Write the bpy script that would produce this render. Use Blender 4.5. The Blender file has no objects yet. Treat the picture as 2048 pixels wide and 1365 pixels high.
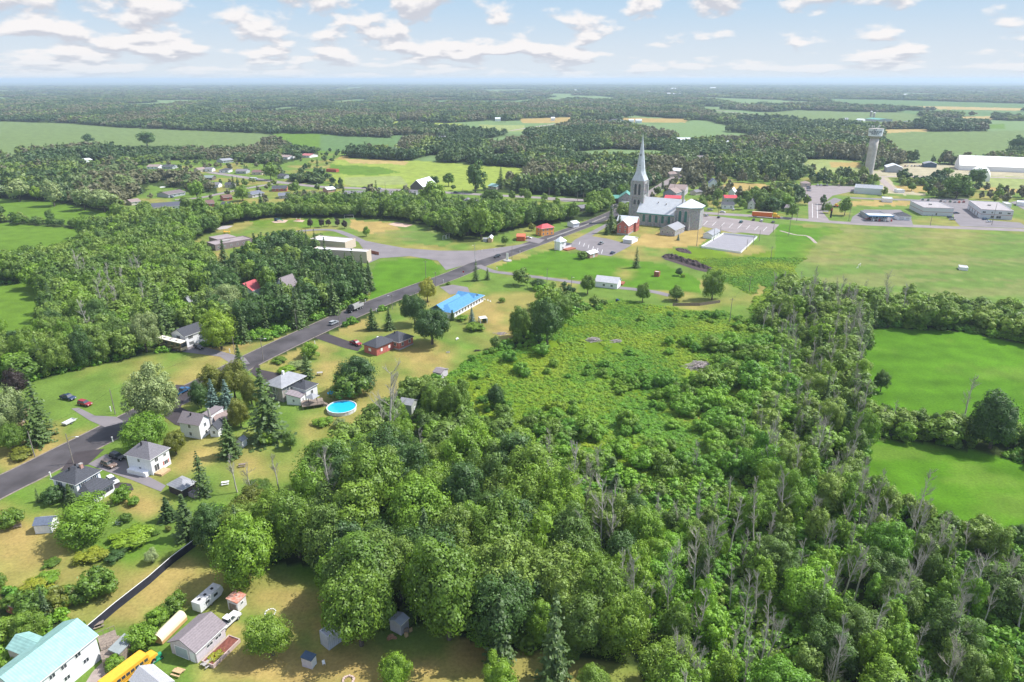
import bpy, bmesh, math, random
import numpy as np
from mathutils import Vector, Matrix

# ------------------------------------------------------------------ camera, light, exposure
SC = bpy.context.scene
CAMH = 100.0; FPX = 1365.0
PITCH = math.atan((682.5-159)/FPX)
cd = bpy.data.cameras.new('camera'); cam = bpy.data.objects.new('camera', cd)
SC.collection.objects.link(cam); SC.camera = cam
cam.location = (0, 0, CAMH); cam.rotation_euler = (math.pi/2-PITCH, 0, 0)
cd.sensor_width = 36; cd.lens = 24; cd.clip_start = 1; cd.clip_end = 90000
SUN_AZ = math.radians(77); SUN_EL = math.radians(52)      # azimuth clockwise from +Y
sd = bpy.data.lights.new('sun', 'SUN'); so = bpy.data.objects.new('sun', sd); SC.collection.objects.link(so)
sd.energy = 4.3; sd.angle = math.radians(0.6); sd.color = (1, 0.965, 0.91)
sv = Vector((math.sin(SUN_AZ)*math.cos(SUN_EL), math.cos(SUN_AZ)*math.cos(SUN_EL), math.sin(SUN_EL)))
so.rotation_euler = sv.to_track_quat('Z', 'Y').to_euler(); so.location = (200, 100, 400)
SC.view_settings.view_transform = 'Standard'; SC.view_settings.look = 'None'
SC.view_settings.exposure = 0.63; SC.view_settings.gamma = 1
SC.render.engine = 'CYCLES'
SC.cycles.max_bounces = 5; SC.cycles.diffuse_bounces = 3; SC.cycles.glossy_bounces = 2
SC.cycles.transparent_max_bounces = 4; SC.cycles.volume_bounces = 0; SC.cycles.use_denoising = True; SC.cycles.denoiser = 'OPENIMAGEDENOISE'; SC.cycles.denoising_input_passes = 'RGB_ALBEDO_NORMAL'
SC.cycles.sample_clamp_indirect = 6

def build_world():
    w = bpy.data.worlds.new('World'); SC.world = w; w.use_nodes = True
    nt = w.node_tree; N = nt.nodes; L = nt.links; N.clear()
    def nd(t, **k):
        n = N.new(t)
        for a, b in k.items(): setattr(n, a, b)
        return n
    def math_(op, a, b=None, c=None, clamp=False):
        n = nd('ShaderNodeMath', operation=op); n.use_clamp = clamp
        for i, v in enumerate((a, b, c)):
            if v is None: continue
            if hasattr(v, 'links'): L.new(v, n.inputs[i])
            else: n.inputs[i].default_value = v
        return n.outputs[0]
    out = nd('ShaderNodeOutputWorld'); bg = nd('ShaderNodeBackground')
    sky = nd('ShaderNodeTexSky', sky_type='NISHITA'); sky.sun_disc = False
    sky.sun_elevation = SUN_EL; sky.sun_rotation = SUN_AZ; sky.altitude = 100
    sky.air_density = 1.0; sky.dust_density = 0.6; sky.ozone_density = 2.0
    tc = nd('ShaderNodeTexCoord'); sp = nd('ShaderNodeSeparateXYZ'); L.new(tc.outputs['Generated'], sp.inputs[0])
    x, y, z = sp.outputs
    def dens(dz):
        zz = math_('MAXIMUM', math_('ADD', z, dz), 0.0)
        cb = nd('ShaderNodeCombineXYZ')
        L.new(math_('MULTIPLY', x, 8.5), cb.inputs[0])
        L.new(math_('MULTIPLY', math_('LOGARITHM', math_('ADD', zz, 0.03), 2.718), 1.75), cb.inputs[1])
        n1 = nd('ShaderNodeTexNoise'); n1.noise_dimensions = '3D'
        n1.inputs['Scale'].default_value = 1.6; n1.inputs['Detail'].default_value = 7; n1.inputs['Roughness'].default_value = 0.5
        mp = nd('ShaderNodeVectorMath', operation='ADD'); mp.inputs[1].default_value = (13.4, 7.0, 3.7)
        L.new(cb.outputs[0], mp.inputs[0]); L.new(mp.outputs[0], n1.inputs['Vector'])
        return math_('ADD', n1.outputs['Fac'], math_('MULTIPLY', x, -0.09))   # more cloud to the west
    d0 = dens(0.0); d1 = dens(0.008)
    cov = nd('ShaderNodeMapRange'); cov.interpolation_type = 'SMOOTHSTEP'
    L.new(d0, cov.inputs[0]); cov.inputs[1].default_value = 0.47; cov.inputs[2].default_value = 0.575
    fall = nd('ShaderNodeMapRange'); L.new(z, fall.inputs[0]); fall.inputs[1].default_value = 0.002; fall.inputs[2].default_value = 0.03
    fall.inputs[3].default_value = 0.35
    covf = math_('MULTIPLY', cov.outputs[0], fall.outputs[0])
    shd = nd('ShaderNodeMapRange'); L.new(math_('SUBTRACT', d1, d0), shd.inputs[0])
    shd.inputs[1].default_value = -0.03; shd.inputs[2].default_value = 0.045
    cc = nd('ShaderNodeMixRGB'); cc.inputs[1].default_value = (7.3, 7.1, 7.1, 1); cc.inputs[2].default_value = (4.8, 4.95, 5.5, 1)
    L.new(shd.outputs[0], cc.inputs[0])
    # clear sky: physical sky lifted towards the pale summer haze near the horizon
    hz = nd('ShaderNodeMapRange'); hz.interpolation_type = 'SMOOTHSTEP'
    L.new(z, hz.inputs[0]); hz.inputs[1].default_value = 0.0; hz.inputs[2].default_value = 0.13
    hcol = nd('ShaderNodeMixRGB'); hcol.inputs[1].default_value = (5.7, 6.2, 6.7, 1); hcol.inputs[2].default_value = (3.5, 5.1, 6.7, 1)
    L.new(hz.outputs[0], hcol.inputs[0])
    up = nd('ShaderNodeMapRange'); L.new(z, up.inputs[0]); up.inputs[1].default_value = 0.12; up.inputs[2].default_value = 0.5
    base = nd('ShaderNodeMixRGB'); L.new(up.outputs[0], base.inputs[0]); L.new(hcol.outputs[0], base.inputs[1]); gn = nd('ShaderNodeVectorMath', operation='SCALE'); L.new(sky.outputs[0], gn.inputs[0]); gn.inputs['Scale'].default_value = 2.2; L.new(gn.outputs[0], base.inputs[2])  # upper sky, above the view, scaled brighter than physical to lift the shadows
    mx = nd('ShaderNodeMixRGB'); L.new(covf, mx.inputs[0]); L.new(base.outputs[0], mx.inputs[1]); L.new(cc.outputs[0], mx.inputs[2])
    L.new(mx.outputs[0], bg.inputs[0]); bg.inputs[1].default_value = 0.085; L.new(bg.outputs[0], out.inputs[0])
build_world()

# ------------------------------------------------------------------ geometry of the place
_c, _s = math.cos(PITCH), math.sin(PITCH)
def P(x, y, z=0.0):
    """ground (or height z) point seen at photo position x, y"""
    u = (x-1024)/FPX; v = (y-682.5)/FPX
    t = (z-CAMH)/(-_s-v*_c)
    return Vector((u*t, (_c-v*_s)*t, z))
def HT(x, yb, yt):
    p = P(x, yb); v = (yt-682.5)/FPX
    return CAMH + p.y*(-_s-v*_c)/(_c-v*_s)
def MPX(y):   # metres per photo pixel on the ground row y
    p = P(1024, y); return (p.y*_c+CAMH*_s)/FPX
def W2P(X, Y):
    dep = Y*_c + CAMH*_s
    return 1024+FPX*X/dep, 682.5 + FPX*(CAMH*_c - Y*_s)/dep

def _hash(ix, iy, seed):
    h = (ix*374761393 + iy*668265263 + seed*974711).astype(np.int64) & 0xffffffff
    h = ((h ^ (h >> 13))*1274126177) & 0xffffffff
    return ((h ^ (h >> 16)) & 0xffff)/65535.0
def vnoise(x, y, seed=0):
    ix = np.floor(x).astype(np.int64); iy = np.floor(y).astype(np.int64)
    fx = x-ix; fy = y-iy; fx = fx*fx*(3-2*fx); fy = fy*fy*(3-2*fy)
    a = _hash(ix, iy, seed); b = _hash(ix+1, iy, seed); c = _hash(ix, iy+1, seed); d = _hash(ix+1, iy+1, seed)
    return (a*(1-fx)+b*fx)*(1-fy)+(c*(1-fx)+d*fx)*fy
def fbm(x, y, seed=0, o=4):
    r = 0; a = 0.5; t = 0
    for i in range(o):
        r = r+a*vnoise(x, y, seed+i*17); t += a; a *= 0.5; x = x*2.03+5.1; y = y*2.03+1.7
    return r/t

# ------------------------------------------------------------------ object helpers
COL = SC.collection
def thing(name, label, cat, loc=(0, 0, 0), rot=0.0, group=None):
    o = bpy.data.objects.new(name, None); COL.objects.link(o); o.empty_display_size = 0.5
    o.location = loc; o.rotation_euler = (0, 0, rot); o['label'] = label; o['category'] = cat
    if group: o['group'] = group
    return o
def tag(o, label, cat, group=None):
    o['label'] = label; o['category'] = cat
    if group: o['group'] = group
    return o
def mk(name, me, parent=None, mat=None, loc=None):
    o = bpy.data.objects.new(name, me); COL.objects.link(o)
    if parent is not None: o.parent = parent
    if mat is not None and not me.materials: me.materials.append(mat)
    if loc is not None: o.location = loc
    return o
def dup(root, loc, rot=0.0, scale=None, label=None, group=None):
    r = root.copy(); COL.objects.link(r); r.location = loc; r.rotation_euler = (0, 0, rot)
    if scale: r.scale = scale
    if label: r['label'] = label
    if group: r['group'] = group
    for ch in list(root.children):
        c = ch.copy(); COL.objects.link(c); c.parent = r
        for g in list(ch.children):
            e = g.copy(); COL.objects.link(e); e.parent = c
    return r
class MB:
    def __init__(s): s.v = []; s.f = []
    def add(s, vs, fs):
        n = len(s.v); s.v += [tuple(a) for a in vs]; s.f += [tuple(i+n for i in f) for f in fs]; return s
    def box(s, x0, y0, z0, x1, y1, z1):
        return s.add([(x0, y0, z0), (x1, y0, z0), (x1, y1, z0), (x0, y1, z0), (x0, y0, z1), (x1, y0, z1), (x1, y1, z1), (x0, y1, z1)],
                     [(0, 3, 2, 1), (4, 5, 6, 7), (0, 1, 5, 4), (1, 2, 6, 5), (2, 3, 7, 6), (3, 0, 4, 7)])
    def cbox(s, x, y, z, a, b, c): return s.box(x-a/2, y-b/2, z, x+a/2, y+b/2, z+c)
    def tube(s, p, q, r0, r1=None, n=6, caps=True):
        p = Vector(p); q = Vector(q); r1 = r0 if r1 is None else r1
        d = (q-p); d = d.normalized() if d.length > 1e-6 else Vector((0, 0, 1))
        a = d.orthogonal().normalized(); b = d.cross(a)
        vs = []
        for c, r in ((p, r0), (q, r1)):
            for i in range(n):
                t = 2*math.pi*i/n; vs.append(c+a*math.cos(t)*r+b*math.sin(t)*r)
        fs = [(i, (i+1) % n, n+(i+1) % n, n+i) for i in range(n)]
        if caps: fs += [tuple(range(n))[::-1], tuple(range(n, 2*n))]
        return s.add(vs, fs)
    def lathe(s, prof, n=24, x=0, y=0, close=True):
        vs = []; 
        for r, z in prof:
            for i in range(n):
                t = 2*math.pi*i/n; vs.append((x+r*math.cos(t), y+r*math.sin(t), z))
        fs = []
        for k in range(len(prof)-1):
            for i in range(n):
                j = (i+1) % n; fs.append((k*n+i, k*n+j, (k+1)*n+j, (k+1)*n+i))
        if close:
            fs.append(tuple(range(n))[::-1]); m = (len(prof)-1)*n; fs.append(tuple(range(m, m+n)))
        return s.add(vs, fs)
    def prism(s, poly, z0, z1):
        n = len(poly); vs = [(p[0], p[1], z0) for p in poly]+[(p[0], p[1], z1) for p in poly]
        fs = [tuple(range(n))[::-1], tuple(range(n, 2*n))]+[(i, (i+1) % n, n+(i+1) % n, n+i) for i in range(n)]
        return s.add(vs, fs)
    def extr(s, prof, y0, y1):
        """closed x,z profile swept along y"""
        n = len(prof); vs = [(p[0], y0, p[1]) for p in prof]+[(p[0], y1, p[1]) for p in prof]
        fs = [tuple(range(n)), tuple(range(n, 2*n))[::-1]]+[((i+1) % n, i, n+i, n+(i+1) % n) for i in range(n)]
        return s.add(vs, fs)
    def mesh(s, name, mat=None, smooth=False):
        me = bpy.data.meshes.new(name); me.from_pydata(s.v, [], s.f); me.update()
        if smooth: me.polygons.foreach_set('use_smooth', [True]*len(me.polygons))
        if mat: me.materials.append(mat)
        return me
    def build(s, name, mat, parent=None, smooth=False):
        return mk(name, s.mesh(name, mat, smooth), parent)
def quads_mesh(name, V, mat):
    """V: (n,4,3) array of quads"""
    n = len(V); me = bpy.data.meshes.new(name)
    me.vertices.add(n*4); me.vertices.foreach_set('co', V.reshape(-1).astype(np.float32))
    me.loops.add(n*4); me.loops.foreach_set('vertex_index', np.arange(n*4, dtype=np.int32))
    me.polygons.add(n); me.polygons.foreach_set('loop_start', np.arange(0, n*4, 4, dtype=np.int32))
    me.update(calc_edges=True)
    if mat: me.materials.append(mat)
    return me

# ------------------------------------------------------------------ materials
_M = {}
def mat(name, rgb, rough=0.7, var=0.12, scale=2.0, bump=0.0, metal=0.0, kind='noise', rgb2=None, spec=0.3):
    if name in _M: return _M[name]
    m = bpy.data.materials.new(name); m.use_nodes = True; nt = m.node_tree; N = nt.nodes; L = nt.links
    b = N['Principled BSDF']; b.inputs['Roughness'].default_value = rough; b.inputs['Metallic'].default_value = metal
    b.inputs['Specular IOR Level'].default_value = spec
    tc = N.new('ShaderNodeTexCoord')
    c2 = rgb2 or tuple(c*(1-var) for c in rgb); c1 = tuple(min(1, c*(1+var*0.5)) for c in rgb)
    if kind in ('noise', 'stone', 'metal', 'siding', 'shingle', 'brick', 'rust'):
        nz = N.new('ShaderNodeTexNoise'); nz.inputs['Scale'].default_value = scale; nz.inputs['Detail'].default_value = 5
        L.new(tc.outputs['Object'], nz.inputs['Vector'])
        mx = N.new('ShaderNodeMixRGB'); mx.inputs[1].default_value = (*c2, 1); mx.inputs[2].default_value = (*c1, 1)
        rp = N.new('ShaderNodeMapRange'); rp.inputs[1].default_value = 0.35; rp.inputs[2].default_value = 0.65
        L.new(nz.outputs['Fac'], rp.inputs[0]); L.new(rp.outputs[0], mx.inputs[0]); last = mx.outputs[0]
        if kind == 'stone' or kind == 'brick':
            vo = N.new('ShaderNodeTexVoronoi'); vo.inputs['Scale'].default_value = 1.3 if kind == 'stone' else 3.0
            L.new(tc.outputs['Object'], vo.inputs['Vector'])
            m2 = N.new('ShaderNodeMixRGB'); m2.blend_type = 'MULTIPLY'; m2.inputs[0].default_value = 0.45 if kind == 'stone' else 0.25
            L.new(last, m2.inputs[1]); L.new(vo.outputs['Color'], m2.inputs[2])
            hs = N.new('ShaderNodeHueSaturation'); hs.inputs['Saturation'].default_value = 0.45 if kind == 'stone' else 0.9; hs.inputs['Value'].default_value = 1.25
            L.new(m2.outputs[0], hs.inputs['Color']); last = hs.outputs[0]
        if kind in ('metal', 'siding', 'shingle'):
            wv = N.new('ShaderNodeTexWave'); wv.bands_direction = 'X' if kind == 'metal' else 'Z'
            wv.inputs['Scale'].default_value = {'metal': 0.7, 'siding': 1.6, 'shingle': 1.4}[kind]
            wv.inputs['Distortion'].default_value = 0 if kind != 'shingle' else 2
            L.new(tc.outputs['Object'], wv.inputs['Vector'])
            cr = N.new('ShaderNodeMapRange'); cr.inputs[3].default_value = 0.86; cr.inputs[4].default_value = 1.04
            L.new(wv.outputs['Fac'], cr.inputs[0])
            m2 = N.new('ShaderNodeVectorMath'); m2.operation = 'SCALE'; L.new(last, m2.inputs[0]); L.new(cr.outputs[0], m2.inputs['Scale'])
            last = m2.outputs[0]
        L.new(last, b.inputs['Base Color'])
    else:
        b.inputs['Base Color'].default_value = (*rgb, 1)
    if bump:
        bp = N.new('ShaderNodeBump'); bp.inputs['Strength'].default_value = bump; bp.inputs['Distance'].default_value = 0.2
        L.new(nz.outputs['Fac'], bp.inputs['Height']); L.new(bp.outputs[0], b.inputs['Normal'])
    _M[name] = m; return m
def leafmat(name, rgb, rgb2=None, trans=0.30, patch=90.0, rnd=0.75):
    """foliage: each plant draws its own tint, stands differ from place to place"""
    if name in _M: return _M[name]
    k_ = (1.82, 1.93, 1.2); rgb = tuple(c*q for c, q in zip(rgb, k_)); rgb2 = tuple(c*q for c, q in zip(rgb2, k_)) if rgb2 else None
    m = bpy.data.materials.new(name); m.use_nodes = True; nt = m.node_tree; N = nt.nodes; L = nt.links; N.clear()
    out = N.new('ShaderNodeOutputMaterial'); df = N.new('ShaderNodeBsdfDiffuse'); tr = N.new('ShaderNodeBsdfTranslucent')
    gl = N.new('ShaderNodeBsdfGlossy'); gl.inputs['Roughness'].default_value = 0.55; gl.inputs['Color'].default_value = (0.9, 0.95, 0.9, 1)
    mx = N.new('ShaderNodeMixShader'); mx.inputs[0].default_value = trans; m3 = N.new('ShaderNodeMixShader'); m3.inputs[0].default_value = 0.035
    oi = N.new('ShaderNodeObjectInfo'); ge = N.new('ShaderNodeNewGeometry')
    r2 = rgb2 or (rgb[0]*1.5, rgb[1]*1.3, rgb[2]*1.1)
    nz = N.new('ShaderNodeTexNoise'); nz.inputs['Scale'].default_value = 1.0/patch; nz.inputs['Detail'].default_value = 3
    L.new(oi.outputs['Location'], nz.inputs['Vector'])
    ad = N.new('ShaderNodeMath'); ad.operation = 'MULTIPLY_ADD'; L.new(oi.outputs['Random'], ad.inputs[0]); ad.inputs[1].default_value = rnd
    mr = N.new('ShaderNodeMapRange'); mr.inputs[1].default_value = 0.35; mr.inputs[2].default_value = 0.65; mr.inputs[3].default_value = -0.3; mr.inputs[4].default_value = 0.55
    L.new(nz.outputs['Fac'], mr.inputs[0]); L.new(mr.outputs[0], ad.inputs[2]); ad.use_clamp = True
    c = N.new('ShaderNodeMixRGB'); c.inputs[1].default_value = (*rgb, 1); c.inputs[2].default_value = (*r2, 1); L.new(ad.outputs[0], c.inputs[0])
    n2 = N.new('ShaderNodeTexNoise'); n2.inputs['Scale'].default_value = 0.8; n2.inputs['Detail'].default_value = 3
    L.new(ge.outputs['Position'], n2.inputs['Vector'])
    v = N.new('ShaderNodeMapRange'); v.inputs[1].default_value = 0.3; v.inputs[2].default_value = 0.7; v.inputs[3].default_value = 0.72; v.inputs[4].default_value = 1.3
    L.new(n2.outputs['Fac'], v.inputs[0])
    sc = N.new('ShaderNodeVectorMath'); sc.operation = 'SCALE'; L.new(c.outputs[0], sc.inputs[0]); L.new(v.outputs[0], sc.inputs['Scale'])
    for s in (df, tr): L.new(sc.outputs[0], s.inputs['Color'])
    L.new(df.outputs[0], mx.inputs[1]); L.new(tr.outputs[0], mx.inputs[2]); L.new(mx.outputs[0], m3.inputs[1]); L.new(gl.outputs[0], m3.inputs[2])
    L.new(m3.outputs[0], out.inputs[0]); _M[name] = m; return m

GLASS = mat('window_glass', (0.05, 0.06, 0.07), 0.15, kind='flat', spec=0.6)
WHITE = mat('white_siding', (0.84, 0.84, 0.86), 0.6, 0.08, kind='siding')
TRIM = mat('white_trim', (0.78, 0.78, 0.76), 0.5, 0.05)
SH_DARK = mat('charcoal_shingle', (0.075, 0.078, 0.09), 0.9, 0.25, 3, kind='shingle')
SH_GREY = mat('grey_shingle', (0.20, 0.19, 0.205), 0.9, 0.2, 3, kind='shingle')
SH_MAUVE = mat('mauve_grey_shingle', (0.25, 0.215, 0.225), 0.9, 0.15, 3, kind='shingle')
SH_BROWN = mat('brown_shingle', (0.19, 0.115, 0.10), 0.9, 0.2, 3, kind='shingle')
SH_TAN = mat('tan_shingle', (0.30, 0.23, 0.21), 0.9, 0.15, 3, kind='shingle')
MT_GREY = mat('grey_metal_roof', (0.30, 0.305, 0.325), 0.55, 0.12, 1, kind='metal')
MT_WHITE = mat('white_metal_roof', (0.74, 0.77, 0.8), 0.45, 0.06, 1, kind='metal')
MT_RED = mat('red_metal_roof', (0.55, 0.06, 0.07), 0.5, 0.12, 1, kind='metal')
MT_BLUE = mat('blue_metal_roof', (0.09, 0.27, 0.50), 0.5, 0.12, 1, kind='metal')
MT_TEAL = mat('teal_metal_roof', (0.27, 0.46, 0.42), 0.5, 0.15, 1, kind='metal')
MT_GREEN = mat('green_metal_roof', (0.12, 0.33, 0.26), 0.5, 0.1, 1, kind='metal')
RUST = mat('rusty_metal_roof', (0.38, 0.12, 0.07), 0.8, 0.3, 1.4, kind='noise', rgb2=(0.5, 0.36, 0.3))
BRICK = mat('red_brick', (0.44, 0.10, 0.07), 0.9, 0.25, 4, kind='brick')
BRICK_P = mat('pale_brick', (0.44, 0.24, 0.18), 0.9, 0.2, 4, kind='brick')
STONE = mat('grey_limestone', (0.36, 0.345, 0.33), 0.9, 0.25, 2, kind='stone')
STONE_T = mat('tan_fieldstone', (0.36, 0.30, 0.24), 0.9, 0.3, 2, kind='stone')
ORANGE = mat('orange_stucco', (0.72, 0.30, 0.07), 0.85, 0.15, 2)
WALL_G = mat('grey_siding', (0.40, 0.42, 0.45), 0.7, 0.1, kind='siding')
WALL_B = mat('beige_siding', (0.55, 0.50, 0.42), 0.7, 0.1, kind='siding')
WALL_MV = mat('pale_mauve_siding', (0.6, 0.54, 0.57), 0.7, 0.1, kind='siding')
BARNW = mat('weathered_barn_wood', (0.15, 0.13, 0.12), 0.95, 0.3, 2)
NAVY = mat('dark_blue_steel', (0.06, 0.10, 0.16), 0.6, 0.15, 1)
CONC = mat('concrete', (0.38, 0.36, 0.335), 0.9, 0.15, 0.6)
CONC_D = mat('concrete_shaft', (0.52, 0.48, 0.44), 0.9, 0.18, 0.35)
WOOD = mat('weathered_wood', (0.26, 0.21, 0.17), 0.9, 0.3, 3)
WOOD_R = mat('reddish_stained_wood', (0.33, 0.12, 0.07), 0.85, 0.25, 3)
WOOD_L = mat('pale_fresh_wood', (0.52, 0.36, 0.2), 0.85, 0.2, 3)
POLE = mat('pole_wood', (0.27, 0.235, 0.205), 0.9, 0.25, 3)
STEEL = mat('galvanised_steel', (0.45, 0.46, 0.48), 0.4, 0.1, 3, metal=0.5)
BLACK = mat('black_rubber', (0.02, 0.02, 0.022), 0.8, kind='flat')
BLACKF = mat('black_fence_screen', (0.028, 0.03, 0.045), 0.8, 0.2, 1)
GREEN_P = mat('green_paint', (0.03, 0.30, 0.14), 0.5, 0.1, 3)
YEL = mat('school_bus_yellow', (0.80, 0.42, 0.04), 0.4, 0.06, 2)

# ------------------------------------------------------------------ land use, drawn on the ground plane
# modes: 0 open, 1 wood, 2 village (scattered trees), 3 meadow, 4 scrub
WOOD_, OPEN_, VILL_, MEAD_, SCRUB_ = 1, 0, 2, 3, 4
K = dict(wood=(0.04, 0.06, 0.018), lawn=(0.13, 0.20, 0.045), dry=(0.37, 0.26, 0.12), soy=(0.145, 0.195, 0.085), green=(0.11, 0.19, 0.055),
         teal=(0.11, 0.18, 0.08), yel=(0.25, 0.30, 0.07), tan=(0.40, 0.29, 0.15), mead=(0.13, 0.20, 0.03), bright=(0.078, 0.18, 0.024), sport=(0.125, 0.195, 0.05),
         gravel=(0.40, 0.34, 0.30), lush=(0.09, 0.19, 0.035), soil=(0.06, 0.045, 0.04), pale=(0.26, 0.29, 0.13))
W_, H_ = 2600, 1500
PAINT_EXTRA = [('lawn', 0, [(1400, 426), (1530, 436), (1700, 449), (1700, 457), (1580, 457), (1560, 450)]), ('lush', 3, [(1553, 448), (1602, 452), (1642, 478), (1596, 530), (1566, 575), (1505, 645), (1495, 620), (1545, 560)]),
 ('lawn', 0, [(1660, 398), (1832, 398), (1842, 396), (2048, 412), (2600, 430), (2600, 492), (2048, 471), (1700, 457), (1655, 452)]), ('dry', 0, [(1700, 402), (1820, 402), (1832, 412), (1700, 412)]), ('mead', 4, [(1060, 865), (1150, 905), (1300, 965), (1475, 940), (1495, 1000), (1350, 1045), (1180, 1015), (1080, 940)]),
 ('wood', 1, [(1362, 352), (1400, 328), (1480, 312), (1600, 322), (1625, 345), (1590, 362), (1480, 358), (1445, 350), (1404, 352), (1400, 374), (1372, 372)]), ('wood', 1, [(1500, 392), (1560, 388), (1604, 386), (1604, 400), (1568, 424), (1522, 428), (1512, 412)]),
 ('wood', 1, [(1800, 364), (1885, 361), (1900, 371), (1800, 373)]), ('wood', 1, [(1868, 397), (1890, 384), (1948, 384), (1938, 398)]), ('wood', 1, [(250, 342), (330, 346), (400, 352), (432, 376), (436, 390), (400, 386), (368, 378), (300, 372), (262, 392), (248, 380)]),
 ('wood', 1, [(1640, 380), (1650, 370), (1735, 366), (1700, 374)]), ('wood', 1, [(560, 352), (640, 350), (650, 368), (590, 366)]), ('wood', 1, [(575, 392), (640, 392), (700, 396), (700, 404), (640, 408), (590, 405)]), ('wood', 1, [(1440, 398), (1440, 386), (1428, 380), (1400, 392), (1405, 405)])]
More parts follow.
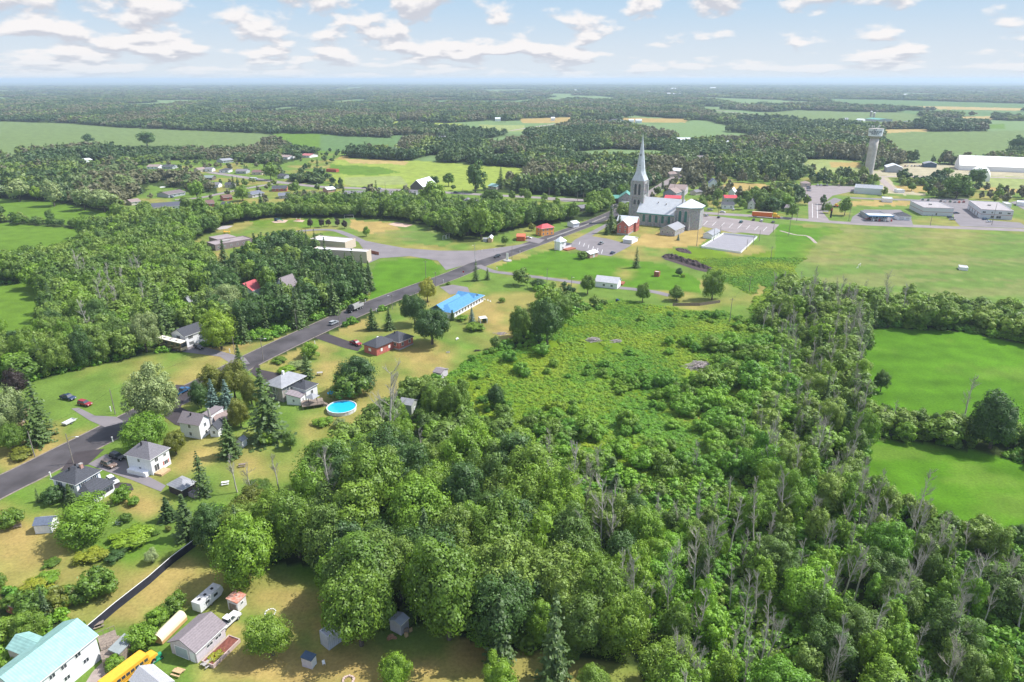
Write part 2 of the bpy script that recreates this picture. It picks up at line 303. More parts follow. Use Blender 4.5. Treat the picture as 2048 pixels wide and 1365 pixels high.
PAINT = [
 # --- far fields
 ('soy', 0, [(-500, 240), (0, 243), (130, 247), (250, 256), (400, 262), (535, 268), (562, 276), (540, 290), (480, 302), (300, 304), (180, 302), (100, 308), (0, 314), (-500, 330)]),
 ('green', 0, [(545, 268), (640, 268), (700, 274), (780, 283), (810, 296), (760, 303), (690, 311), (600, 302), (550, 288)]),
 ('teal', 0, [(640, 271), (777, 276), (812, 288), (800, 300), (700, 306), (640, 302)]),
 ('teal', 0, [(777, 270), (855, 273), (848, 286), (790, 284)]), ('teal', 0, [(896, 267), (935, 270), (904, 277), (890, 276)]),
 ('gravel', 0, [(822, 275), (905, 277), (900, 283), (820, 282)]),
 ('yel', 0, [(790, 243), (925, 248), (922, 256), (780, 253)]), ('dry', 0, [(870, 236), (925, 237), (925, 243), (868, 242)]),
 ('pale', 0, [(958, 250), (1050, 251), (1046, 263), (972, 265)]),
 ('teal', 0, [(852, 201), (1070, 202), (1040, 210), (865, 207)]), ('teal', 0, [(705, 199), (805, 200), (800, 203), (705, 202)]),
 ('dry', 0, [(1040, 238), (1200, 233), (1210, 242), (1140, 246), (1045, 247)]), ('dry', 0, [(1240, 236), (1380, 238), (1370, 246), (1240, 245)]),
 ('pale', 0, [(1290, 283), (1340, 278), (1345, 290), (1295, 292)]), ('dry', 0, [(1290, 280), (1345, 275), (1350, 283), (1290, 288)]),
 ('soy', 0, [(1410, 217), (1452, 220), (1446, 229), (1408, 226)]),
 ('soy', 0, [(1520, 226), (1600, 221), (1700, 224), (1830, 226), (1850, 240), (1820, 256), (1740, 258), (1680, 252), (1620, 246), (1540, 238)]),
 ('teal', 0, [(1640, 198), (1800, 201), (2048, 208), (2600, 214), (2600, 232), (2048, 224), (1850, 221), (1690, 214)]),
 ('tan', 0, [(1690, 209.5), (1860, 213), (2048, 217), (2600, 222), (2600, 227), (2048, 222), (1850, 219), (1692, 213)]),
 ('teal', 0, [(1780, 221), (2048, 225), (2600, 232), (2600, 238), (2048, 231), (1960, 232), (1830, 230)]),
 ('tan', 0, [(1922, 234), (1992, 233), (1975, 247), (1935, 244)]), ('green', 0, [(1975, 250), (2010, 248), (2010, 258), (1970, 258)]),
 ('tan', 0, [(1764, 259), (1860, 259), (1850, 267), (1764, 268)]),
 ('soy', 0, [(1762, 267), (1840, 264), (2048, 262), (2600, 262), (2600, 316), (2048, 304), (1960, 330), (1860, 326), (1800, 322), (1770, 306)]),
 # --- centre fields
 ('yel', 0, [(630, 318), (700, 316), (760, 320), (840, 322), (960, 331), (1056, 337), (1045, 357), (985, 376), (900, 384), (820, 380), (740, 377), (680, 373), (655, 350), (638, 338)]),
 ('tan', 0, [(688, 318), (818, 323), (812, 330), (750, 328), (700, 327)]), ('dry', 0, [(640, 311), (695, 312), (700, 320), (640, 320)]),
 ('pale', 0, [(690, 355), (800, 352), (815, 370), (690, 372)]),
 ('green', 0, [(640, 328), (760, 334), (800, 345), (740, 352), (650, 346)]),
 # --- suburb and village
 ('lawn', 2, [(250, 345), (280, 330), (330, 322), (430, 318), (480, 325), (560, 330), (600, 318), (640, 305), (690, 305), (660, 330), (660, 366), (700, 372), (830, 378), (1000, 385), (1200, 398), (1215, 404), (1170, 416), (1130, 420), (1000, 410), (900, 402), (830, 394), (700, 396), (700, 416), (560, 416), (480, 418), (440, 422), (270, 430), (230, 415), (300, 380), (240, 365)]),
 ('lawn', 0, [(160, 322), (200, 324), (240, 328), (235, 335), (160, 336)]),
 ('dry', 2, [(0, 310), (60, 315), (60, 324), (0, 330)]),
 ('lawn', 2, [(1262, 408), (1294, 388), (1346, 356), (1400, 330), (1425, 318), (1495, 298), (1500, 318), (1545, 325), (1600, 318), (1730, 322), (1730, 345), (1800, 330), (1860, 322), (1925, 336), (2600, 352), (2600, 485), (2048, 464), (1700, 449), (1530, 436), (1400, 426)]),
 ('dry', 0, [(1430, 372), (1470, 366), (1580, 372), (1610, 372), (1600, 380), (1540, 386), (1470, 390)]),
 ('pale', 0, [(1580, 318), (1700, 322), (1730, 330), (1725, 345), (1640, 345), (1590, 330)]),
 ('dry', 0, [(1660, 325), (1720, 325), (1720, 335), (1660, 335)]),
 ('gravel', 0, [(1695, 346), (1770, 340), (1810, 326), (1900, 330), (1940, 335), (2600, 350), (2600, 372), (2048, 358), (1900, 352), (1800, 354), (1740, 352), (1700, 351)]),
 ('gravel', 0, [(1757, 353), (1775, 354), (1795, 378), (1850, 388), (1850, 394), (1765, 385)]),
 ('dry', 0, [(1790, 372), (1880, 372), (1860, 385), (1800, 384)]), ('pale', 0, [(1950, 352), (2600, 364), (2600, 400), (2048, 382), (1960, 374)]),
 ('dry', 0, [(1950, 375), (2600, 396), (2600, 402), (2048, 386), (1955, 380)]), ('dry', 0, [(1657, 441), (1657, 415), (1680, 405), (1698, 420), (1698, 443)]),
 ('dry', 0, [(1700, 402), (1820, 402), (1832, 412), (1700, 412)]), ('lawn', 0, [(1540, 395), (1608, 398), (1617, 437), (1570, 432)]),
 # --- schoolyard, lots, church lawns, sports field
 ('lawn', 0, [(372, 500), (395, 479), (445, 455), (500, 441), (560, 436), (700, 436), (800, 441), (850, 450), (915, 482), (960, 478), (1000, 470), (1052, 455), (1215, 436), (1215, 442), (900, 564), (735, 614), (735, 560), (640, 480), (560, 475), (470, 500), (480, 545), (430, 545), (425, 505)]),
 ('sport', 0, [(690, 436), (800, 441), (850, 450), (905, 482), (890, 495), (800, 480), (720, 462), (660, 450)]),
 ('dry', 0, [(700, 440), (780, 446), (800, 458), (740, 468), (700, 456)]),
 ('green', 0, [(500, 443), (560, 438), (640, 440), (640, 455), (520, 458)]),
 ('lush', 0, [(760, 522), (850, 515), (885, 535), (870, 560), (790, 590), (740, 600), (745, 545)]),
 ('lawn', 0, [(900, 562), (1215, 440), (1400, 425), (1560, 448), (1580, 470), (1555, 560), (1500, 640), (1460, 650), (1300, 630), (1210, 605), (1160, 616), (1090, 584), (1000, 562), (900, 577)]),
 ('lush', 0, [(990, 535), (1050, 515), (1110, 500), (1180, 515), (1260, 520), (1330, 530), (1400, 560), (1400, 585), (1300, 580), (1150, 560), (1020, 545)]),
 ('dry', 0, [(1290, 470), (1400, 452), (1420, 475), (1400, 492), (1340, 498), (1260, 490)]), ('mead', 3, [(1330, 500), (1400, 496), (1480, 512), (1560, 500), (1555, 540), (1500, 590), (1440, 560), (1400, 530)]),
 ('sport', 0, [(1580, 452), (2048, 466), (2600, 484), (2600, 680), (2048, 640), (1900, 622), (1760, 608), (1640, 592), (1565, 572), (1590, 520), (1630, 480)]),
 ('lush', 3, [(1590, 455), (1680, 458), (1690, 465), (1630, 475), (1590, 510), (1560, 560), (1535, 585), (1530, 560), (1570, 500), (1590, 475)]),
 # --- meadow and scrub
 ('mead', 3, [(975, 705), (1080, 692), (1100, 645), (1170, 625), (1280, 618), (1450, 635), (1510, 660), (1570, 720), (1530, 780), (1490, 850), (1475, 940), (1300, 965), (1150, 905), (1060, 865), (1000, 850), (950, 835), (925, 785), (880, 745), (900, 712)]),
 ('lush', 3, [(1210, 600), (1300, 612), (1450, 625), (1500, 650), (1460, 650), (1280, 635), (1190, 630)]),
 ('lawn', 0, [(1290, 580), (1500, 600), (1540, 612), (1480, 625), (1340, 618), (1280, 600)]),
 # --- yards right of the main road
 ('lawn', 0, [(-600, 1270), (0, 984), (240, 862), (540, 722), (880, 572), (1000, 562), (1090, 585), (1078, 650), (985, 702), (930, 730), (900, 748), (850, 770), (800, 800), (745, 835), (690, 880), (650, 925), (640, 985), (560, 1010), (480, 1000), (420, 1045), (400, 1080), (440, 1120), (580, 1130), (670, 1140), (660, 1230), (700, 1280), (790, 1250), (860, 1250), (960, 1290), (1180, 1320), (1270, 1330), (1300, 1400), (1300, 1500), (-600, 1500)]),
 ('wood', 4, [(0, 1170), (60, 1210), (150, 1240), (160, 1255), (60, 1310), (0, 1330)]),
 # --- left of the main road
 ('lawn', 0, [(-600, 1240), (0, 956), (0, 790), (55, 765), (150, 740), (250, 718), (330, 704), (440, 692), (540, 682), (620, 652), (735, 605), (760, 598), (780, 592), (540, 712), (240, 842), (0, 966)]),
 ('lawn', 0, [(-600, 800), (55, 765), (0, 966), (-600, 1240)]),
 ('green', 0, [(-600, 560), (0, 568), (60, 566), (90, 600), (98, 650), (50, 684), (0, 692), (-600, 720)]),
 ('green', 0, [(-600, 396), (0, 398), (100, 402), (235, 428), (240, 441), (150, 452), (120, 448), (40, 440), (-600, 440)]),
 ('green', 0, [(-600, 446), (0, 447), (60, 450), (180, 462), (150, 500), (60, 510), (0, 520), (-600, 520)]),
 ('lawn', 0, [(360, 585), (410, 590), (430, 615), (380, 625), (355, 610)]),
 # --- right-hand fields
 ('bright', 0, [(1735, 655), (1850, 658), (1950, 668), (2048, 690), (2600, 730), (2600, 920), (2048, 860), (1960, 850), (1850, 838), (1750, 820), (1712, 790)]),
 ('bright', 0, [(1738, 880), (1850, 886), (1960, 905), (2048, 928), (2600, 1000), (2600, 1210), (2048, 1090), (1950, 1064), (1860, 1036), (1770, 990), (1718, 950)]),
]
SOFT = [  # colour, x, y, radius in photo pixels, strength
 ('dry', 820, 705, 60, .8), ('dry', 870, 715, 50, .8), ('dry', 890, 600, 40, .3), ('dry', 990, 640, 45, .9), ('dry', 960, 620, 40, .8), ('dry', 1040, 655, 50, .7),
 ('dry', 720, 640, 60, .6), ('dry', 700, 655, 40, .7), ('dry', 665, 735, 40, .8), ('dry', 640, 700, 30, .7), ('dry', 590, 705, 25, .5), ('dry', 735, 820, 25, .8), ('dry', 700, 790, 25, .5),
 ('dry', 10, 1060, 90, 1), ('dry', 60, 1080, 60, .8), ('dry', 230, 1140, 30, .5), ('dry', 300, 1200, 60, .6), ('dry', 350, 1140, 50, .7), ('dry', 600, 1250, 60, .7), ('dry', 560, 1330, 80, .8), ('dry', 780, 1345, 70, .9), ('dry', 60, 1110, 60, .8), ('dry', 120, 1100, 50, .6), ('dry', 285, 1010, 50, .9), ('dry', 250, 990, 30, .6), ('dry', 370, 930, 40, .7), ('dry', 405, 905, 45, .8),
 ('dry', 500, 930, 50, .6), ('dry', 430, 1080, 40, .7), ('dry', 330, 1180, 70, .8), ('dry', 270, 1230, 50, .7), ('dry', 545, 1195, 70, .7), ('dry', 600, 1200, 50, .7), ('dry', 470, 1260, 30, .6),
 ('dry', 480, 1330, 100, 1), ('dry', 650, 1200, 40, .5), ('dry', 420, 1150, 40, .5), ('dry', 600, 1345, 80, 1), ('dry', 700, 1330, 90, 1), ('dry', 860, 1340, 60, .9), ('dry', 930, 1320, 60, .9), ('dry', 640, 1250, 40, .6), ('dry', 950, 1290, 40, .8), ('dry', 1150, 1345, 50, .5),
 ('dry', 560, 1000, 50, .4), ('dry', 620, 960, 40, .5), ('dry', 430, 690, 30, .8), ('dry', 480, 680, 40, .9), ('dry', 540, 664, 40, .9), ('dry', 600, 640, 30, .6), ('dry', 440, 710, 30, .8),
 ('dry', 280, 735, 60, .5), ('dry', 360, 760, 50, .4), ('dry', 90, 900, 50, .9), ('dry', 40, 930, 40, .7), ('dry', 160, 870, 30, .6), ('dry', 110, 860, 30, .6),
 ('dry', 1330, 480, 40, .7), ('dry', 1460, 475, 30, .5), ('dry', 1270, 505, 30, .6), ('dry', 1250, 550, 25, .6), ('dry', 1470, 500, 30, .4), ('dry', 1700, 480, 60, .35), ('dry', 1900, 470, 90, .35), ('dry', 1640, 510, 50, .3),
 ('dry', 560, 470, 60, .3), ('dry', 400, 487, 30, .5), ('dry', 440, 510, 20, .9), ('dry', 960, 500, 25, .5), ('dry', 1050, 465, 25, .5), ('dry', 760, 470, 50, .5),
 ('yel', 1180, 760, 60, .8), ('yel', 1100, 740, 50, .5), ('yel', 1400, 800, 70, .8), ('yel', 1370, 780, 60, .7), ('yel', 1290, 720, 60, .5), ('yel', 1420, 860, 50, .7), ('yel', 1060, 760, 40, .6), ('dry', 1380, 830, 40, .5),
 ('yel', 990, 760, 30, .5), ('lush', 960, 710, 30, .6), ('lush', 940, 740, 40, .6), ('lush', 1300, 690, 70, .5), ('lush', 880, 860, 30, .4), ('lush', 560, 840, 30, .3), ('lush', 660, 860, 40, .4),
 ('lush', 210, 1120, 70, .5), ('lush', 300, 1100, 60, .5), ('lush', 160, 1190, 60, .5), ('lush', 60, 1030, 40, .3), ('lush', 620, 1135, 60, .8), ('lush', 30, 1000, 40, .4), ('lush', 330, 900, 20, .6), ('lush', 700, 750, 40, .6), ('lush', 730, 730, 30, .5),
]
PAINT += PAINT_EXTRA
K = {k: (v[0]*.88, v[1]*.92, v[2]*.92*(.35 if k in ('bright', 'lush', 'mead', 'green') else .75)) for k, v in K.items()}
def inpoly(px, py, poly):
    p = np.array(poly, float); res = np.zeros(px.shape, bool)
    bb = (px >= p[:, 0].min()) & (px <= p[:, 0].max()) & (py >= p[:, 1].min()) & (py <= p[:, 1].max())
    idx = np.nonzero(bb)[0]
    if len(idx) == 0: return res
    x = px[idx]; y = py[idx]; ins = np.zeros(len(idx), bool); n = len(p)
    for i in range(n):
        x0, y0 = p[i]; x1, y1 = p[(i+1) % n]
        if y0 == y1: continue
        c = ((y0 > y) != (y1 > y)) & (x < (x1-x0)*(y-y0)/(y1-y0)+x0); ins ^= c
    res[idx] = ins; return res
def classify(X, Y, jit=1.0, colours=True):
    px, py = W2P(X, Y)
    px = px + (fbm(X*0.11, Y*0.11, 3, 3)-0.5)*8*jit*np.clip((py-170)/300, 0.1, 1.2); py = py + (fbm(X*0.11, Y*0.11, 9, 3)-0.5)*5*jit*np.clip((py-170)/300, 0.05, 1.2)
    px = np.clip(px, -590, 2590); py = np.clip(py, 100, 1480)
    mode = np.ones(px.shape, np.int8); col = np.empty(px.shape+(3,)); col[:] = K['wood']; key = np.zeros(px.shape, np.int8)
    # small clearings let the far wood breathe
    for c, m, poly in PAINT:
        i = inpoly(px, py, poly); mode[i] = m
        if colours: col[i] = K[c]; key[i] = list(K).index(c)
    if colours:
        ld = (key == 1); f = np.clip((fbm(X*0.035, Y*0.035, 21, 4)-0.50)*3.0, 0, 0.6)*ld
        col = col*(1-f[..., None])+np.array(K['dry'])*f[..., None]
        for c, x, y, r, s in SOFT:
            sel = np.nonzero((np.abs(px-x) < r*1.6) & (np.abs(py-y) < r) & (mode != 1))[0]
            if len(sel) == 0: continue
            d = np.hypot((px[sel]-x), (py[sel]-y)*1.6)/r + (fbm(X[sel]*0.2, Y[sel]*0.2, 5, 3)-0.5)*0.9
            f = (np.clip(1.15-d, 0, 1)*s)[:, None]; col[sel] = col[sel]*(1-f)+np.array(K[c])*f
        bf = (key == list(K).index('bright')); st = (0.72+0.56*fbm(X/26, Y/5.5, 51, 4)); col[bf] = col[bf]*st[bf][:, None]; yk = np.clip((fbm(X/18, Y/9, 57, 4)-0.5)*3, 0, .5)*bf; col = col*(1-yk[:, None])+np.array((0.13, 0.20, 0.03))*yk[:, None]
        sf = (key == list(K).index('sport')); br = np.clip((fbm(X/40, Y/9, 53, 4)-0.5)*4, 0, .38)*sf; col = col*(1-br[:, None])+np.array((0.24, 0.20, 0.09))*br[:, None]
        # worn, mown and patchy turf
        nn = (0.82+0.36*fbm(X*0.16, Y*0.16, 31, 3))[..., None]; col = col*nn
    return mode, col, px, py

def attr_material(name, rough=0.95, fine=1.4):
    m = bpy.data.materials.new(name); m.use_nodes = True; nt = m.node_tree; N = nt.nodes; L = nt.links
    b = N['Principled BSDF']; b.inputs['Roughness'].default_value = rough; b.inputs['Specular IOR Level'].default_value = 0.1
    a = N.new('ShaderNodeAttribute'); a.attribute_name = 'tint'
    g = N.new('ShaderNodeNewGeometry'); n1 = N.new('ShaderNodeTexNoise'); n1.inputs['Scale'].default_value = fine; n1.inputs['Detail'].default_value = 5
    n1.inputs['Roughness'].default_value = 0.7
    L.new(g.outputs['Position'], n1.inputs['Vector']); n2 = N.new('ShaderNodeTexNoise'); n2.inputs['Scale'].default_value = 0.12; n2.inputs['Detail'].default_value = 4
    L.new(g.outputs['Position'], n2.inputs['Vector'])
    r = N.new('ShaderNodeMapRange'); r.inputs[1].default_value = 0.25; r.inputs[2].default_value = 0.75; r.inputs[3].default_value = 0.7; r.inputs[4].default_value = 1.3
    L.new(n1.outputs['Fac'], r.inputs[0])
    r2 = N.new('ShaderNodeMapRange'); r2.inputs[1].default_value = 0.3; r2.inputs[2].default_value = 0.7; r2.inputs[3].default_value = 0.85; r2.inputs[4].default_value = 1.15
    L.new(n2.outputs['Fac'], r2.inputs[0])
    mu = N.new('ShaderNodeMath'); mu.operation = 'MULTIPLY'; L.new(r.outputs[0], mu.inputs[0]); L.new(r2.outputs[0], mu.inputs[1])
    s = N.new('ShaderNodeVectorMath'); s.operation = 'SCALE'; L.new(a.outputs['Color'], s.inputs[0]); L.new(mu.outputs[0], s.inputs['Scale'])
    L.new(s.outputs[0], b.inputs['Base Color']); return m

def build_ground():
    nr, na = 640, 1100
    r = 30*np.power(38000/30, np.linspace(0, 1, nr)); a = np.radians(np.linspace(-50, 50, na))
    R, A = np.meshgrid(r, a, indexing='ij'); X = (R*np.sin(A)).ravel(); Y = (R*np.cos(A)).ravel()
    mode, col, px, py = classify(X, Y)
    far = np.clip((R.ravel()-2500)/3000, 0, 1)
    # beyond the last single trees the wood reads as one canopy
    canopy = np.array((0.05, 0.085, 0.03)); pat = np.clip((fbm(X/380, Y/800, 77, 4)-0.565)*40, 0, 1)*((mode == 1) & (R.ravel() > 900) & (R.ravel() < 12000))
    w = (mode == 1)
    col[w] = col[w]*(1-far[w][:, None])+canopy*far[w][:, None]
    pc = np.array((0.14, 0.21, 0.08)); col = col*(1-pat[:, None])+pc*pat[:, None]
    V = np.stack([X, Y, np.zeros_like(X)], 1)
    me = bpy.data.meshes.new('ground'); me.vertices.add(len(V)); me.vertices.foreach_set('co', V.astype(np.float32).ravel())
    i = (np.arange(nr-1)[:, None]*na+np.arange(na-1)[None, :]).ravel(); q = np.stack([i, i+1, i+na+1, i+na], 1)[:, ::-1]
    me.loops.add(q.size); me.loops.foreach_set('vertex_index', q.ravel().astype(np.int32)); me.polygons.add(len(q))
    me.polygons.foreach_set('loop_start', np.arange(0, q.size, 4, dtype=np.int32)); me.update(calc_edges=True)
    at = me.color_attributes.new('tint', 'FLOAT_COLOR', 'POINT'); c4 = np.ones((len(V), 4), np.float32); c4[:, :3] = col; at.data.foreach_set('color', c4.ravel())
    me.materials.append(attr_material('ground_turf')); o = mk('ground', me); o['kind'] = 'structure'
    # the land all round, a hand's breadth lower
    m = MB(); m.add([(-45000, -45000, -0.6), (45000, -45000, -0.6), (45000, 45000, -0.6), (-45000, 45000, -0.6)], [(0, 1, 2, 3)])
    o = m.build('terrain', mat('distant_land', (0.05, 0.085, 0.03), 0.95, 0.3, 0.01)); o['kind'] = 'structure'
build_ground()

ASPH = mat('dark_asphalt', (0.08, 0.072, 0.076), 0.85, 0.35, 0.12)
ASPH_N = mat('new_asphalt', (0.055, 0.045, 0.048), 0.85, 0.15, 0.4)
ASPH_O = mat('old_asphalt', (0.20, 0.18, 0.185), 0.9, 0.12, 0.12)
ASPH_P = mat('faded_asphalt', (0.25, 0.215, 0.21), 0.9, 0.12, 0.12)
GRAV = mat('gravel', (0.34, 0.28, 0.25), 0.95, 0.2, 0.5)
PAINTW = mat('road_paint', (0.75, 0.75, 0.73), 0.7, 0.15, 1.5)
SOIL = mat('bare_soil', (0.07, 0.05, 0.05), 0.95, 0.4, 1.5)
SAND = mat('sand', (0.5, 0.36, 0.28), 0.95, 0.12, 1.0)
ROADS = []      # centrelines and half widths, kept free of trees
def smooth(pts, n=8):
    out = []; p = [pts[0]]+list(pts)+[pts[-1]]
    for i in range(1, len(p)-2):
        for k in range(n):
            t = k/n; a, b, c, d = (np.array(q) for q in p[i-1:i+3])
            out.append(0.5*((2*b)+(-a+c)*t+(2*a-5*b+4*c-d)*t*t+(-a+3*b-3*c+d)*t**3))
    out.append(np.array(p[-2])); return out
def road(name, pxs, width, m, z, kind=True, clear=None):
    c = smooth([tuple(P(*q)[:2]) for q in pxs]); mb = MB(); vs = []
    for i, p in enumerate(c):
        d = c[min(i+1, len(c)-1)]-c[max(i-1, 0)]; d = d/np.linalg.norm(d); n = np.array((-d[1], d[0]))
        vs += [(*(p+n*width/2), z), (*(p-n*width/2), z)]
    mb.add(vs, [(2*i+1, 2*i+3, 2*i+2, 2*i) for i in range(len(c)-1)])
    o = mb.build(name, m); o['kind'] = 'structure'
    ROADS.append((np.array(c), (width/2+3.5) if clear is None else clear)); return o
LOTS = []
def lot(name, pxs, m, z):
    mb = MB(); w = [P(*q) for q in pxs]; mb.add([(a.x, a.y, z) for a in w], [tuple(range(len(w)))])
    me = mb.mesh(name, m); bm = bmesh.new(); bm.from_mesh(me); bm.normal_update()
    for f in bm.faces:
        if f.normal.z < 0: f.normal_flip()
    bmesh.ops.triangulate(bm, faces=bm.faces[:]); bm.to_mesh(me); bm.free()
    o = mk(name, me); o['kind'] = 'structure'; LOTS.append(pxs); return o
road('main_road', [(-160, 1055), (0, 974), (60, 945), (130, 909), (205, 871), (300, 822), (400, 774), (500, 722), (600, 674), (700, 629), (800, 589), (900, 553), (960, 528), (1040, 498), (1120, 469), (1200, 439), (1262, 411)], 11.4, ASPH, 0.05)
road('main_road', [(1262, 411), (1294, 392), (1346, 359), (1400, 332), (1425, 321), (1495, 299), (1552, 287), (1583, 279), (1640, 264), (1657, 256), (1612, 246), (1560, 238), (1480, 227), (1410, 219)], 11, ASPH_P, 0.06, clear=6.2)
road('shoulder', [(-160, 1055), (0, 974), (60, 945), (130, 909), (205, 871), (300, 822), (400, 774), (500, 722), (600, 674), (700, 629), (800, 589), (900, 553), (960, 528), (1040, 498), (1120, 469), (1200, 439), (1262, 411)], 12.6, mat('gritty_shoulder', (.24, .20, .17), .95, .35, 1.2), 0.035, clear=6)
road('highway', [(420, 345), (480, 354), (560, 365), (640, 374), (700, 376.5), (830, 382), (950, 389), (1080, 396), (1180, 402), (1262, 411), (1400, 425.5), (1530, 434), (1700, 447), (1850, 453.5), (2048, 461), (2500, 478)], 10.5, ASPH_P, 0.055)
road('side_street', [(350, 400), (400, 396), (450, 386), (500, 376), (560, 366)], 7, ASPH_P, 0.07)
road('lane', [(955, 531), (985, 543), (1012, 547), (1090, 557), (1158, 566), (1230, 575), (1300, 583), (1340, 592)], 4.6, ASPH_O, 0.07)
road('path', [(560, 470), (600, 463), (640, 460), (672, 462), (700, 472), (725, 484)], 5.5, ASPH_O, 0.09)
road('path', [(1560, 462), (1590, 470), (1615, 473), (1632, 487)], 2.2, GRAV, 0.06, clear=3)
road('shoulder', [(0, 960), (60, 930), (130, 894)], 1.5, GRAV, 0.04, clear=1)
road('lane', [(1020, 262), (1100, 250), (1200, 236), (1216, 220)], 9, GRAV, 0.06)
road('lane', [(1698, 352), (1760, 354), (1900, 354), (2048, 357), (2400, 366)], 9, GRAV, 0.06)
road('lane', [(1757, 353), (1780, 375), (1800, 386)], 7, GRAV, 0.07)
road('lane', [(1698, 396), (1760, 399), (1840, 402), (1850, 415)], 9, ASPH_O, 0.07)
lot('parking_lot', [(1135, 494), (1150, 480), (1212, 448), (1226, 446), (1183, 473), (1215, 478), (1264, 491), (1222, 513), (1190, 509), (1160, 502)], ASPH_O, 0.08)
lot('parking_lot', [(1389, 430), (1440, 434), (1462, 437), (1487, 440), (1558.7, 450), (1538, 471), (1482, 465.5), (1468, 467), (1389, 450)], ASPH_P, 0.08)
lot('parking_lot', [(1617, 440), (1616, 408), (1608, 396), (1596, 372), (1629, 371), (1720, 374), (1720, 380), (1665, 392), (1645, 408), (1645, 425), (1660, 443)], ASPH_P, 0.08)
lot('parking_lot', [(1645, 424), (1648, 408), (1668, 396), (1684, 400), (1660, 415), (1657, 425)], ASPH_O, 0.09)
lot('parking_lot', [(1700, 446), (1705, 434), (1728, 420), (1800, 420), (1822, 436), (1826, 452)], ASPH_O, 0.08)
lot('parking_lot', [(1832, 404), (1842, 398), (1935, 398), (1965, 440), (2040, 446), (2060, 458), (1920, 453), (1908, 440), (1905, 416), (1850, 412)], ASPH_O, 0.085)
lot('parking_lot', [(2020, 405), (2048, 400), (2600, 420), (2600, 450), (2048, 420)], ASPH_O, 0.08)
lot('parking_lot', [(712, 478), (760, 488), (810, 497), (880, 502), (950, 502), (1041, 490), (1065, 487), (1000, 508), (928, 531), (892, 541), (876, 522), (820, 513), (760, 517), (738, 527), (728, 500)], ASPH_O, 0.085)
lot('parking_lot', [(1230, 412), (1180, 404), (1130, 404), (1090, 400), (1080, 396), (1262, 411), (1275, 420)], ASPH_P, 0.08)
lot('driveway', [(176, 929), (212, 909), (252, 915), (258, 940), (300, 955), (332, 972), (322, 984), (262, 960), (212, 943)], ASPH_O, 0.075)
lot('driveway', [(120, 944), (150, 905), (210, 898), (176, 930), (150, 934)], ASPH_N, 0.08)
lot('driveway', [(375, 690), (400, 692), (490, 716), (500, 728), (470, 733), (440, 714), (330, 700), (340, 690)], ASPH_O, 0.075)
lot('driveway', [(628, 676), (652, 667), (700, 684), (725, 693), (716, 703), (690, 697)], ASPH_N, 0.075)
lot('driveway', [(500, 745), (515, 726), (522, 740), (560, 748), (575, 760), (540, 775)], ASPH_N, 0.075)
lot('driveway', [(352, 770), (378, 772), (385, 790), (368, 800), (362, 815), (400, 835), (385, 860), (350, 850), (330, 835), (325, 815)], ASPH_N, 0.08)
lot('driveway', [(143, 818), (158, 816), (190, 832), (232, 834), (250, 845), (210, 855), (180, 842)], ASPH_O, 0.075)
lot('driveway', [(210, 962), (262, 968), (268, 980), (245, 990), (205, 985)], ASPH_N, 0.075)
lot('driveway', [(880, 575), (905, 570), (935, 575), (940, 585), (900, 590)], ASPH_O, 0.075)
lot('driveway', [(590, 620), (612, 616), (632, 626), (620, 636)], ASPH_O, 0.075)
lot('driveway', [(1050, 482), (1062, 474), (1090, 480), (1078, 488)], ASPH_O, 0.09)
lot('driveway', [(185, 1345), (215, 1315), (240, 1310), (245, 1330), (205, 1400), (150, 1400)], GRAV, 0.075)
lot('sand_patch', [(776, 449), (792, 445), (812, 448), (826, 450), (812, 455), (790, 453)], SAND, 0.07)
lot('sand_patch', [(543, 444), (560, 440), (577, 441), (570, 446), (550, 446.5)], SAND, 0.07)
lot('sand_patch', [(585, 443), (598, 440), (610, 441), (605, 445)], SAND, 0.07)
lot('sand_patch', [(433, 459), (445, 452), (467, 452), (455, 458), (440, 460)], mat('grey_sand', (0.4, 0.36, 0.34), 0.95, 0.1, 1), 0.07)
lot('soil_patch', [(1322, 514), (1332, 508), (1352, 514), (1395, 524), (1426, 537), (1412, 545), (1390, 540), (1355, 528), (1330, 520)], SOIL, 0.07)
for x in range(0, 9):   # stall lines in the church lots
    a = P(1398+x*17, 441+x*1.7); b = P(1390+x*17, 449+x*1.7); mb = MB(); d = (b-a).normalized(); n = Vector((-d.y, d.x, 0))*0.12
    mb.add([(*(a+n)[:2], 0.1), (*(a-n)[:2], 0.1), (*(b-n)[:2], 0.1), (*(b+n)[:2], 0.1)], [(0, 1, 2, 3)]); mb.build('parking_line', PAINTW)['kind'] = 'structure'
for x in range(0, 6):
    a = P(1160+x*9, 484+x*3.2); b = P(1150+x*9+8, 490+x*3.6); mb = MB(); d = (b-a).normalized(); n = Vector((-d.y, d.x, 0))*0.12
    mb.add([(*(a+n)[:2], 0.1), (*(a-n)[:2], 0.1), (*(b-n)[:2], 0.1), (*(b+n)[:2], 0.1)], [(0, 1, 2, 3)]); mb.build('parking_line', PAINTW)['kind'] = 'structure'
for (p, q) in (((1624.5, 408), (1625, 436)), ((1634, 408), (1635, 437))):
    a = P(*p); b = P(*q); mb = MB(); mb.add([(a.x-.15, a.y, .1), (a.x+.15, a.y, .1), (b.x+.15, b.y, .1), (b.x-.15, b.y, .1)], [(0, 1, 2, 3)]); mb.build('parking_line', PAINTW)['kind'] = 'structure'

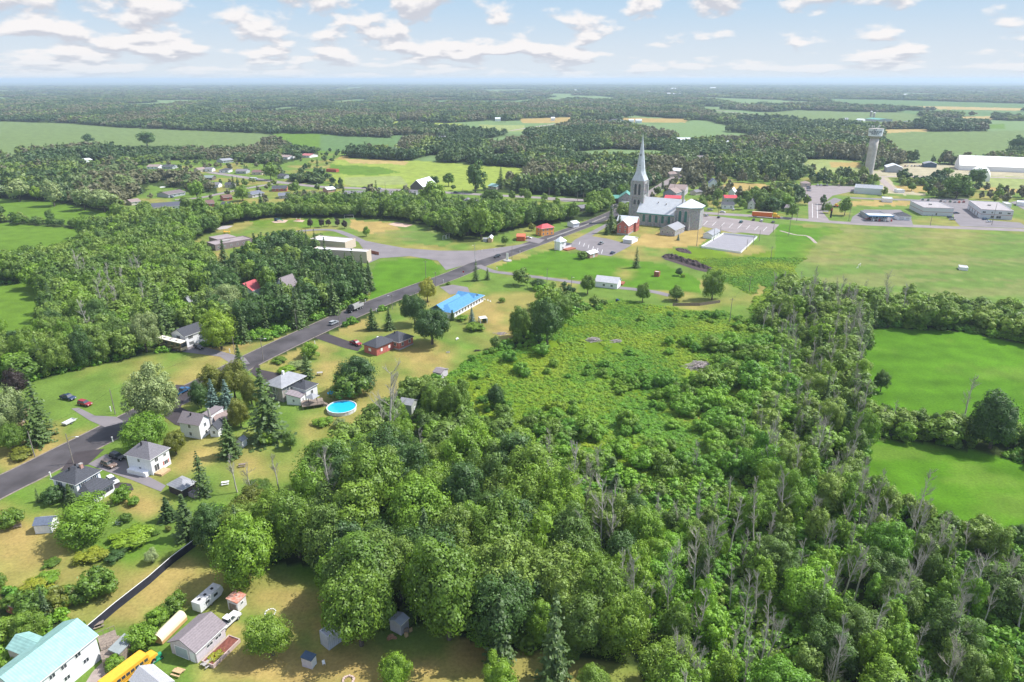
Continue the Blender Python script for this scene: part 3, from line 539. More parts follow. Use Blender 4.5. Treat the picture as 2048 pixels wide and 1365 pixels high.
# ------------------------------------------------------------------ plants
LM = dict(mid=leafmat('leaves_mid', (0.06, 0.105, 0.016), (0.12, 0.175, 0.024)), dark=leafmat('leaves_dark', (0.03, 0.062, 0.02), (0.045, 0.085, 0.022)),
          light=leafmat('leaves_light', (0.085, 0.15, 0.016), (0.12, 0.185, 0.02)), silver=leafmat('leaves_silver', (0.13, 0.16, 0.085), (0.17, 0.195, 0.11)),
          lime=leafmat('leaves_lime', (0.115, 0.18, 0.016), (0.15, 0.20, 0.02)), olive=leafmat('leaves_olive', (0.085, 0.095, 0.018), (0.12, 0.125, 0.022)),
          purple=leafmat('leaves_purple', (0.022, 0.012, 0.018), (0.03, 0.016, 0.02)), wood=leafmat('leaves_wood', (0.05, 0.09, 0.02), (0.13, 0.175, 0.04), patch=60),
          far=leafmat('leaves_far', (0.03, 0.062, 0.022), (0.09, 0.115, 0.05), patch=210), shrub=leafmat('leaves_shrub', (0.06, 0.14, 0.014), (0.12, 0.21, 0.02), patch=14),
          herb=leafmat('leaves_herb', (0.07, 0.155, 0.012), (0.20, 0.235, 0.018), patch=30, rnd=0.4), spruce=leafmat('needles_green', (0.035, 0.062, 0.025), (0.075, 0.11, 0.04)),
          blue=leafmat('needles_blue', (0.075, 0.115, 0.15), (0.09, 0.13, 0.17)), yellow=leafmat('leaves_yellow', (0.15, 0.16, 0.018), (0.19, 0.18, 0.02)),
          palew=leafmat('leaves_pale', (0.2, 0.23, 0.15), (0.24, 0.27, 0.19)), fard=leafmat('leaves_far_dark', (0.022, 0.05, 0.018), (0.05, 0.08, 0.03), patch=100), farg=leafmat('leaves_far_grey', (0.085, 0.08, 0.06), (0.11, 0.10, 0.075), patch=60), farl=leafmat('leaves_far_light', (0.08, 0.125, 0.03), (0.13, 0.155, 0.045), patch=100))
BARK = mat('bark', (0.11, 0.09, 0.075), 0.95, 0.3, 3); DEADB = mat('dead_bark', (0.46, 0.43, 0.375), 0.95, 0.25, 2); DEADT = mat('dead_twigs', (0.42, 0.39, 0.33), 0.95, 0.2, 2)
def rvec(rng, n):
    v = rng.normal(size=(n, 3)); return v/np.linalg.norm(v, axis=1)[:, None]
def leafquads(rng, C, Nn, size, asp=0.75):
    n = len(C); t = rvec(rng, n); u = np.cross(Nn, t); u /= np.linalg.norm(u, axis=1)[:, None]+1e-9; w = np.cross(Nn, u)
    s = (size*(0.6+0.8*rng.random(n)))[:, None]; u = u*s*0.5; w = w*s*0.5*asp
    return np.stack([C-u-w, C+u-w*0.6, C+u*0.8+w, C-u*0.7+w*0.9], 1)
def crown_quads(seed, R=(4, 4, 4.2), zc=5.6, ncl=34, npc=110, leaf=0.5, flat=0.0):
    """leaf clumps spread through the crown: bosses on an uneven shell with gaps between"""
    rng = np.random.default_rng(seed); R = np.array(R)
    d = rvec(rng, ncl*3); keep = []
    for v in d:
        if v[2] < -0.75+flat or rng.random() < 0.13: continue
        if all(np.dot(v, k) < (0.93 if ncl > 45 else 0.86) for k in keep) or rng.random() < 0.25: keep.append(v)
        if len(keep) >= ncl: break
    keep = np.array(keep); rad = 0.58+0.34*rng.random(len(keep)); cr = (0.17+0.17*rng.random(len(keep))) if ncl > 45 else (0.24+0.16*rng.random(len(keep)))
    lob = 1+0.20*np.sin(keep[:, 0]*3+seed)+0.16*np.cos(keep[:, 1]*4+seed*2)+0.10*np.sin(keep[:, 2]*5+seed*3)
    Q = []
    for v, r, c, lb in zip(keep, rad, cr, lob):
        n = int(npc*(c/0.33)**2); a = rvec(rng, n); a[:, 2] += 0.25; a /= np.linalg.norm(a, axis=1)[:, None]
        p = (v*r*lb+a*c*(0.72+0.38*rng.random((n, 1))))
        p = p[np.linalg.norm(p, axis=1) > 0.42]; 
        if len(p) == 0: continue
        a = a[:len(p)]; out = p/np.linalg.norm(p, axis=1)[:, None]
        nn = (p-v*r*lb)/c*0.9+out*0.35+rvec(rng, len(p))*0.42; nn /= np.linalg.norm(nn, axis=1)[:, None]
        Q.append(leafquads(rng, p*R+np.array((0, 0, zc)), nn, leaf))
    m = int(npc*ncl*0.13); p = rvec(rng, m)*(0.35+0.4*rng.random((m, 1))); p = p[p[:, 2] > -0.6]
    Q.append(leafquads(rng, p*R+np.array((0, 0, zc)), rvec(rng, len(p)), leaf*1.5))
    m = int(npc*ncl*0.035); p = rvec(rng, m); p = p[p[:, 2] > -0.5]*(0.92+0.27*rng.random((len(p[p[:, 2] > -0.5]), 1)))
    Q.append(leafquads(rng, p*R+np.array((0, 0, zc)), rvec(rng, len(p)), leaf*0.8))
    return np.concatenate(Q)
def conifer_quads(seed, h=10, r=2.1, lv=26, br=12, leaf=0.34, gap=0.0, low=0.06):
    rng = np.random.default_rng(seed); C = []; Nn = []
    for k in range(lv):
        f = k/(lv-1); z = h*(low+(0.99-low)*f); rr = r*(1-f)**0.85*(0.86+0.28*rng.random())+0.12
        nb = max(4, int(br*(1-f*0.6)))
        for j in range(nb):
            if rng.random() < gap: continue
            a = 2*math.pi*(j+rng.random())/nb; L = rr*(0.75+0.4*rng.random()); ns = max(3, int(L/leaf*1.9))
            t = (np.arange(ns)+0.5)/ns; q = t*L; zz = z-0.28*q-0.12*q*t+0.25*L*t**3
            s = rng.normal(size=ns)*0.10*L*(1-t*0.5)
            C.append(np.stack([np.cos(a)*q-np.sin(a)*s, np.sin(a)*q+np.cos(a)*s, zz], 1))
            nn = np.stack([np.cos(a)*0.4*np.ones(ns), np.sin(a)*0.4*np.ones(ns), np.ones(ns)], 1)+rng.normal(size=(ns, 3))*0.35
            Nn.append(nn/np.linalg.norm(nn, axis=1)[:, None])
    return leafquads(rng, np.concatenate(C), np.concatenate(Nn), leaf*1.25, 0.7)
def trunk_mesh(seed, h=6.0, r=0.28, name='trunk', limbs=6):
    rng = random.Random(seed); m = MB(); top = Vector((rng.uniform(-.3, .3), rng.uniform(-.3, .3), h*0.75))
    m.tube((0, 0, -0.3), (0.02, 0, h*0.3), r*1.25, r*0.85, 7); m.tube((0.02, 0, h*0.3), top, r*0.85, r*0.4, 6)
    for i in range(limbs):
        a = rng.uniform(0, 6.28); z = h*rng.uniform(0.3, 0.6); L = h*rng.uniform(0.3, 0.5)
        m.tube((0, 0, z), (math.cos(a)*L*0.8, math.sin(a)*L*0.8, z+L*0.8), r*0.4, r*0.12, 4)
    return m.mesh(name, BARK)
def dead_meshes(seed, h=10.0, lean=0.06):
    rng = random.Random(seed); t = MB(); b = MB(); r = 0.13
    p = Vector((0, 0, -0.3)); r = 0.16; n = 8; ang = rng.uniform(0, 6.28); nodes = []
    for i in range(n):
        q = p+Vector((math.cos(ang)*lean*rng.uniform(.3, 1.6)*h/n+rng.uniform(-.1, .1), math.sin(ang)*lean*h/n+rng.uniform(-.1, .1), (h+0.3)/n))
        t.tube(p, q, r*(1-i/n)+0.035, r*(1-(i+1)/n)+0.03, 5); nodes.append((p, q)); p = q
    def grow(a, d, L, rr, dep):
        seg = 3 if dep == 0 else 2; q = a
        for s in range(seg):
            d = (d+Vector((rng.uniform(-.3, .3), rng.uniform(-.3, .3), rng.uniform(-.05, .35)))*0.6).normalized(); w = q+d*L/seg
            b.tube(q, w, rr*(1-s/seg*0.6), rr*(1-(s+1)/seg*0.6), 3, False)
            if dep < 2:
                for _ in range(3 if dep == 0 else 2):
                    e = (d+Vector((rng.uniform(-1, 1), rng.uniform(-1, 1), rng.uniform(-.1, .8)))*0.8).normalized(); grow(w, e, L*rng.uniform(.35, .6), rr*0.55, dep+1)
            q = w
    slim = seed % 2
    for i in range(15 if slim else 17):
        k = rng.randrange(3 if slim else 2, n); a = nodes[k][0].lerp(nodes[k][1], rng.random()); an = rng.uniform(0, 6.28); f = (k+1)/n
        grow(a, Vector((math.cos(an), math.sin(an), rng.uniform(.5, 1.4))).normalized(), h*(rng.uniform(.07, .15) if slim else rng.uniform(.12, .24))*(1.3-f*0.7), 0.045, 0)
    return t.mesh('trunk', DEADB), b.mesh('branches', DEADT)

# unit plants are 10 m high; broadleaf crowns 8 m across
CROWN = {}
def crown_variants(key, n, **kw):
    CROWN[key] = [crown_quads(100+i*7+len(key), **kw) for i in range(n)]
crown_variants('near', 6, ncl=95, npc=330, leaf=0.25)
CROWN['near'] += [crown_quads(900+i, R=(3.8, 3.8, 4.6), zc=5.2, ncl=95, npc=320, leaf=0.25) for i in range(3)]
crown_variants('mid', 5, ncl=30, npc=75, leaf=0.6)
crown_variants('far', 4, ncl=15, npc=14, leaf=1.9)
CROWN['slim'] = [crown_quads(500+i, R=(2.5, 2.5, 4.4), zc=5.4, ncl=40, npc=120, leaf=0.30) for i in range(4)]
CROWN['bush'] = [crown_quads(40+i, R=(4.6, 4.6, 4.8), zc=4.2, ncl=34, npc=120, leaf=0.55, flat=0.25) for i in range(4)]
CROWN['tuft'] = [crown_quads(70+i, R=(5, 5, 5), zc=2.5, ncl=14, npc=34, leaf=1.15, flat=0.4) for i in range(3)]
_TM = {}
def crown_mesh(kind, i, m):
    k = (kind, i, m)
    if k not in _TM: _TM[k] = quads_mesh('crown', CROWN[kind][i % len(CROWN[kind])], LM[m])
    return _TM[k]
TRUNKS = [trunk_mesh(i) for i in range(4)]
CON = [conifer_quads(11+i) for i in range(3)]+[conifer_quads(31+i, r=2.6, gap=0.12, lv=20) for i in range(2)]+[conifer_quads(51, r=1.5, br=10)]
CONF = [conifer_quads(61+i, lv=11, br=7, leaf=0.9) for i in range(2)]
def con_mesh(i, m, far=False):
    k = ('con', i, m, far)
    if k not in _TM: _TM[k] = quads_mesh('crown', (CONF if far else CON)[i % (2 if far else 6)], LM[m])
    return _TM[k]
CTRUNK = MB().tube((0, 0, -.3), (0, 0, 9.3), .2, .03, 6).mesh('trunk', BARK)
DEAD = [dead_meshes(i, lean=0.03+0.05*(i % 3)) for i in range(6)]
RNG = random.Random(5)
def plant(name, label, cat, group, loc, h, w, crown, trunk, tname='trunk', cname='crown', uw=8.0, uh=10.0, lean=0.0):
    o = thing(name, label, cat, loc, RNG.uniform(0, 6.28), group); o.scale = (w/uw, w/uw, h/uh)
    if lean: o.rotation_euler = (lean*RNG.uniform(-1, 1), lean*RNG.uniform(-1, 1), o.rotation_euler[2])
    if crown is not None: mk(cname, crown, o)
    if trunk is not None: mk(tname, trunk, o)
    return o
TAKEN = []      # footprints where the loose trees may not grow: x, y, radius

# ------------------------------------------------------------------ buildings
def corners(Nc, R, L, z):
    a, b, c = P(*Nc, z), P(*R, z), P(*L, z); ex = (b-a); w = ex.length; ex.normalize(); ey = Vector((-ex.y, ex.x, 0)); d = (c-a).dot(ey)
    return a, math.atan2(ex.y, ex.x), w, d
def _slab(mb, a, b, c, d, th=0.18):
    vs = [Vector(q) for q in (a, b, c, d)]; n = (vs[1]-vs[0]).cross(vs[3]-vs[0]).normalized()
    if n.z < 0: n = -n
    lo = [v-n*th for v in vs]; mb.add(vs+lo, [(0, 1, 2, 3), (7, 6, 5, 4), (0, 4, 5, 1), (1, 5, 6, 2), (2, 6, 7, 3), (3, 7, 4, 0)])
def roofmesh(w, d, z, kind, rise, oh=0.4, axis='x', frac=0.5, th=0.2):
    """roof over a w x d box whose eaves stand at z"""
    mb = MB(); x0, x1, y0, y1 = -oh, w+oh, -oh, d+oh
    if kind == 'hip':
        if w >= d: r = (y1-y0)/2*frac*2; r = min(r, (x1-x0)/2-.05); p, q = (x0+r, (y0+y1)/2, z+rise), (x1-r, (y0+y1)/2, z+rise)
        else: r = (x1-x0)/2*frac*2; r = min(r, (y1-y0)/2-.05); p, q = ((x0+x1)/2, y0+r, z+rise), ((x0+x1)/2, y1-r, z+rise)
        b = [(x0, y0), (x1, y0), (x1, y1), (x0, y1)]
        vs = [(*k, z-0.16) for k in b]+[(*k, z+0.04) for k in b]+[p, q]
        fs = [(0, 3, 2, 1), (0, 1, 5, 4), (1, 2, 6, 5), (2, 3, 7, 6), (3, 0, 4, 7)]
        fs += [(4, 5, 9, 8), (5, 6, 9), (6, 7, 8, 9), (7, 4, 8)] if w >= d else [(4, 5, 8), (5, 6, 9, 8), (6, 7, 9), (7, 4, 8, 9)]
        mb.add(vs, fs)
    elif kind == 'gable':
        k = rise/((d/2) if axis == 'x' else (w/2))
        if axis == 'x':
            m = d/2; _slab(mb, (x0, y0, z-k*oh+.1), (x1, y0, z-k*oh+.1), (x1, m, z+rise+.1), (x0, m, z+rise+.1), th); _slab(mb, (x0, m, z+rise+.1), (x1, m, z+rise+.1), (x1, y1, z-k*oh+.1), (x0, y1, z-k*oh+.1), th)
        else:
            m = w/2; _slab(mb, (x0, y0, z-k*oh+.1), (m, y0, z+rise+.1), (m, y1, z+rise+.1), (x0, y1, z-k*oh+.1), th); _slab(mb, (m, y0, z+rise+.1), (x1, y0, z-k*oh+.1), (x1, y1, z-k*oh+.1), (m, y1, z+rise+.1), th)
    elif kind == 'shed':      # falls towards the front
        _slab(mb, (x0, y0, z), (x1, y0, z), (x1, y1, z+rise), (x0, y1, z+rise), th)
    elif kind == 'shedx':
        _slab(mb, (x0, y0, z), (x0, y1, z), (x1, y1, z+rise), (x1, y0, z+rise), th)
    elif kind == 'flat':
        mb.box(0.12, 0.12, z-.15, w-.12, d-.12, z)
    return mb
def wallmesh(w, d, z, kind, rise, axis):
    mb = MB()
    if kind == 'gable':
        if axis == 'x':
            v = [(0, 0, 0), (w, 0, 0), (w, d, 0), (0, d, 0), (0, 0, z), (w, 0, z), (w, d, z), (0, d, z), (0, d/2, z+rise), (w, d/2, z+rise)]
            mb.add(v, [(0, 3, 2, 1), (0, 1, 5, 4), (2, 3, 7, 6), (0, 4, 8, 7, 3), (1, 2, 6, 9, 5)])
        else:
            v = [(0, 0, 0), (w, 0, 0), (w, d, 0), (0, d, 0), (0, 0, z), (w, 0, z), (w, d, z), (0, d, z), (w/2, 0, z+rise), (w/2, d, z+rise)]
            mb.add(v, [(0, 3, 2, 1), (0, 1, 5, 8, 4), (2, 3, 7, 9, 6), (0, 4, 7, 3), (1, 2, 6, 5)])
    elif kind == 'shed': mb.add([(0, 0, 0), (w, 0, 0), (w, d, 0), (0, d, 0), (0, 0, z), (w, 0, z), (w, d, z+rise), (0, d, z+rise)], [(0, 3, 2, 1), (0, 1, 5, 4), (1, 2, 6, 5), (2, 3, 7, 6), (3, 0, 4, 7)])
    elif kind == 'shedx': mb.add([(0, 0, 0), (w, 0, 0), (w, d, 0), (0, d, 0), (0, 0, z), (w, 0, z+rise), (w, d, z+rise), (0, d, z)], [(0, 3, 2, 1), (0, 1, 5, 4), (1, 2, 6, 5), (2, 3, 7, 6), (3, 0, 4, 7)])
    elif kind == 'flat':
        mb.box(0, 0, 0, w, d, z)
        for q in ((0, 0, w, .25), (0, d-.25, w, d), (0, .25, .25, d-.25), (w-.25, .25, w, d-.25)): mb.box(q[0]+.003, q[1]+.003, z, q[2]-.003, q[3]-.003, z+.35)
    else: mb.box(0, 0, 0, w, d, z)
    return mb
def opening(parent, side, u, zb, ww, hh, w, d, frame=TRIM, pane=GLASS, name='window', shut=None, bars=True):
    """a window or door on side f(ront) l(eft) r(ight) b(ack); u metres along it"""
    def box(mb, a0, a1, z0, z1, o0, o1):
        if side == 'f': mb.box(a0, -o1, z0, a1, -o0, z1)
        elif side == 'b': mb.box(a0, d+o0, z0, a1, d+o1, z1)
        elif side == 'l': mb.box(-o1, a0, z0, -o0, a1, z1)
        else: mb.box(w+o0, a0, z0, w+o1, a1, z1)
    m = MB(); t = 0.09
    box(m, u-ww/2-t, u+ww/2+t, zb-t, zb, -0.05, .07); box(m, u-ww/2-t, u+ww/2+t, zb+hh, zb+hh+t, -0.05, .07)
    box(m, u-ww/2-t, u-ww/2, zb, zb+hh, -0.05, .07); box(m, u+ww/2, u+ww/2+t, zb, zb+hh, -0.05, .07)
    if bars: box(m, u-.03, u+.03, zb, zb+hh, .045, .06)
    o = m.build(name, frame, parent); m = MB(); box(m, u-ww/2, u+ww/2, zb, zb+hh, -0.05, .04); m.build('pane' if name == 'window' else 'panel', pane, o)
    if shut:
        for sgn in (-1, 1):
            m = MB(); c = u+sgn*(ww/2+t+.2); box(m, c-.18, c+.18, zb-.03, zb+hh+.03, -.02, .05); m.build('shutter', shut, o)
    return o
def auto_windows(t, w, d, z, storeys, sides, ww=1.0, hh=1.3, gap=2.6, shut=None, frame=TRIM, z0=0.0, pane=GLASS):
    for s in sides:
        Ln = w if s in 'fb' else d; n = max(1, int((Ln-0.8)/gap))
        for k in range(storeys):
            zz = z0+(z-z0)/storeys*k+((z-z0)/storeys-hh)*0.55
            for i in range(n): opening(t, s, Ln*(i+.5)/n, zz, ww, hh, w, d, frame, shut=shut)
def house(name, label, cat, Nc, R, L, z, roof='gable', rise=1.5, wall=WHITE, rm=SH_DARK, axis='x', oh=0.4, storeys=1, sides='fr', gap=2.6, win=(1.0, 1.2), shut=None, found=0.0, group=None, frac=.5, door=None, frame=TRIM, size=None, chimney=None, vents=0, drop=0.0, fascia=None, maxd=None):
    a, rot, w, d = corners(Nc, R, L, z); oh2 = oh if roof != 'flat' else 0
    if size: w, d = size[0] or w, size[1] or d
    if not size and MPX(Nc[1]) > 0.3: d = min(d, maxd or max(1.15*w, 10))      # eaves read at a grazing angle give poor depths
    w -= 2*oh2; d -= 2*oh2; d = max(d, 2.0)
    off = Matrix.Rotation(rot, 3, 'Z') @ Vector((oh2, oh2, 0)); loc = (a.x+off.x, a.y+off.y, 0)
    t = thing(name, label, cat, loc, rot, group); t['_w'] = 0
    del t['_w']
    wallmesh(w, d, z-0.02, roof, rise, axis).build('wall', wall, t)
    if found: MB().box(-.04, -.04, 0, w+.04, d+.04, found).build('foundation', CONC, t)
    rf = roofmesh(w, d, z, roof, rise, oh, axis, frac).build('roof', rm, t)
    if storeys: auto_windows(t, w, d, z, storeys, sides, win[0], win[1], gap, shut, frame, found)
    if roof != 'flat' and fascia is None:     # pale gutter line under the eaves
        m = MB()
        if roof == 'hip': m.box(-oh-.04, -oh-.06, z-.15, w+oh+.04, -oh-.003, z-.02); m.box(w+oh+.003, -oh-.003, z-.15, w+oh+.06, d+oh, z-.02); m.box(-oh-.06, -oh-.003, z-.15, -oh-.003, d+oh, z-.02)
        elif roof == 'gable' and axis == 'x': k = rise/(d/2); m.box(-oh, -oh-.1, z-k*oh-.1, w+oh, -oh-.02, z-k*oh+.06)
        elif roof == 'gable': k = rise/(w/2); m.box(w+oh+.02, -oh, z-k*oh-.1, w+oh+.1, d+oh, z-k*oh+.06)
        if m.v: m.build('gutter', TRIM, t)
    if chimney:
        cx, cy, ch = chimney; m = MB(); m.cbox(w*cx, d*cy, z+rise*0.3, .7, .7, ch); c = m.build('chimney', BRICK_P, rf); MB().cbox(w*cx, d*cy, z+rise*.3+ch+.001, .85, .85, .12).build('cap', CONC, rf)
    for i in range(vents): MB().cbox(w*(.35+.25*i), d*.56, z+rise*.62, .32, .32, rise*.30+.35).build('roof_vent', BLACK, rf)
    for (s, u, zb, ww, hh) in (door or []): opening(t, s, u*(w if s in 'fb' else d), zb, ww, hh, w, d, TRIM, mat('door_panel', (0.55, 0.56, 0.58), .6, .05), 'door', bars=False)
    cxy = off+Matrix.Rotation(rot, 3, 'Z') @ Vector((w/2, d/2, 0)); cx_, cy_ = a.x+cxy.x, a.y+cxy.y; TAKEN.append((cx_, cy_, math.hypot(w, d)/2+0.5))
    if True:      # open yard on the near side
        r_ = math.hypot(cx_, cy_); reach = min(14 if 'hidden' in label or 'gable peak' in label else 42, 6.5*r_/CAMH); k = 0
        while k < reach: k += 5; TAKEN.append((cx_*(1-k/r_), cy_*(1-k/r_), w*.45+1))
    t_w = (t, w, d); print('%-60s w %.1f d %.1f' % (label[:60], w, d)); return t_w
TAKEN = []
# chimneyed hip house, lower left
t, w, d = house('house', 'white two-storey house with dark hipped roof and brick chimney beside the roadside lawn', 'house', (151, 970.8), (203.6, 940.3), (102, 956.5), 5.0, 'hip', 2.4, WHITE, SH_DARK, storeys=2, sides='frl', gap=3.0, shut=NAVY, chimney=(.62, .32, 2.2), vents=2)
MB().box(0.3, -4.6, 0, w-.4, -0.01, 2.6).build('porch_wall', WHITE, t)
mb = MB(); v = [(0, -5, 2.6), (w, -5, 2.6), (w, 0-.01, 2.6), (0, -.01, 2.6), (0, -5, 2.75), (w, -5, 2.75), (1.9, -.01, 4.1), (w-1.9, -.01, 4.1), (0, -.01, 2.75), (w, -.01, 2.75)]
mb.add(v, [(0, 3, 2, 1), (0, 1, 5, 4), (4, 5, 7, 6), (4, 6, 8), (5, 9, 7), (0, 4, 8, 3), (1, 2, 9, 5)]); mb.build('porch_roof', SH_DARK, t)
for i in range(5):
    m = MB().box(1.2+i*(w-2.4)/4-.5, -4.66, 1.0, 1.2+i*(w-2.4)/4+.5, -4.58, 2.1); m.build('window', GLASS, t)
# hip house on the driveway
t, w, d = house('house', 'white two-storey house with grey hipped roof and tan deck, beside two dark cars', 'house', (300, 921), (341, 895.5), (251, 907.5), 5.0, 'hip', 3.1, WHITE, SH_GREY, storeys=2, sides='l', gap=4.5, win=(.7, .9), vents=2)
opening(t, 'r' if False else 'f', w*.25, 0.7, 1.5, 1.9, w, d, name='door'); opening(t, 'f', w*.75, 1.0, 1.2, 1.1, w, d, shut=BRICK); opening(t, 'f', w*.3, 3.3, 1.0, 1.1, w, d); opening(t, 'f', w*.75, 3.4, .8, .8, w, d)
MB().box(w*.05, -2.6, 0.0, w*.55, -.02, .6).build('deck', WOOD_L, t); MB().box(-1.5, 1.0, 0, -.02, d*.9, 1.3).build('entry_wing', WHITE, t)
# mauve roof house
t, w, d = house('house', 'white two-storey house with mauve-grey gable roof and small dark-roofed annex', 'house', (397.5, 851), (424, 834), (357.5, 841.5), 5.0, 'gable', 2.2, WHITE, SH_MAUVE, axis='y', storeys=2, sides='lf', gap=3.4, win=(.8, 1.1), vents=1)
MB().cbox(w*.98, -.05, 0, .6, .5, 8.0).build('chimney', CONC, t)
MB().box(w+.4, 1.0, 0, w+7.0, d*.55, 4.7).build('side_wing', WHITE, t); MB().box(w+.2, .8, 4.75, w+7.2, d*.55+.2, 4.95).build('side_roof', SH_MAUVE, t)
opening(t, 'f', w*.5, .8, .7, 1.1, w, d)
t2, w2, d2 = house('annex', 'small white annex with dark gable roof in front of the mauve-roofed house', 'annex', (436, 859), (451, 845.5), (419, 854), 2.9, 'gable', 1.5, WHITE, SH_DARK, axis='x', storeys=1, sides='lf', gap=2.2, win=(.7, .9))
house('carport', 'long low carport with brownish roof behind the mauve-roofed house', 'carport', (432, 845), (478, 832), (424, 828), 3.0, 'gable', .9, BARNW, SH_TAN, axis='x', storeys=0)
house('garden_shed', 'small white shed with pale roof behind the narrow spruce', 'shed', (484, 884), (495, 876), (474, 880), 2.2, 'gable', .8, WHITE, MT_GREY, axis='x', storeys=0, oh=.2)
# stone house by the pool
t, w, d = house('house', 'tan stone two-storey house with pale grey hipped metal roof beside the deck', 'house', (563, 777.4), (613.6, 751.8), (531, 765), 5.5, 'hip', 2.3, STONE_T, MT_GREY, oh=.7, storeys=2, sides='fl', gap=3.2, win=(.9, 1.6), vents=0)
MB().cbox(w*.45, d*.5, 7.6, .7, .7, 1.3).build('chimney', TRIM, t)
MB().box(-.06, -.06, 0, .5, .5, 5.3).build('quoin', CONC, t)
house('annex', 'white wing with dark hipped roof on the stone house', 'annex', (611.5, 781), (637, 767.5), (586, 770), 4.2, 'hip', 1.8, WHITE, SH_DARK, storeys=1, sides='f', gap=3, win=(.9, 1.4), vents=1)
house('annex', 'low white lean-to below the stone house', 'annex', (601, 796.5), (611.5, 787), (574.5, 790.5), 2.9, 'shed', 1.0, WHITE, SH_MAUVE, storeys=1, sides='lf', gap=2.2, win=(.6, .9), oh=.2)
# brick bungalow in two blocks
t, w, d = house('house', 'red brick bungalow with charcoal hipped roof on the dry lawn above the pool', 'house', (798, 686), (829, 672.8), (762, 676.5), 3.5, 'hip', 2.6, BRICK, SH_DARK, storeys=1, sides='frl', gap=3.4, win=(1.1, 1.3), found=.6, oh=.5, vents=1)
a, r_, w2, d2 = corners((752.8, 697), (789, 680.5), (721.7, 689.6), 3.5)
inv = Matrix.Rotation(-t.rotation_euler[2], 3, 'Z'); q = inv @ (Vector((a.x, a.y, 0))-t.location)
MB().box(q.x+.5, q.y+.5, 0, q.x+w2-.5, q.y+d2-.5, 3.48).build('wing_wall', BRICK, t)
rm_ = roofmesh(w2-1, d2-1, 3.5, 'hip', 2.3, .5); rm_.v = [(x+q.x+.5, y+q.y+.5, z) for x, y, z in rm_.v]; rr = rm_.build('wing_roof', SH_DARK, t)
for (u, sd) in ((.3, 'f'), (.7, 'f')): MB().box(q.x+w2*u-.5, q.y+.42, 1.2, q.x+w2*u+.5, q.y+.497, 2.4).build('window', TRIM, t)
MB().box(q.x+.42, q.y+d2*.45, 1.2, q.x+.497, q.y+d2*.62, 2.4).build('window', TRIM, t); MB().box(q.x+w2*.55, q.y+d2*.55, 5.1, q.x+w2*.55+.8, q.y+d2*.55+1.3, 5.22).build('skylight', TRIM, rr)
# blue roof
t, w, d = house('house', 'long low house with bright blue metal roof beside the main road', 'house', (905, 627), (970, 591), (877, 612.5), 2.9, 'hip', 2.0, WHITE, MT_BLUE, storeys=1, sides='f', gap=2.4, win=(1.2, 1.4), oh=.6, frac=.45)
rm_ = roofmesh(w*.62, 7, 3.2, 'gable', 2.2, .5, 'x'); rm_.v = [(x+.3, y+d*.45, z) for x, y, z in rm_.v]; rm_.build('rear_roof', MT_BLUE, t); MB().box(.3, d*.45, 0, .3+w*.62, d*.45+7, 3.2).build('rear_wall', WHITE, t)
rm_ = roofmesh(7, 9, 3.1, 'gable', 1.9, .5, 'y'); rm_.v = [(x+w-8.5, y+1.5, z) for x, y, z in rm_.v]; rm_.build('cross_roof', MT_BLUE, t); mb = MB(); mb.add([(w-8.5, 1.5, 3.0), (w-1.5, 1.5, 3.0), (w-5, 1.5, 4.9)], [(0, 1, 2)]); mb.build('dormer_front', WHITE, t)
# orange house
house('house', 'orange two-storey house with red hipped roof beside the main road', 'house', (1082.5, 458.3), (1109.5, 454.6), (1066.5, 455.2), 5.2, 'hip', 2.3, ORANGE, MT_RED, storeys=2, sides='fl', gap=3.0, win=(.9, 1.3))
t, w, d = house('house', 'white house with pale hipped roof and red deck at the corner of the church lot', 'house', (1120, 485.2), (1134, 482), (1096.8, 484.8), 5.4, 'hip', 2.6, WHITE, MT_WHITE, storeys=2, sides='f', gap=3.5, win=(.8, 1.1))
MB().box(w+.02, 0, 0, w+5, 6, 2.6).build('porch_wall', WHITE, t); MB().box(w-.1, -.3, 2.62, w+5.3, 6.3, 2.85).build('porch_roof', SH_DARK, t); MB().box(w-3, -4, 0, w+5, -.05, .7).build('deck', WOOD_R, t)
t, w, d = house('hut', 'small brick hut with white gable roof at the edge of the church lot', 'hut', (1180.5, 509), (1197.5, 504), (1168.8, 504.5), 2.7, 'gable', 1.1, BRICK_P, MT_WHITE, axis='x', storeys=0, door=[('f', .5, 0, 1.6, 2.0)])
t, w, d = house('garage', 'white garage with pale roof and wide door below the brick rectory', 'garage', (1264.5, 481), (1277.5, 474.8), (1245.4, 478.2), 2.6, 'gable', 1.2, WHITE, MT_WHITE, axis='y', storeys=0, door=[('l', .5, 0, 5.0, 2.1)])
# rectory
t, w, d = house('rectory', 'red brick three-gabled rectory with white metal roof beside the church', 'rectory', (1257.4, 452), (1270, 444.5), (1237, 447.7), 6.8, 'gable', 3.4, BRICK, MT_WHITE, axis='x', storeys=2, sides='lfr', gap=2.8, win=(.8, 1.4), found=1.2)
rm_ = roofmesh(7.5, 14, 6.8, 'gable', 3.2, .4, 'y'); rm_.v = [(x+w, y-1.5, z) for x, y, z in rm_.v]; rm_.build('cross_roof', MT_WHITE, t)
wm = wallmesh(7.5, 14, 6.75, 'gable', 3.2, 'y'); wm.v = [(x+w+.02, y-1.5, z) for x, y, z in wm.v]; cw = wm.build('cross_wall', BRICK, t)
for k in range(2):
    for i in range(2): MB().box(w+1.6+i*3, -1.58, 1.9+k*3, w+2.5+i*3, -1.5, 3.3+k*3).build('window', GLASS, t)
    for i in range(4): MB().box(w+7.52, .2+i*3, 1.9+k*3, w+7.6, 1.1+i*3, 3.3+k*3).build('window', GLASS, t)
MB().box(w+7.6, 0, 3.2, w+12, 12, 3.4).build('porch_roof', MT_GREY, t); MB().box(w+7.6, 0, 0, w+12, 12, 1.2).build('porch_base', CONC, t)
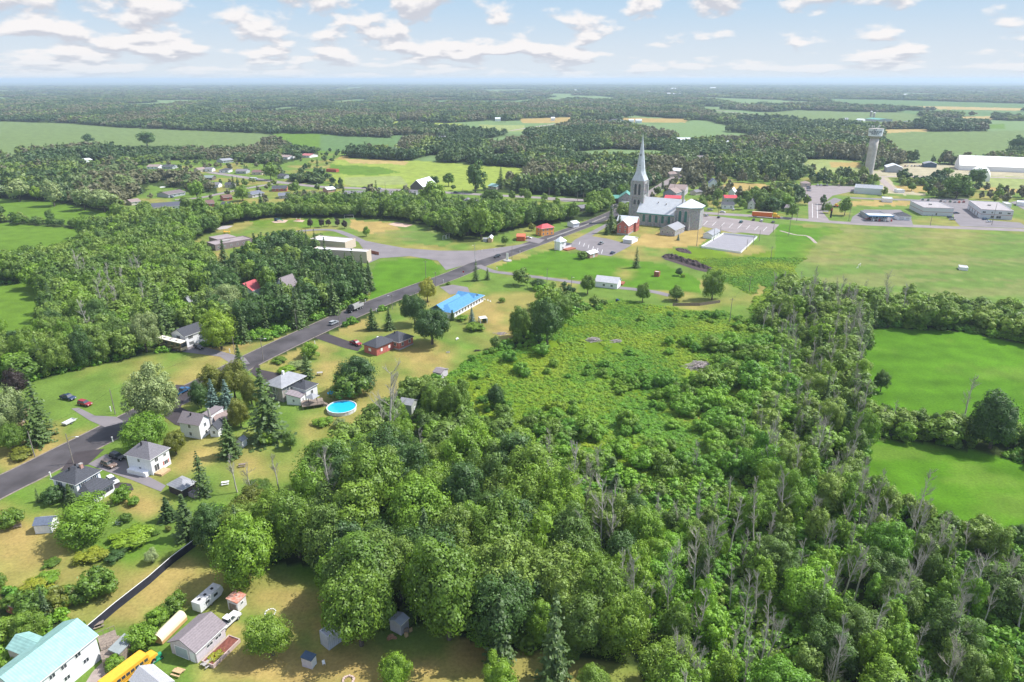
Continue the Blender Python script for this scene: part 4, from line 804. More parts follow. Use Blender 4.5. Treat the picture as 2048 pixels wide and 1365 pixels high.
for i in range(5): MB().tube((w+11.8, .2+i*2.9, 1.2), (w+11.8, .2+i*2.9, 3.2), .12).build('post', TRIM, t)
house('hall', 'grey stone hall with pale gable roof in front of the church', 'hall', (1350.4, 461.5), (1370.5, 452.5), (1320.8, 457), 4.2, 'gable', 2.6, STONE, MT_GREY, axis='x', storeys=1, sides='lf', gap=3.2, win=(.8, 1.3), oh=.3)
t, w, d = house('shed', 'small white hut with pale blue-grey roof at the corner of the ice rink', 'hut', (1424.8, 470.8), (1441.8, 461.5), (1409.6, 466), 2.8, 'gable', 1.2, WHITE, MT_GREY, axis='x', storeys=1, sides='f', gap=3, win=(1.2, 1.0))

# the church
def church():
    A = P(1273.5, 449.5); B = P(1356, 457.8); ex = (B-A).normalized(); rot = math.atan2(ex.y, ex.x); Ln = (B-A).length
    t = thing('church', 'grey limestone church with tall pale spire and long white roof', 'church', (A.x, A.y, 0), rot); W = 21.0; Z = 9.6; RZ = 19.0
    m = MB(); m.add([(0, 0, 0), (Ln, 0, 0), (Ln, W, 0), (0, W, 0), (0, 0, Z), (Ln, 0, Z), (Ln, W, Z), (0, W, Z), (0, W/2, RZ), (Ln, W/2, RZ)], [(0, 3, 2, 1), (0, 1, 5, 4), (2, 3, 7, 6), (0, 4, 8, 7, 3), (1, 2, 6, 9, 5)]); m.build('wall', STONE, t)
    m = MB(); o = .7; k = (RZ-Z)/(W/2)
    _slab(m, (-.6, -o, Z-k*o+.15), (Ln+.5, -o, Z-k*o+.15), (Ln+.5, W/2, RZ+.15), (-.6, W/2, RZ+.15), .3); _slab(m, (-.6, W/2, RZ+.15), (Ln+.5, W/2, RZ+.15), (Ln+.5, W+o, Z-k*o+.15), (-.6, W+o, Z-k*o+.15), .3)
    rf = m.build('roof', mat('church_roof', (.62, .64, .66), .4, .08, .5, kind='metal'), t)
    MB().box(-.6, -o-.16, Z-k*o-.5, Ln+.5, -o-.04, Z-k*o+.02).build('gutter', GREEN_P if False else mat('green_gutter', (.06, .30, .25), .6, .1), t)
    for (x, f) in ((Ln*.42, .66), (Ln*.62, .6)): MB().cbox(x, W/2*f, Z+(RZ-Z)*f, .7, .5, .9).build('roof_vent', CONC, rf)
    GW = mat('green_louvre', (.05, .17, .14), .6, .2, 3)
    def lancet(x, y, z0, w, h, axis, m_, par, name='window', dep=.06):
        pr = [(-w/2, z0), (w/2, z0), (w/2, z0+h-w*.8)]
        for q in range(1, 6): a = q/6; pr.append((w/2*math.cos(a*math.pi/2)*1.0, z0+h-w*.8+w*.8*math.sin(a*math.pi/2)))
        pr.append((0, z0+h)); 
        for q in range(5, 0, -1): a = q/6; pr.append((-w/2*math.cos(a*math.pi/2), z0+h-w*.8+w*.8*math.sin(a*math.pi/2)))
        pr.append((-w/2, z0+h-w*.8)); mm = MB(); n = len(pr)
        f = [(p[0], p[1]) for p in pr]
        if axis == 'f': vs = [(x+p, y-dep, z) for p, z in f]+[(x+p, y+.05, z) for p, z in f]
        elif axis == 'l': vs = [(x-dep, y+p, z) for p, z in f]+[(x+.05, y+p, z) for p, z in f]
        else: vs = [(x+dep, y+p, z) for p, z in f]+[(x-.05, y+p, z) for p, z in f]
        mm.add(vs, [tuple(range(n)), tuple(range(n, 2*n))[::-1]]+[(i, n+i, n+(i+1) % n, (i+1) % n) for i in range(n)]); return mm.build(name, m_, par)
    n = 6
    for i in range(n):
        x = Ln*(.16+.76*i/(n-1)) if n > 1 else 0
        fr = lancet(x, 0, 2.4, 2.5, 6.0, 'f', TRIM if False else CONC, t, 'window_frame', .05); lancet(x, 0, 2.7, 1.9, 5.4, 'f', GW, fr, 'pane', .09)
        if i < n-1:
            xb = Ln*(.16+.76*(i+.5)/(n-1)); m = MB(); m.add([(xb-.4, -1.0, 0), (xb+.4, -1.0, 0), (xb+.4, .02, 0), (xb-.4, .02, 0), (xb-.4, -.9, 5), (xb+.4, -.9, 5), (xb+.4, .02, 8), (xb-.4, .02, 8)], [(0, 3, 2, 1), (0, 1, 5, 4), (1, 2, 6, 5), (2, 3, 7, 6), (3, 0, 4, 7), (4, 5, 6, 7)]); m.build('buttress', STONE, t)
    # chancel at the far right end
    c = (Ln-1.0); r = 10.5; pts = [(c-1, .2+0), (c+9, 0), (c+15, 5), (c+15, 15), (c+9, 20.5), (c-1, 20.5)]; HZ = 15.5
    cy = sum(p[1] for p in pts)/6; m = MB(); m.prism([(x, y-2.5) for x, y in pts], 0, HZ-.02); m.build('chancel_wall', STONE, t)
    e = [(x+(.6 if x > c+5 else -.0)+(.3 if x > c+12 else 0), y-2.5+(-.6 if y < 6 else .6)) for x, y in pts]; m = MB(); ap = (c+6.5, cy-2.5, 20.6)
    vs = [(x, y, HZ) for x, y in e]+[(x, y, HZ+.25) for x, y in e]+[ap]; m.add(vs, [tuple(range(6))[::-1]]+[(i, (i+1) % 6, 6+(i+1) % 6, 6+i) for i in range(6)]+[(6+i, 6+(i+1) % 6, 12) for i in range(6)]); m.build('chancel_roof', _M['church_roof'], t)
    m = MB(); vs = [(x*1+0, y, HZ-.35) for x, y in e]+[(x, y, HZ-.003) for x, y in e]; m.add(vs, [(i, (i+1) % 6, 6+(i+1) % 6, 6+i) for i in range(6)]); m.build('chancel_gutter', _M['green_gutter'], t)
    for xx in (c+2.2, c+6.3): fr = lancet(xx, -2.42, 5.0, 2.5, 8.6, 'f', CONC, t, 'window_frame', .1); lancet(xx, -2.42, 5.4, 1.9, 7.9, 'f', GW, fr, 'pane', .14)
    for xx in (c-1.2, c+4.2, c+9.2): m = MB(); m.box(xx-.5, -3.9, 0, xx+.5, -2.4, 9); m.box(xx-.45, -3.2, 9.001, xx+.45, -2.4, 13); m.build('buttress', STONE, t)
    for xx, h_ in ((c-1.6, 18.5), (c+.6, 24)): m = MB(); m.cbox(xx, 2.2 if xx < c else 8, 9 if xx < c else 14, 1.1, 1.1, h_-12); m.build('pinnacle', STONE, t)
    MB().box(c+2, -6.5, 0, c+7, -3.95, 2.6).build('boiler_house', BARNW, t)
    # tower
    TW = 9.2; x0 = -TW+1.2; y0 = W/2-TW/2+.5; x1 = x0+TW; y1 = y0+TW; TZ = 31.0
    m = MB(); m.box(x0-.35, y0-.35, 0, x1+.35, y1+.35, 12); m.box(x0, y0, 12.001, x1, y1, TZ); m.build('tower', STONE, t)
    for xx in (x0, x1):
        for yy in (y0, y1): m = MB(); m.cbox(xx, yy, 0, 1.7, 1.7, 20); m.cbox(xx, yy, 20.001, 1.3, 1.3, TZ-20.5); m.build('tower_buttress', STONE, t)
    MB().box(x0-.5, y0-.5, 18.6, x1+.5, y1+.5, 19.1).build('string_course', CONC, t)
    for s, (X_, Y_) in (('f', (0, y0)), ('r', (x1, 0)), ('l', (x0, 0))):
        for q in (-1.5, 1.5):
            for (zb, hh_) in ((20.5, 8.0), (13.5, 3.6)):
                if s == 'f': lancet((x0+x1)/2+q, y0, zb, 1.7, hh_, 'f', GLASS, t, 'belfry_opening', .08)
                elif s == 'r': lancet(x1, (y0+y1)/2+q, zb, 1.7, hh_, 'r', GLASS, t, 'belfry_opening', .08)
                else: lancet(x0, (y0+y1)/2+q, zb, 1.7, hh_, 'l', GLASS, t, 'belfry_opening', .08)
    # spire: square skirt flaring into an octagon
    cx, cy2 = (x0+x1)/2, (y0+y1)/2; SP = HTS-0; m = MB(); rings = []
    for (z, r_, sq) in ((TZ-.3, 6.3*.93, 1), (TZ+.2, 6.1*.93, 1), (TZ+3.6, 4.15, .55), (TZ+5.5, 3.6, .1), (TZ+6.5, 3.35, 0), (SP, .07, 0)):
        vs = []
        for i in range(8):
            a = math.pi/8+i*math.pi/4; px_, py_ = r_*math.cos(a), r_*math.sin(a); s2 = r_*.95; qx = math.copysign(s2, math.cos(a)); qy = math.copysign(s2, math.sin(a))
            vs.append((cx+px_*(1-sq)+qx*sq*.86, cy2+py_*(1-sq)+qy*sq*.86, z))
        rings.append(vs)
    allv = [v for r in rings for v in r]; fs = [tuple(range(8))[::-1], tuple(range(40, 48))]
    for k in range(5): fs += [(k*8+i, k*8+(i+1) % 8, (k+1)*8+(i+1) % 8, (k+1)*8+i) for i in range(8)]
    m.add(allv, fs); sp = m.build('spire', mat('spire_metal', (.56, .60, .635), .45, .12, .6, kind='metal'), t)
    m = MB(); m.tube((cx, cy2, SP-.3), (cx, cy2, SP+1.8), .09); m.box(cx-.5, cy2-.06, SP+1.0, cx+.5, cy2+.06, SP+1.15); m.build('cross', STEEL, sp)
    for zz in (TZ+9, TZ+17): MB().cbox(cx, cy2-(3.2*(1-(zz-TZ)/34)), zz, .7, .6, 1.6).build('lucarne', GLASS, sp)
    for q in range(4): TAKEN.append((A.x+ex.x*(q*12), A.y+ex.y*q*12+8, 14))
    return t
HTS = HT(1283, 437, 268); print('spire', HTS)
church()

# water tower
def water_tower():
    b = P(1734.5, 357.5); h = HT(1734.5, 357.5, 257.5); s = h; R0 = 8.4*MPX(357.5)*1.0; t = thing('water_tower', 'concrete water tower with white lettered tank above the village', 'water tower', (b.x, b.y, 0))
    tz = h*.845; m = MB(); m.lathe([(R0*1.02, 0), (R0, h*.02), (R0, h*.3), (R0*.985, h*.6), (R0*.98, h*.80)], 32); m.build('shaft', CONC_D, t, True)
    MB().lathe([(R0*.98, h*.80), (R0*1.05, h*.81), (R0*1.42, h*.845), (R0*1.42, h*.855)], 32).build('collar', CONC, t)
    tw = R0*1.55; m = MB(); m.lathe([(tw*.95, h*.855), (tw*.97, h*.90), (tw*1.02, h*.985), (tw*1.02, h*.995)], 48); tank = m.build('tank', mat('tank_paint', (.80, .84, .87), .5, .08, .3), t)
    MB().lathe([(tw*1.04, h*.995), (tw*1.04, h*1.0)], 48).build('rim', CONC, t)
    tw2 = tw; ba = math.atan2(-b.x, -b.y)+0.06      # writing faces the viewer's side
    for line, z0, sz in (('ST.', .957, 2.3), ('ANDREWS', .918, 2.45), ('WEST', .879, 2.3)):
        cu = bpy.data.curves.new('writing', 'FONT'); cu.body = line; cu.size = sz*1.3; cu.align_x = 'CENTER'; cu.extrude = 0.0; cu.offset = 0.05
        o = bpy.data.objects.new('writing', cu); COL.objects.link(o); dg = bpy.context.evaluated_depsgraph_get(); me = bpy.data.meshes.new_from_object(o.evaluated_get(dg)); bpy.data.objects.remove(o)
        for v in me.vertices:
            a = v.co.x/tw2; zz = h*z0+v.co.y; r = tw2*(.955+.065*(zz/h-.855)/.13)+.12; an = -a+ba; v.co = Vector((math.sin(an)*r, math.cos(an)*r, zz))
        me.materials.clear(); me.materials.append(mat('tank_lettering', (.03, .07, .12), .6, kind='flat')); mk('lettering', me, tank)
    for i, (x, y, hh_, rr) in enumerate([(-4, 1, 3.0, .9), (-1, 3, 2.6, .5), (1.5, -1, 3.2, .5), (4, 1.5, 3.4, .7), (2.8, 3, 2.2, .3)]):
        m = MB(); m.tube((x, y, h), (x, y, h+hh_), .12); m.tube((x-.3, y-.5, h+hh_*.8), (x-.1, y, h+hh_*.85), rr*.9, rr*.3, 10); m.build('antenna', TRIM, t)
    m = MB(); m.box(-R0-9, -3.5, 0, -R0+1, 3.5, .9); m.build('base_slab', CONC, t); TAKEN.append((b.x, b.y, 8))
water_tower()

# industrial and village buildings on the right
t, w, d = house('arena', 'huge white fabric-roofed arena at the right edge', 'arena', (1919, 331), (2120, 339), (1908, 319), 5.5, 'gable', 10, WHITE, mat('white_membrane', (.86, .86, .84), .5, .03, .2), axis='x', oh=.4, storeys=0, size=(None, 34), fascia=0)
def quonset(name, label, cat, c0, c1, width, ht, length, m_, endm=None, front='f'):
    a = P(*c0); b = P(*c1); ex = (b-a).normalized(); rot = math.atan2(ex.y, ex.x); w = (b-a).length if width is None else width
    t = thing(name, label, cat, (a.x, a.y, 0), rot); n = 14; pr = [(w/2-w/2*math.cos(math.pi*i/n), ht*math.sin(math.pi*i/n)**.85) for i in range(n+1)]
    m = MB(); m.add([(x, 0, z) for x, z in pr]+[(x, length, z) for x, z in pr], [(i, i+1, n+2+i, n+1+i)[::-1] for i in range(n)]); m.build('shell', m_, t, True)
    m = MB(); m.add([(x, .15, z*.985) for x, z in pr], [tuple(range(n+1))]); m.build('end_wall', endm or m_, t); m = MB(); m.add([(x, length-.15, z*.985) for x, z in pr], [tuple(range(n+1))[::-1]]); m.build('rear_wall', endm or m_, t)
    TAKEN.append((a.x+ex.x*w/2, a.y+length/2, w*.5)); return t, w
quonset('storage_dome', 'white arched fabric dome half hidden by trees', 'dome', (1933, 361), (1979, 364), None, 13, 26, _M['white_membrane'])
house('barn', 'pale grey metal barn with white gable roof on the gravel yard', 'barn', (1773, 335), (1806.5, 336.2), (1777.5, 326.5), 5.6, 'gable', 3.0, WALL_G, MT_WHITE, axis='y', storeys=0, door=[('f', .9, 0, 2.5, 3)])
house('shed', 'dark blue shed with pale gable roof on the gravel yard', 'shed', (1848, 328), (1875, 329), (1851, 323.5), 4.2, 'gable', 2.0, NAVY, MT_GREY, axis='y', storeys=0)
house('industrial_building', 'long low white building with flat roof below the water tower', 'building', (1709, 376), (1765.4, 379.5), (1706.8, 366), 5.2, 'flat', 0, mat('pale_blue_siding', (.58, .64, .66), .7, .06, kind='siding'), MT_GREY, storeys=0, door=[('f', .1, 0, 2, 2.5)])
def twostorey(label, Nc, R, L, z, wins):
    t, w, d = house('commercial_building', label, 'building', Nc, R, L, z, 'flat', 0, WALL_G if False else mat('offwhite_steel_wall', (.60, .62, .66), .7, .06, kind='siding'), mat('flat_roof_gravel', (.36, .33, .33), .9, .1, .3), storeys=0, maxd=44, group='flat-roofed two-storey buildings on the highway')
    for (z0, z1) in ((z*.48, z*.52), (z+.12, z+.3)): m = MB(); m.box(-.05, -.05, z0, w+.05, -.003, z1); m.box(-.05, -.003, z0, -.003, d, z1); m.box(w+.003, -.003, z0, w+.05, d, z1); m.build('red_band', mat('dull_red_trim', (.30, .07, .07), .7, .1), t)
    for (s, u, zb, ww, hh_) in wins: opening(t, s, u*(w if s == 'f' else d), zb, ww, hh_, w, d)
    MB().cbox(w*.45, d*.5, z+.01, 2.0, 1.5, 1.0).build('rooftop_unit', CONC, t); return t
twostorey('left one of two flat-roofed white buildings with red bands on the highway', (1848, 416.1), (1908.2, 418), (1838.1, 403.5), 6.0, [('f', .45, .4, 1, 1.8)])
twostorey('right one of two flat-roofed white buildings with red bands on the highway', (1963, 419.7), (2027.7, 423.3), (1933.4, 397.3), 6.6, [('f', .1, 4.2, 2, 1.2), ('f', .35, 4.2, 1, 1.2), ('f', .6, 4.2, 2, 1.2), ('f', .87, 4.2, 2, 1.2), ('f', .38, .6, 2, 1.9), ('f', .58, .6, 3, 1.8), ('l', .2, .3, 2.5, 2.8), ('l', .4, .3, 2.5, 2.8), ('l', .6, .3, 2.5, 2.8), ('l', .8, .3, 2.5, 2.8), ('l', .3, 4.2, 1, 1), ('l', .6, 4.2, 1, 1)])
t, w, d = house('petrol_station', 'petrol station with blue-edged flat canopy beside the highway', 'petrol station', (1735, 430), (1776, 431), (1738, 422), 3.4, 'flat', 0, WALL_G, SH_GREY, storeys=1, sides='f', gap=3.5, win=(2, 1.8))
MB().box(-2, -9, 4.2, w+1, -.6, 4.5).build('canopy', MT_WHITE, t); MB().box(-2.05, -9.06, 3.6, w+1.05, -9.0, 4.6).build('canopy_fascia', MT_BLUE, t); MB().box(w+1.003, -9.0, 3.6, w+1.06, -.6, 4.6).build('canopy_fascia', MT_BLUE, t); MB().box(-2.06, -9.0, 3.6, -2.003, -.6, 4.6).build('canopy_fascia', MT_BLUE, t)
for i in range(4): MB().tube((1+i*(w-2)/3, -7.5, 0), (1+i*(w-2)/3, -7.5, 4.2), .18).build('column', TRIM, t); MB().cbox(1+i*(w-2)/3+1.2, -7.5, .01, 1.0, .6, 1.7).build('fuel_pump', MT_RED if i % 2 else TRIM, t)
house('house', 'small white garage-like house with grey hipped roof right of the petrol station', 'house', (1795, 432.5), (1824.5, 433.5), (1797, 425), 3.2, 'hip', 2.2, WHITE, SH_DARK, storeys=0, door=[('f', .3, 0, 3.2, 2.3), ('f', .75, .9, 2.4, 1.3)])
t, w, d = house('shop', 'red-roofed store with grey-roofed front wing beside the highway', 'shop', (1449, 396.5), (1475.5, 397), (1450, 388), 5.2, 'gable', 1.6, WALL_G, MT_RED, axis='x', storeys=1, sides='f', gap=4)
house('shop', 'grey-roofed white front building before the red-roofed store', 'shop', (1443.5, 410), (1469.5, 410.8), (1444.5, 401), 3.4, 'gable', 1.6, WHITE, SH_DARK, axis='x', storeys=1, sides='f', gap=3)
house('house', 'narrow white gabled house right of the red-roofed store', 'house', (1495, 407), (1510, 408), (1497, 402), 4.6, 'gable', 3.0, WHITE, SH_GREY, axis='y', storeys=2, sides='f', gap=2.6, win=(.7, 1.0))
house('house', 'white house with blue-grey cross-gabled roof behind the spruce', 'house', (1417, 367), (1436, 367.5), (1418, 361), 5.0, 'gable', 4.2, WHITE, mat('slate_blue_shingle', (.16, .19, .27), .9, .2, 3, kind='shingle'), axis='y', storeys=2, sides='f', gap=4)
house('barn', 'white barn with long pale roof beside the blue-gabled house', 'barn', (1456, 384), (1470, 385), (1450, 370), 4.2, 'gable', 3.0, WHITE, MT_WHITE, axis='y', storeys=0)
house('house', 'tan-roofed house with dormer behind the church roof', 'house', (1336, 378), (1371, 380), (1345, 366), 5.4, 'gable', 3.2, WALL_MV, SH_TAN, axis='x', storeys=1, sides='fr', gap=3)
house('shop', 'grey-blue gabled shop with tan roof beside the street behind the church', 'shop', (1325.5, 384.5), (1352, 387), (1336, 374), 4.4, 'gable', 3.4, mat('blue_grey_siding', (.28, .31, .38), .8, .1, kind='siding'), SH_TAN, axis='y', storeys=1, sides='f', gap=4)
house('shop', 'low red-roofed front of the shop behind the church', 'shop', (1328, 396.5), (1362, 398), (1329, 392), 3.2, 'shed', .8, WALL_G, MT_RED, storeys=0)
house('shed', 'small beige shed with gable roof in the yard behind the church', 'shed', (1379, 383), (1392, 385), (1383, 377), 3.0, 'gable', 1.6, WALL_B, SH_GREY, axis='y', storeys=0)
t, w, d = house('inn', 'large stone building with green metal roofs behind the church tower', 'inn', (1236, 396.5), (1268, 397.5), (1232, 384), 5.4, 'gable', 4.6, STONE_T, MT_GREEN, axis='y', storeys=2, sides='f', gap=4, win=(.8, 1.4))
MB().box(-9, 3, 0, -.02, d-2, 4.6).build('wing', BARNW, t); m = MB(); _slab(m, (-10, 2, 4.3), (-.02, 2, 4.6), (-.02, d/2, 6.8), (-10, d/2, 6.8)); m.build('wing_roof', MT_GREEN, t)
MB().box(3, -2.4, 0, w+3, -.02, 2.9).build('front_wall', TRIM, t)
house('house', 'small grey house with pale roof in the trees behind the orange house', 'house', (1162, 417), (1180, 415), (1158, 411), 2.8, 'gable', 1.6, BARNW, SH_GREY, axis='x', storeys=1, sides='f')
house('shed', 'small white shed among trees beside the main road barrier', 'shed', (1147, 448), (1160, 446), (1144, 443), 3.0, 'gable', 1.2, WHITE, MT_WHITE, axis='x', storeys=0)
house('barn', 'large white metal barn among trees on the village hill', 'barn', (1355, 283), (1388, 283), (1358, 277), 4, 'gable', 4.5, WHITE, MT_WHITE, axis='x', storeys=0)
house('house', 'white-roofed house by the street behind the purple tree', 'house', (1340, 341), (1360, 343), (1342, 336), 5, 'gable', 2.2, WALL_B, MT_WHITE, axis='x', storeys=1, sides='f')
house('house', 'small pinkish-roofed house by the street left of the white-roofed one', 'house', (1328, 347), (1339, 349), (1328, 342), 3.4, 'gable', 2, WALL_B, SH_TAN, axis='y', storeys=1, sides='f')
house('house', 'grey-roofed house beside the village street below the white barn', 'house', (1392, 316), (1411, 316), (1392, 311), 3.4, 'gable', 2, WHITE, SH_MAUVE, axis='x', storeys=1, sides='f')
house('house', 'small white house left of the grey-roofed one on the village street', 'house', (1378, 319), (1390, 319), (1378, 315), 3.2, 'gable', 1.8, WHITE, SH_DARK, axis='x', storeys=1, sides='f')
house('building', 'white boxy building among trees right of the white village barn', 'building', (1452, 284.5), (1471, 285), (1452, 278), 4.5, 'gable', 1.6, WALL_G, MT_WHITE, axis='x', storeys=0)
house('bungalow', 'brown-roofed bungalow at the far end of the wide parking lot', 'bungalow', (1603, 367), (1622, 367.5), (1603, 360), 3.4, 'hip', 1.6, WALL_B, SH_TAN, storeys=1, sides='f', gap=4)
house('shed', 'dark low kiosk beside the row of parked cars', 'kiosk', (1594, 378), (1609, 378.5), (1594, 374), 2.6, 'flat', 0, BRICK, SH_BROWN, storeys=0)
house('tent', 'white oval-topped tent beside the trees below the long hedge', 'tent', (1600, 336), (1620, 336.5), (1600, 330), 2.8, 'hip', 1.6, WHITE, _M['white_membrane'], storeys=0)
house('house', 'grey-roofed house beside the highway hidden by round trees', 'house', (1568, 416), (1588, 418), (1566, 409), 3.2, 'gable', 2, WALL_G, SH_MAUVE, axis='x', storeys=1, sides='f')
house('trailer', 'white flat trailer parked on the back lane below the water tower building', 'trailer', (1766, 397.5), (1786, 398.5), (1766, 394.5), 3.2, 'flat', 0, WHITE, MT_WHITE, storeys=0)
house('trailer', 'small white container beside the gravel lane', 'container', (1797, 381), (1810, 381), (1797, 378.5), 2.6, 'flat', 0, WHITE, MT_WHITE, storeys=0)
house('trailer', 'white box trailer with dark opening at the right edge', 'trailer', (2012, 408.5), (2024, 409), (2010, 401), 3.2, 'flat', 0, WHITE, MT_WHITE, storeys=0)
house('trailer', 'white office trailer at the right edge beside the lot', 'trailer', (2034, 405), (2060, 407), (2031, 400), 3, 'flat', 0, WHITE, MT_WHITE, storeys=0)
# coach house and the left bank of the road
t, w, d = house('house', 'white two-storey house with dark gable roof behind the striped motor coach', 'house', (369.3, 673.5), (414, 657.5), (337, 667), 5.0, 'gable', 2.2, WHITE, SH_DARK, axis='x', storeys=2, sides='fl', gap=4.0, win=(1.0, 1.2), shut=BLACK)
MB().box(w*.62, -3.2, 0, w*.95, -.02, 1.4).build('stair_deck', TRIM, t)
t, w, d = house('garage', 'pale shed with weathered grey gable roof in the left wood', 'shed', (377, 604), (397, 599.5), (353, 600), 2.8, 'gable', 1.8, WHITE, MT_GREY, axis='x', storeys=0, door=[('l', .7, 0, 2, 2.2)])
house('house', 'red-roofed white house half hidden in the wood across the road', 'house', (505, 582), (530, 572), (478, 574), 4.4, 'gable', 3.0, WHITE, mat('dull_red_roof', (.42, .09, .10), .8, .15, 2), axis='x', storeys=1, sides='f')
house('house', 'white gable peak showing above the trees beside the red-roofed house', 'house', (573, 580), (600, 570), (552, 574), 5.0, 'gable', 5.2, WHITE, SH_MAUVE, axis='x', storeys=1, sides='l')
house('house', 'brown-roofed brick bungalow at the left edge beyond the roadside pines', 'house', (42, 838), (62, 810), (-20, 822), 2.8, 'gable', 1.8, BRICK_P, SH_BROWN, axis='y', storeys=1, sides='f', gap=4)
# school
def school():
    t, w, d = house('school', 'long low school with pale flat roofs behind the roadside trees, right part', 'school', (733, 505), (742, 500), (640, 492), 6.5, 'flat', 0, mat('pale_school_brick', (.58, .48, .38), .85, .1, 2), mat('school_roof', (.55, .55, .57), .8, .12, .15), storeys=0, maxd=60)
    house('school', 'pale-roofed upper block of the school beside the lot', 'school', (690, 486), (711, 478), (622, 478), 5.0, 'flat', 0, _M['pale_school_brick'], _M['school_roof'], storeys=0, maxd=60)
    t, w, d = house('school', 'brown low school wing with grey roof at the left', 'school', (430, 491), (505, 478), (399, 487.5), 3.6, 'flat', 0, mat('grey_brown_brick', (.24, .19, .19), .85, .15, 2), mat('school_roof_old', (.30, .25, .25), .9, .15, .2), storeys=1, sides='fl', gap=4.0, win=(.9, 1.0))
    MB().cbox(w*.4, d*.5, 3.75, 5, 3, .8).build('rooftop_unit', CONC, t); MB().box(w*.3, d+.02, 0, w*.8, d+12, 4.2).build('rear_block', _M['school_roof_old'], t)
school()
# yard buildings at the bottom left
def rect(label, name, cat, **k): pass
t, w, d = house('barn', 'long white building with teal metal roof at the bottom left corner', 'barn', (44, 1391.5), (196.7, 1268.7), (8, 1352), 5.6, 'gable', 2.2, mat('bright_white_siding', (.84, .84, .84), .6, .04, kind='siding'), MT_TEAL, axis='x', storeys=0, oh=.35, size=(None, 9.0))
for (u, zb) in ((.25, 1.6), (.52, 4.0), (.52, 1.5), (.72, 4.1), (.80, 1.8), (.36, 4.0)): opening(t, 'f', w*u, zb, 1.0, .8, w, d)
m = roofmesh(4, 5, 5.0, 'gable', 1.2, .2, 'y'); m.v = [(x+w*.45, y+d-.6, z) for x, y, z in m.v]; m.build('dormer_roof', MT_TEAL, t); m = wallmesh(4, 5, 5.0, 'gable', 1.2, 'y'); m.v = [(x+w*.45, y+d-.6, z) for x, y, z in m.v]; m.build('dormer_wall', WALL_B, t)
t, w, d = house('garage', 'white garage with pinkish-grey gable roof beside the cream tank', 'garage', (390.6, 1306.7), (453.5, 1248.3), (334, 1283.3), 2.9, 'gable', 1.7, WALL_MV, SH_MAUVE, axis='x', storeys=0, oh=.35)
opening(t, 'l', d*.58, .05, 3.0, 2.3, w, d, name='garage_door', bars=False, pane=mat('grey_door', (.36, .42, .46), .6, .06)); opening(t, 'l', d*.16, .05, 1.0, 2.1, w, d, name='door', bars=False, pane=WHITE)
for u in (.45, .75): opening(t, 'f', w*u, 1.3, 1.4, .6, w, d)
q = thing('planter_bed', 'long pink-edged planter bed along the garage, half soil half yellow flowers', 'planter', t.location, t.rotation_euler[2])
m = MB(); [m.box(*b) for b in ((.2, -3.6, 0, w, -3.4, .8), (.2, -3.399, 0, .35, -.8, .8), (w-.15, -3.399, 0, w, -.8, .8), (.351, -1.0, 0, w-.151, -.8, .8))]; m.build('frame', mat('pinkish_boards', (.5, .38, .34), .8, .15, 2), q)
MB().box(.36, -3.39, 0, w-.16, -1.01, .6).build('soil', mat('red_brown_soil', (.20, .07, .05), .95, .3, 2), q); fl = MB()
mkq = mk('flowers', crown_mesh('tuft', 1, 'yellow') if '_TM' in globals() else None) if False else None
t, w, d = house('shed', 'white wooden shed with rusty red roof beside the camper', 'shed', (474, 1207), (493, 1189), (450.4, 1201), 2.5, 'shed', .35, mat('grey_white_boards', (.62, .60, .6), .8, .15, 3), RUST, storeys=0, oh=.15)
opening(t, 'f', w*.5, 1.2, .6, .6, w, d); opening(t, 'l', d*.5, 0, 1.6, 1.7, w, d, name='door', frame=WOOD, pane=WOOD, bars=False)
house('shed', 'pale grey corrugated container shed under the big rounded tree', 'shed', (655, 1277.4), (682, 1258.5), (632, 1268.6), 2.9, 'flat', 0, mat('corrugated_white', (.52, .54, .6), .6, .1, 1, kind='metal'), mat('blue_grey_roof', (.40, .43, .50), .6, .1, 1), storeys=0)
t, w, d = house('shed', 'tiny grey shed with dark flat roof and white door beside a white chair', 'shed', (622, 1322.5), (633, 1308.5), (599.5, 1317), 2.1, 'shed', .2, mat('pink_grey_boards', (.5, .46, .5), .8, .1, 2), NAVY, storeys=0, oh=.1)
opening(t, 'f', w*.5, 0, 1.2, 1.8, w, d, name='door', pane=TRIM, bars=False)
house('shed', 'grey shed with pale blue-grey roof behind the woodpile', 'shed', (801.4, 1252), (818.5, 1235.5), (773, 1243.5), 2.6, 'gable', .5, mat('light_grey_steel', (.42, .41, .45), .7, .08, 2), mat('blue_grey_roof', (.40, .43, .50), .6, .1, 1), axis='x', storeys=0, oh=.12)
house('shed', 'small white shed with navy roof beside the wide bright tree', 'shed', (101, 1050), (117, 1031), (73.5, 1041.5), 2.4, 'gable', 1.0, WHITE, mat('navy_shingle', (.13, .155, .21), .8, .15, 2), axis='y', storeys=0, oh=.2)
house('lean_to', 'dark grey lean-to roof between the barn and the leafy vines', 'lean-to', (238, 1309), (271, 1276), (224, 1297), 2.4, 'shed', .6, WOOD, mat('slate_grey_roof', (.24, .27, .27), .7, .1, 1), storeys=0, oh=.1)
house('house', 'light grey speckled roof cut by the bottom edge beside the school bus', 'house', (300, 1396), (348, 1361), (243, 1369), 2.8, 'gable', 1.2, WHITE, mat('speckled_grey_shingle', (.42, .42, .44), .9, .2, 6), axis='y', storeys=0)
t, w, d = house('gazebo', 'grey pyramid-roofed gazebo beside the ragged spruce', 'gazebo', (363, 981.5), (394.5, 964), (328.5, 971), 2.5, 'hip', 1.5, mat('dark_screen', (.06, .05, .05), .9, .2, 2), MT_GREY, storeys=0, oh=.3, frac=.5)
MB().box(w*.3, -3.0, 0, w*1.25, -.4, 1.1).build('side_deck', mat('mauve_boards', (.33, .28, .31), .9, .15, 2), t)
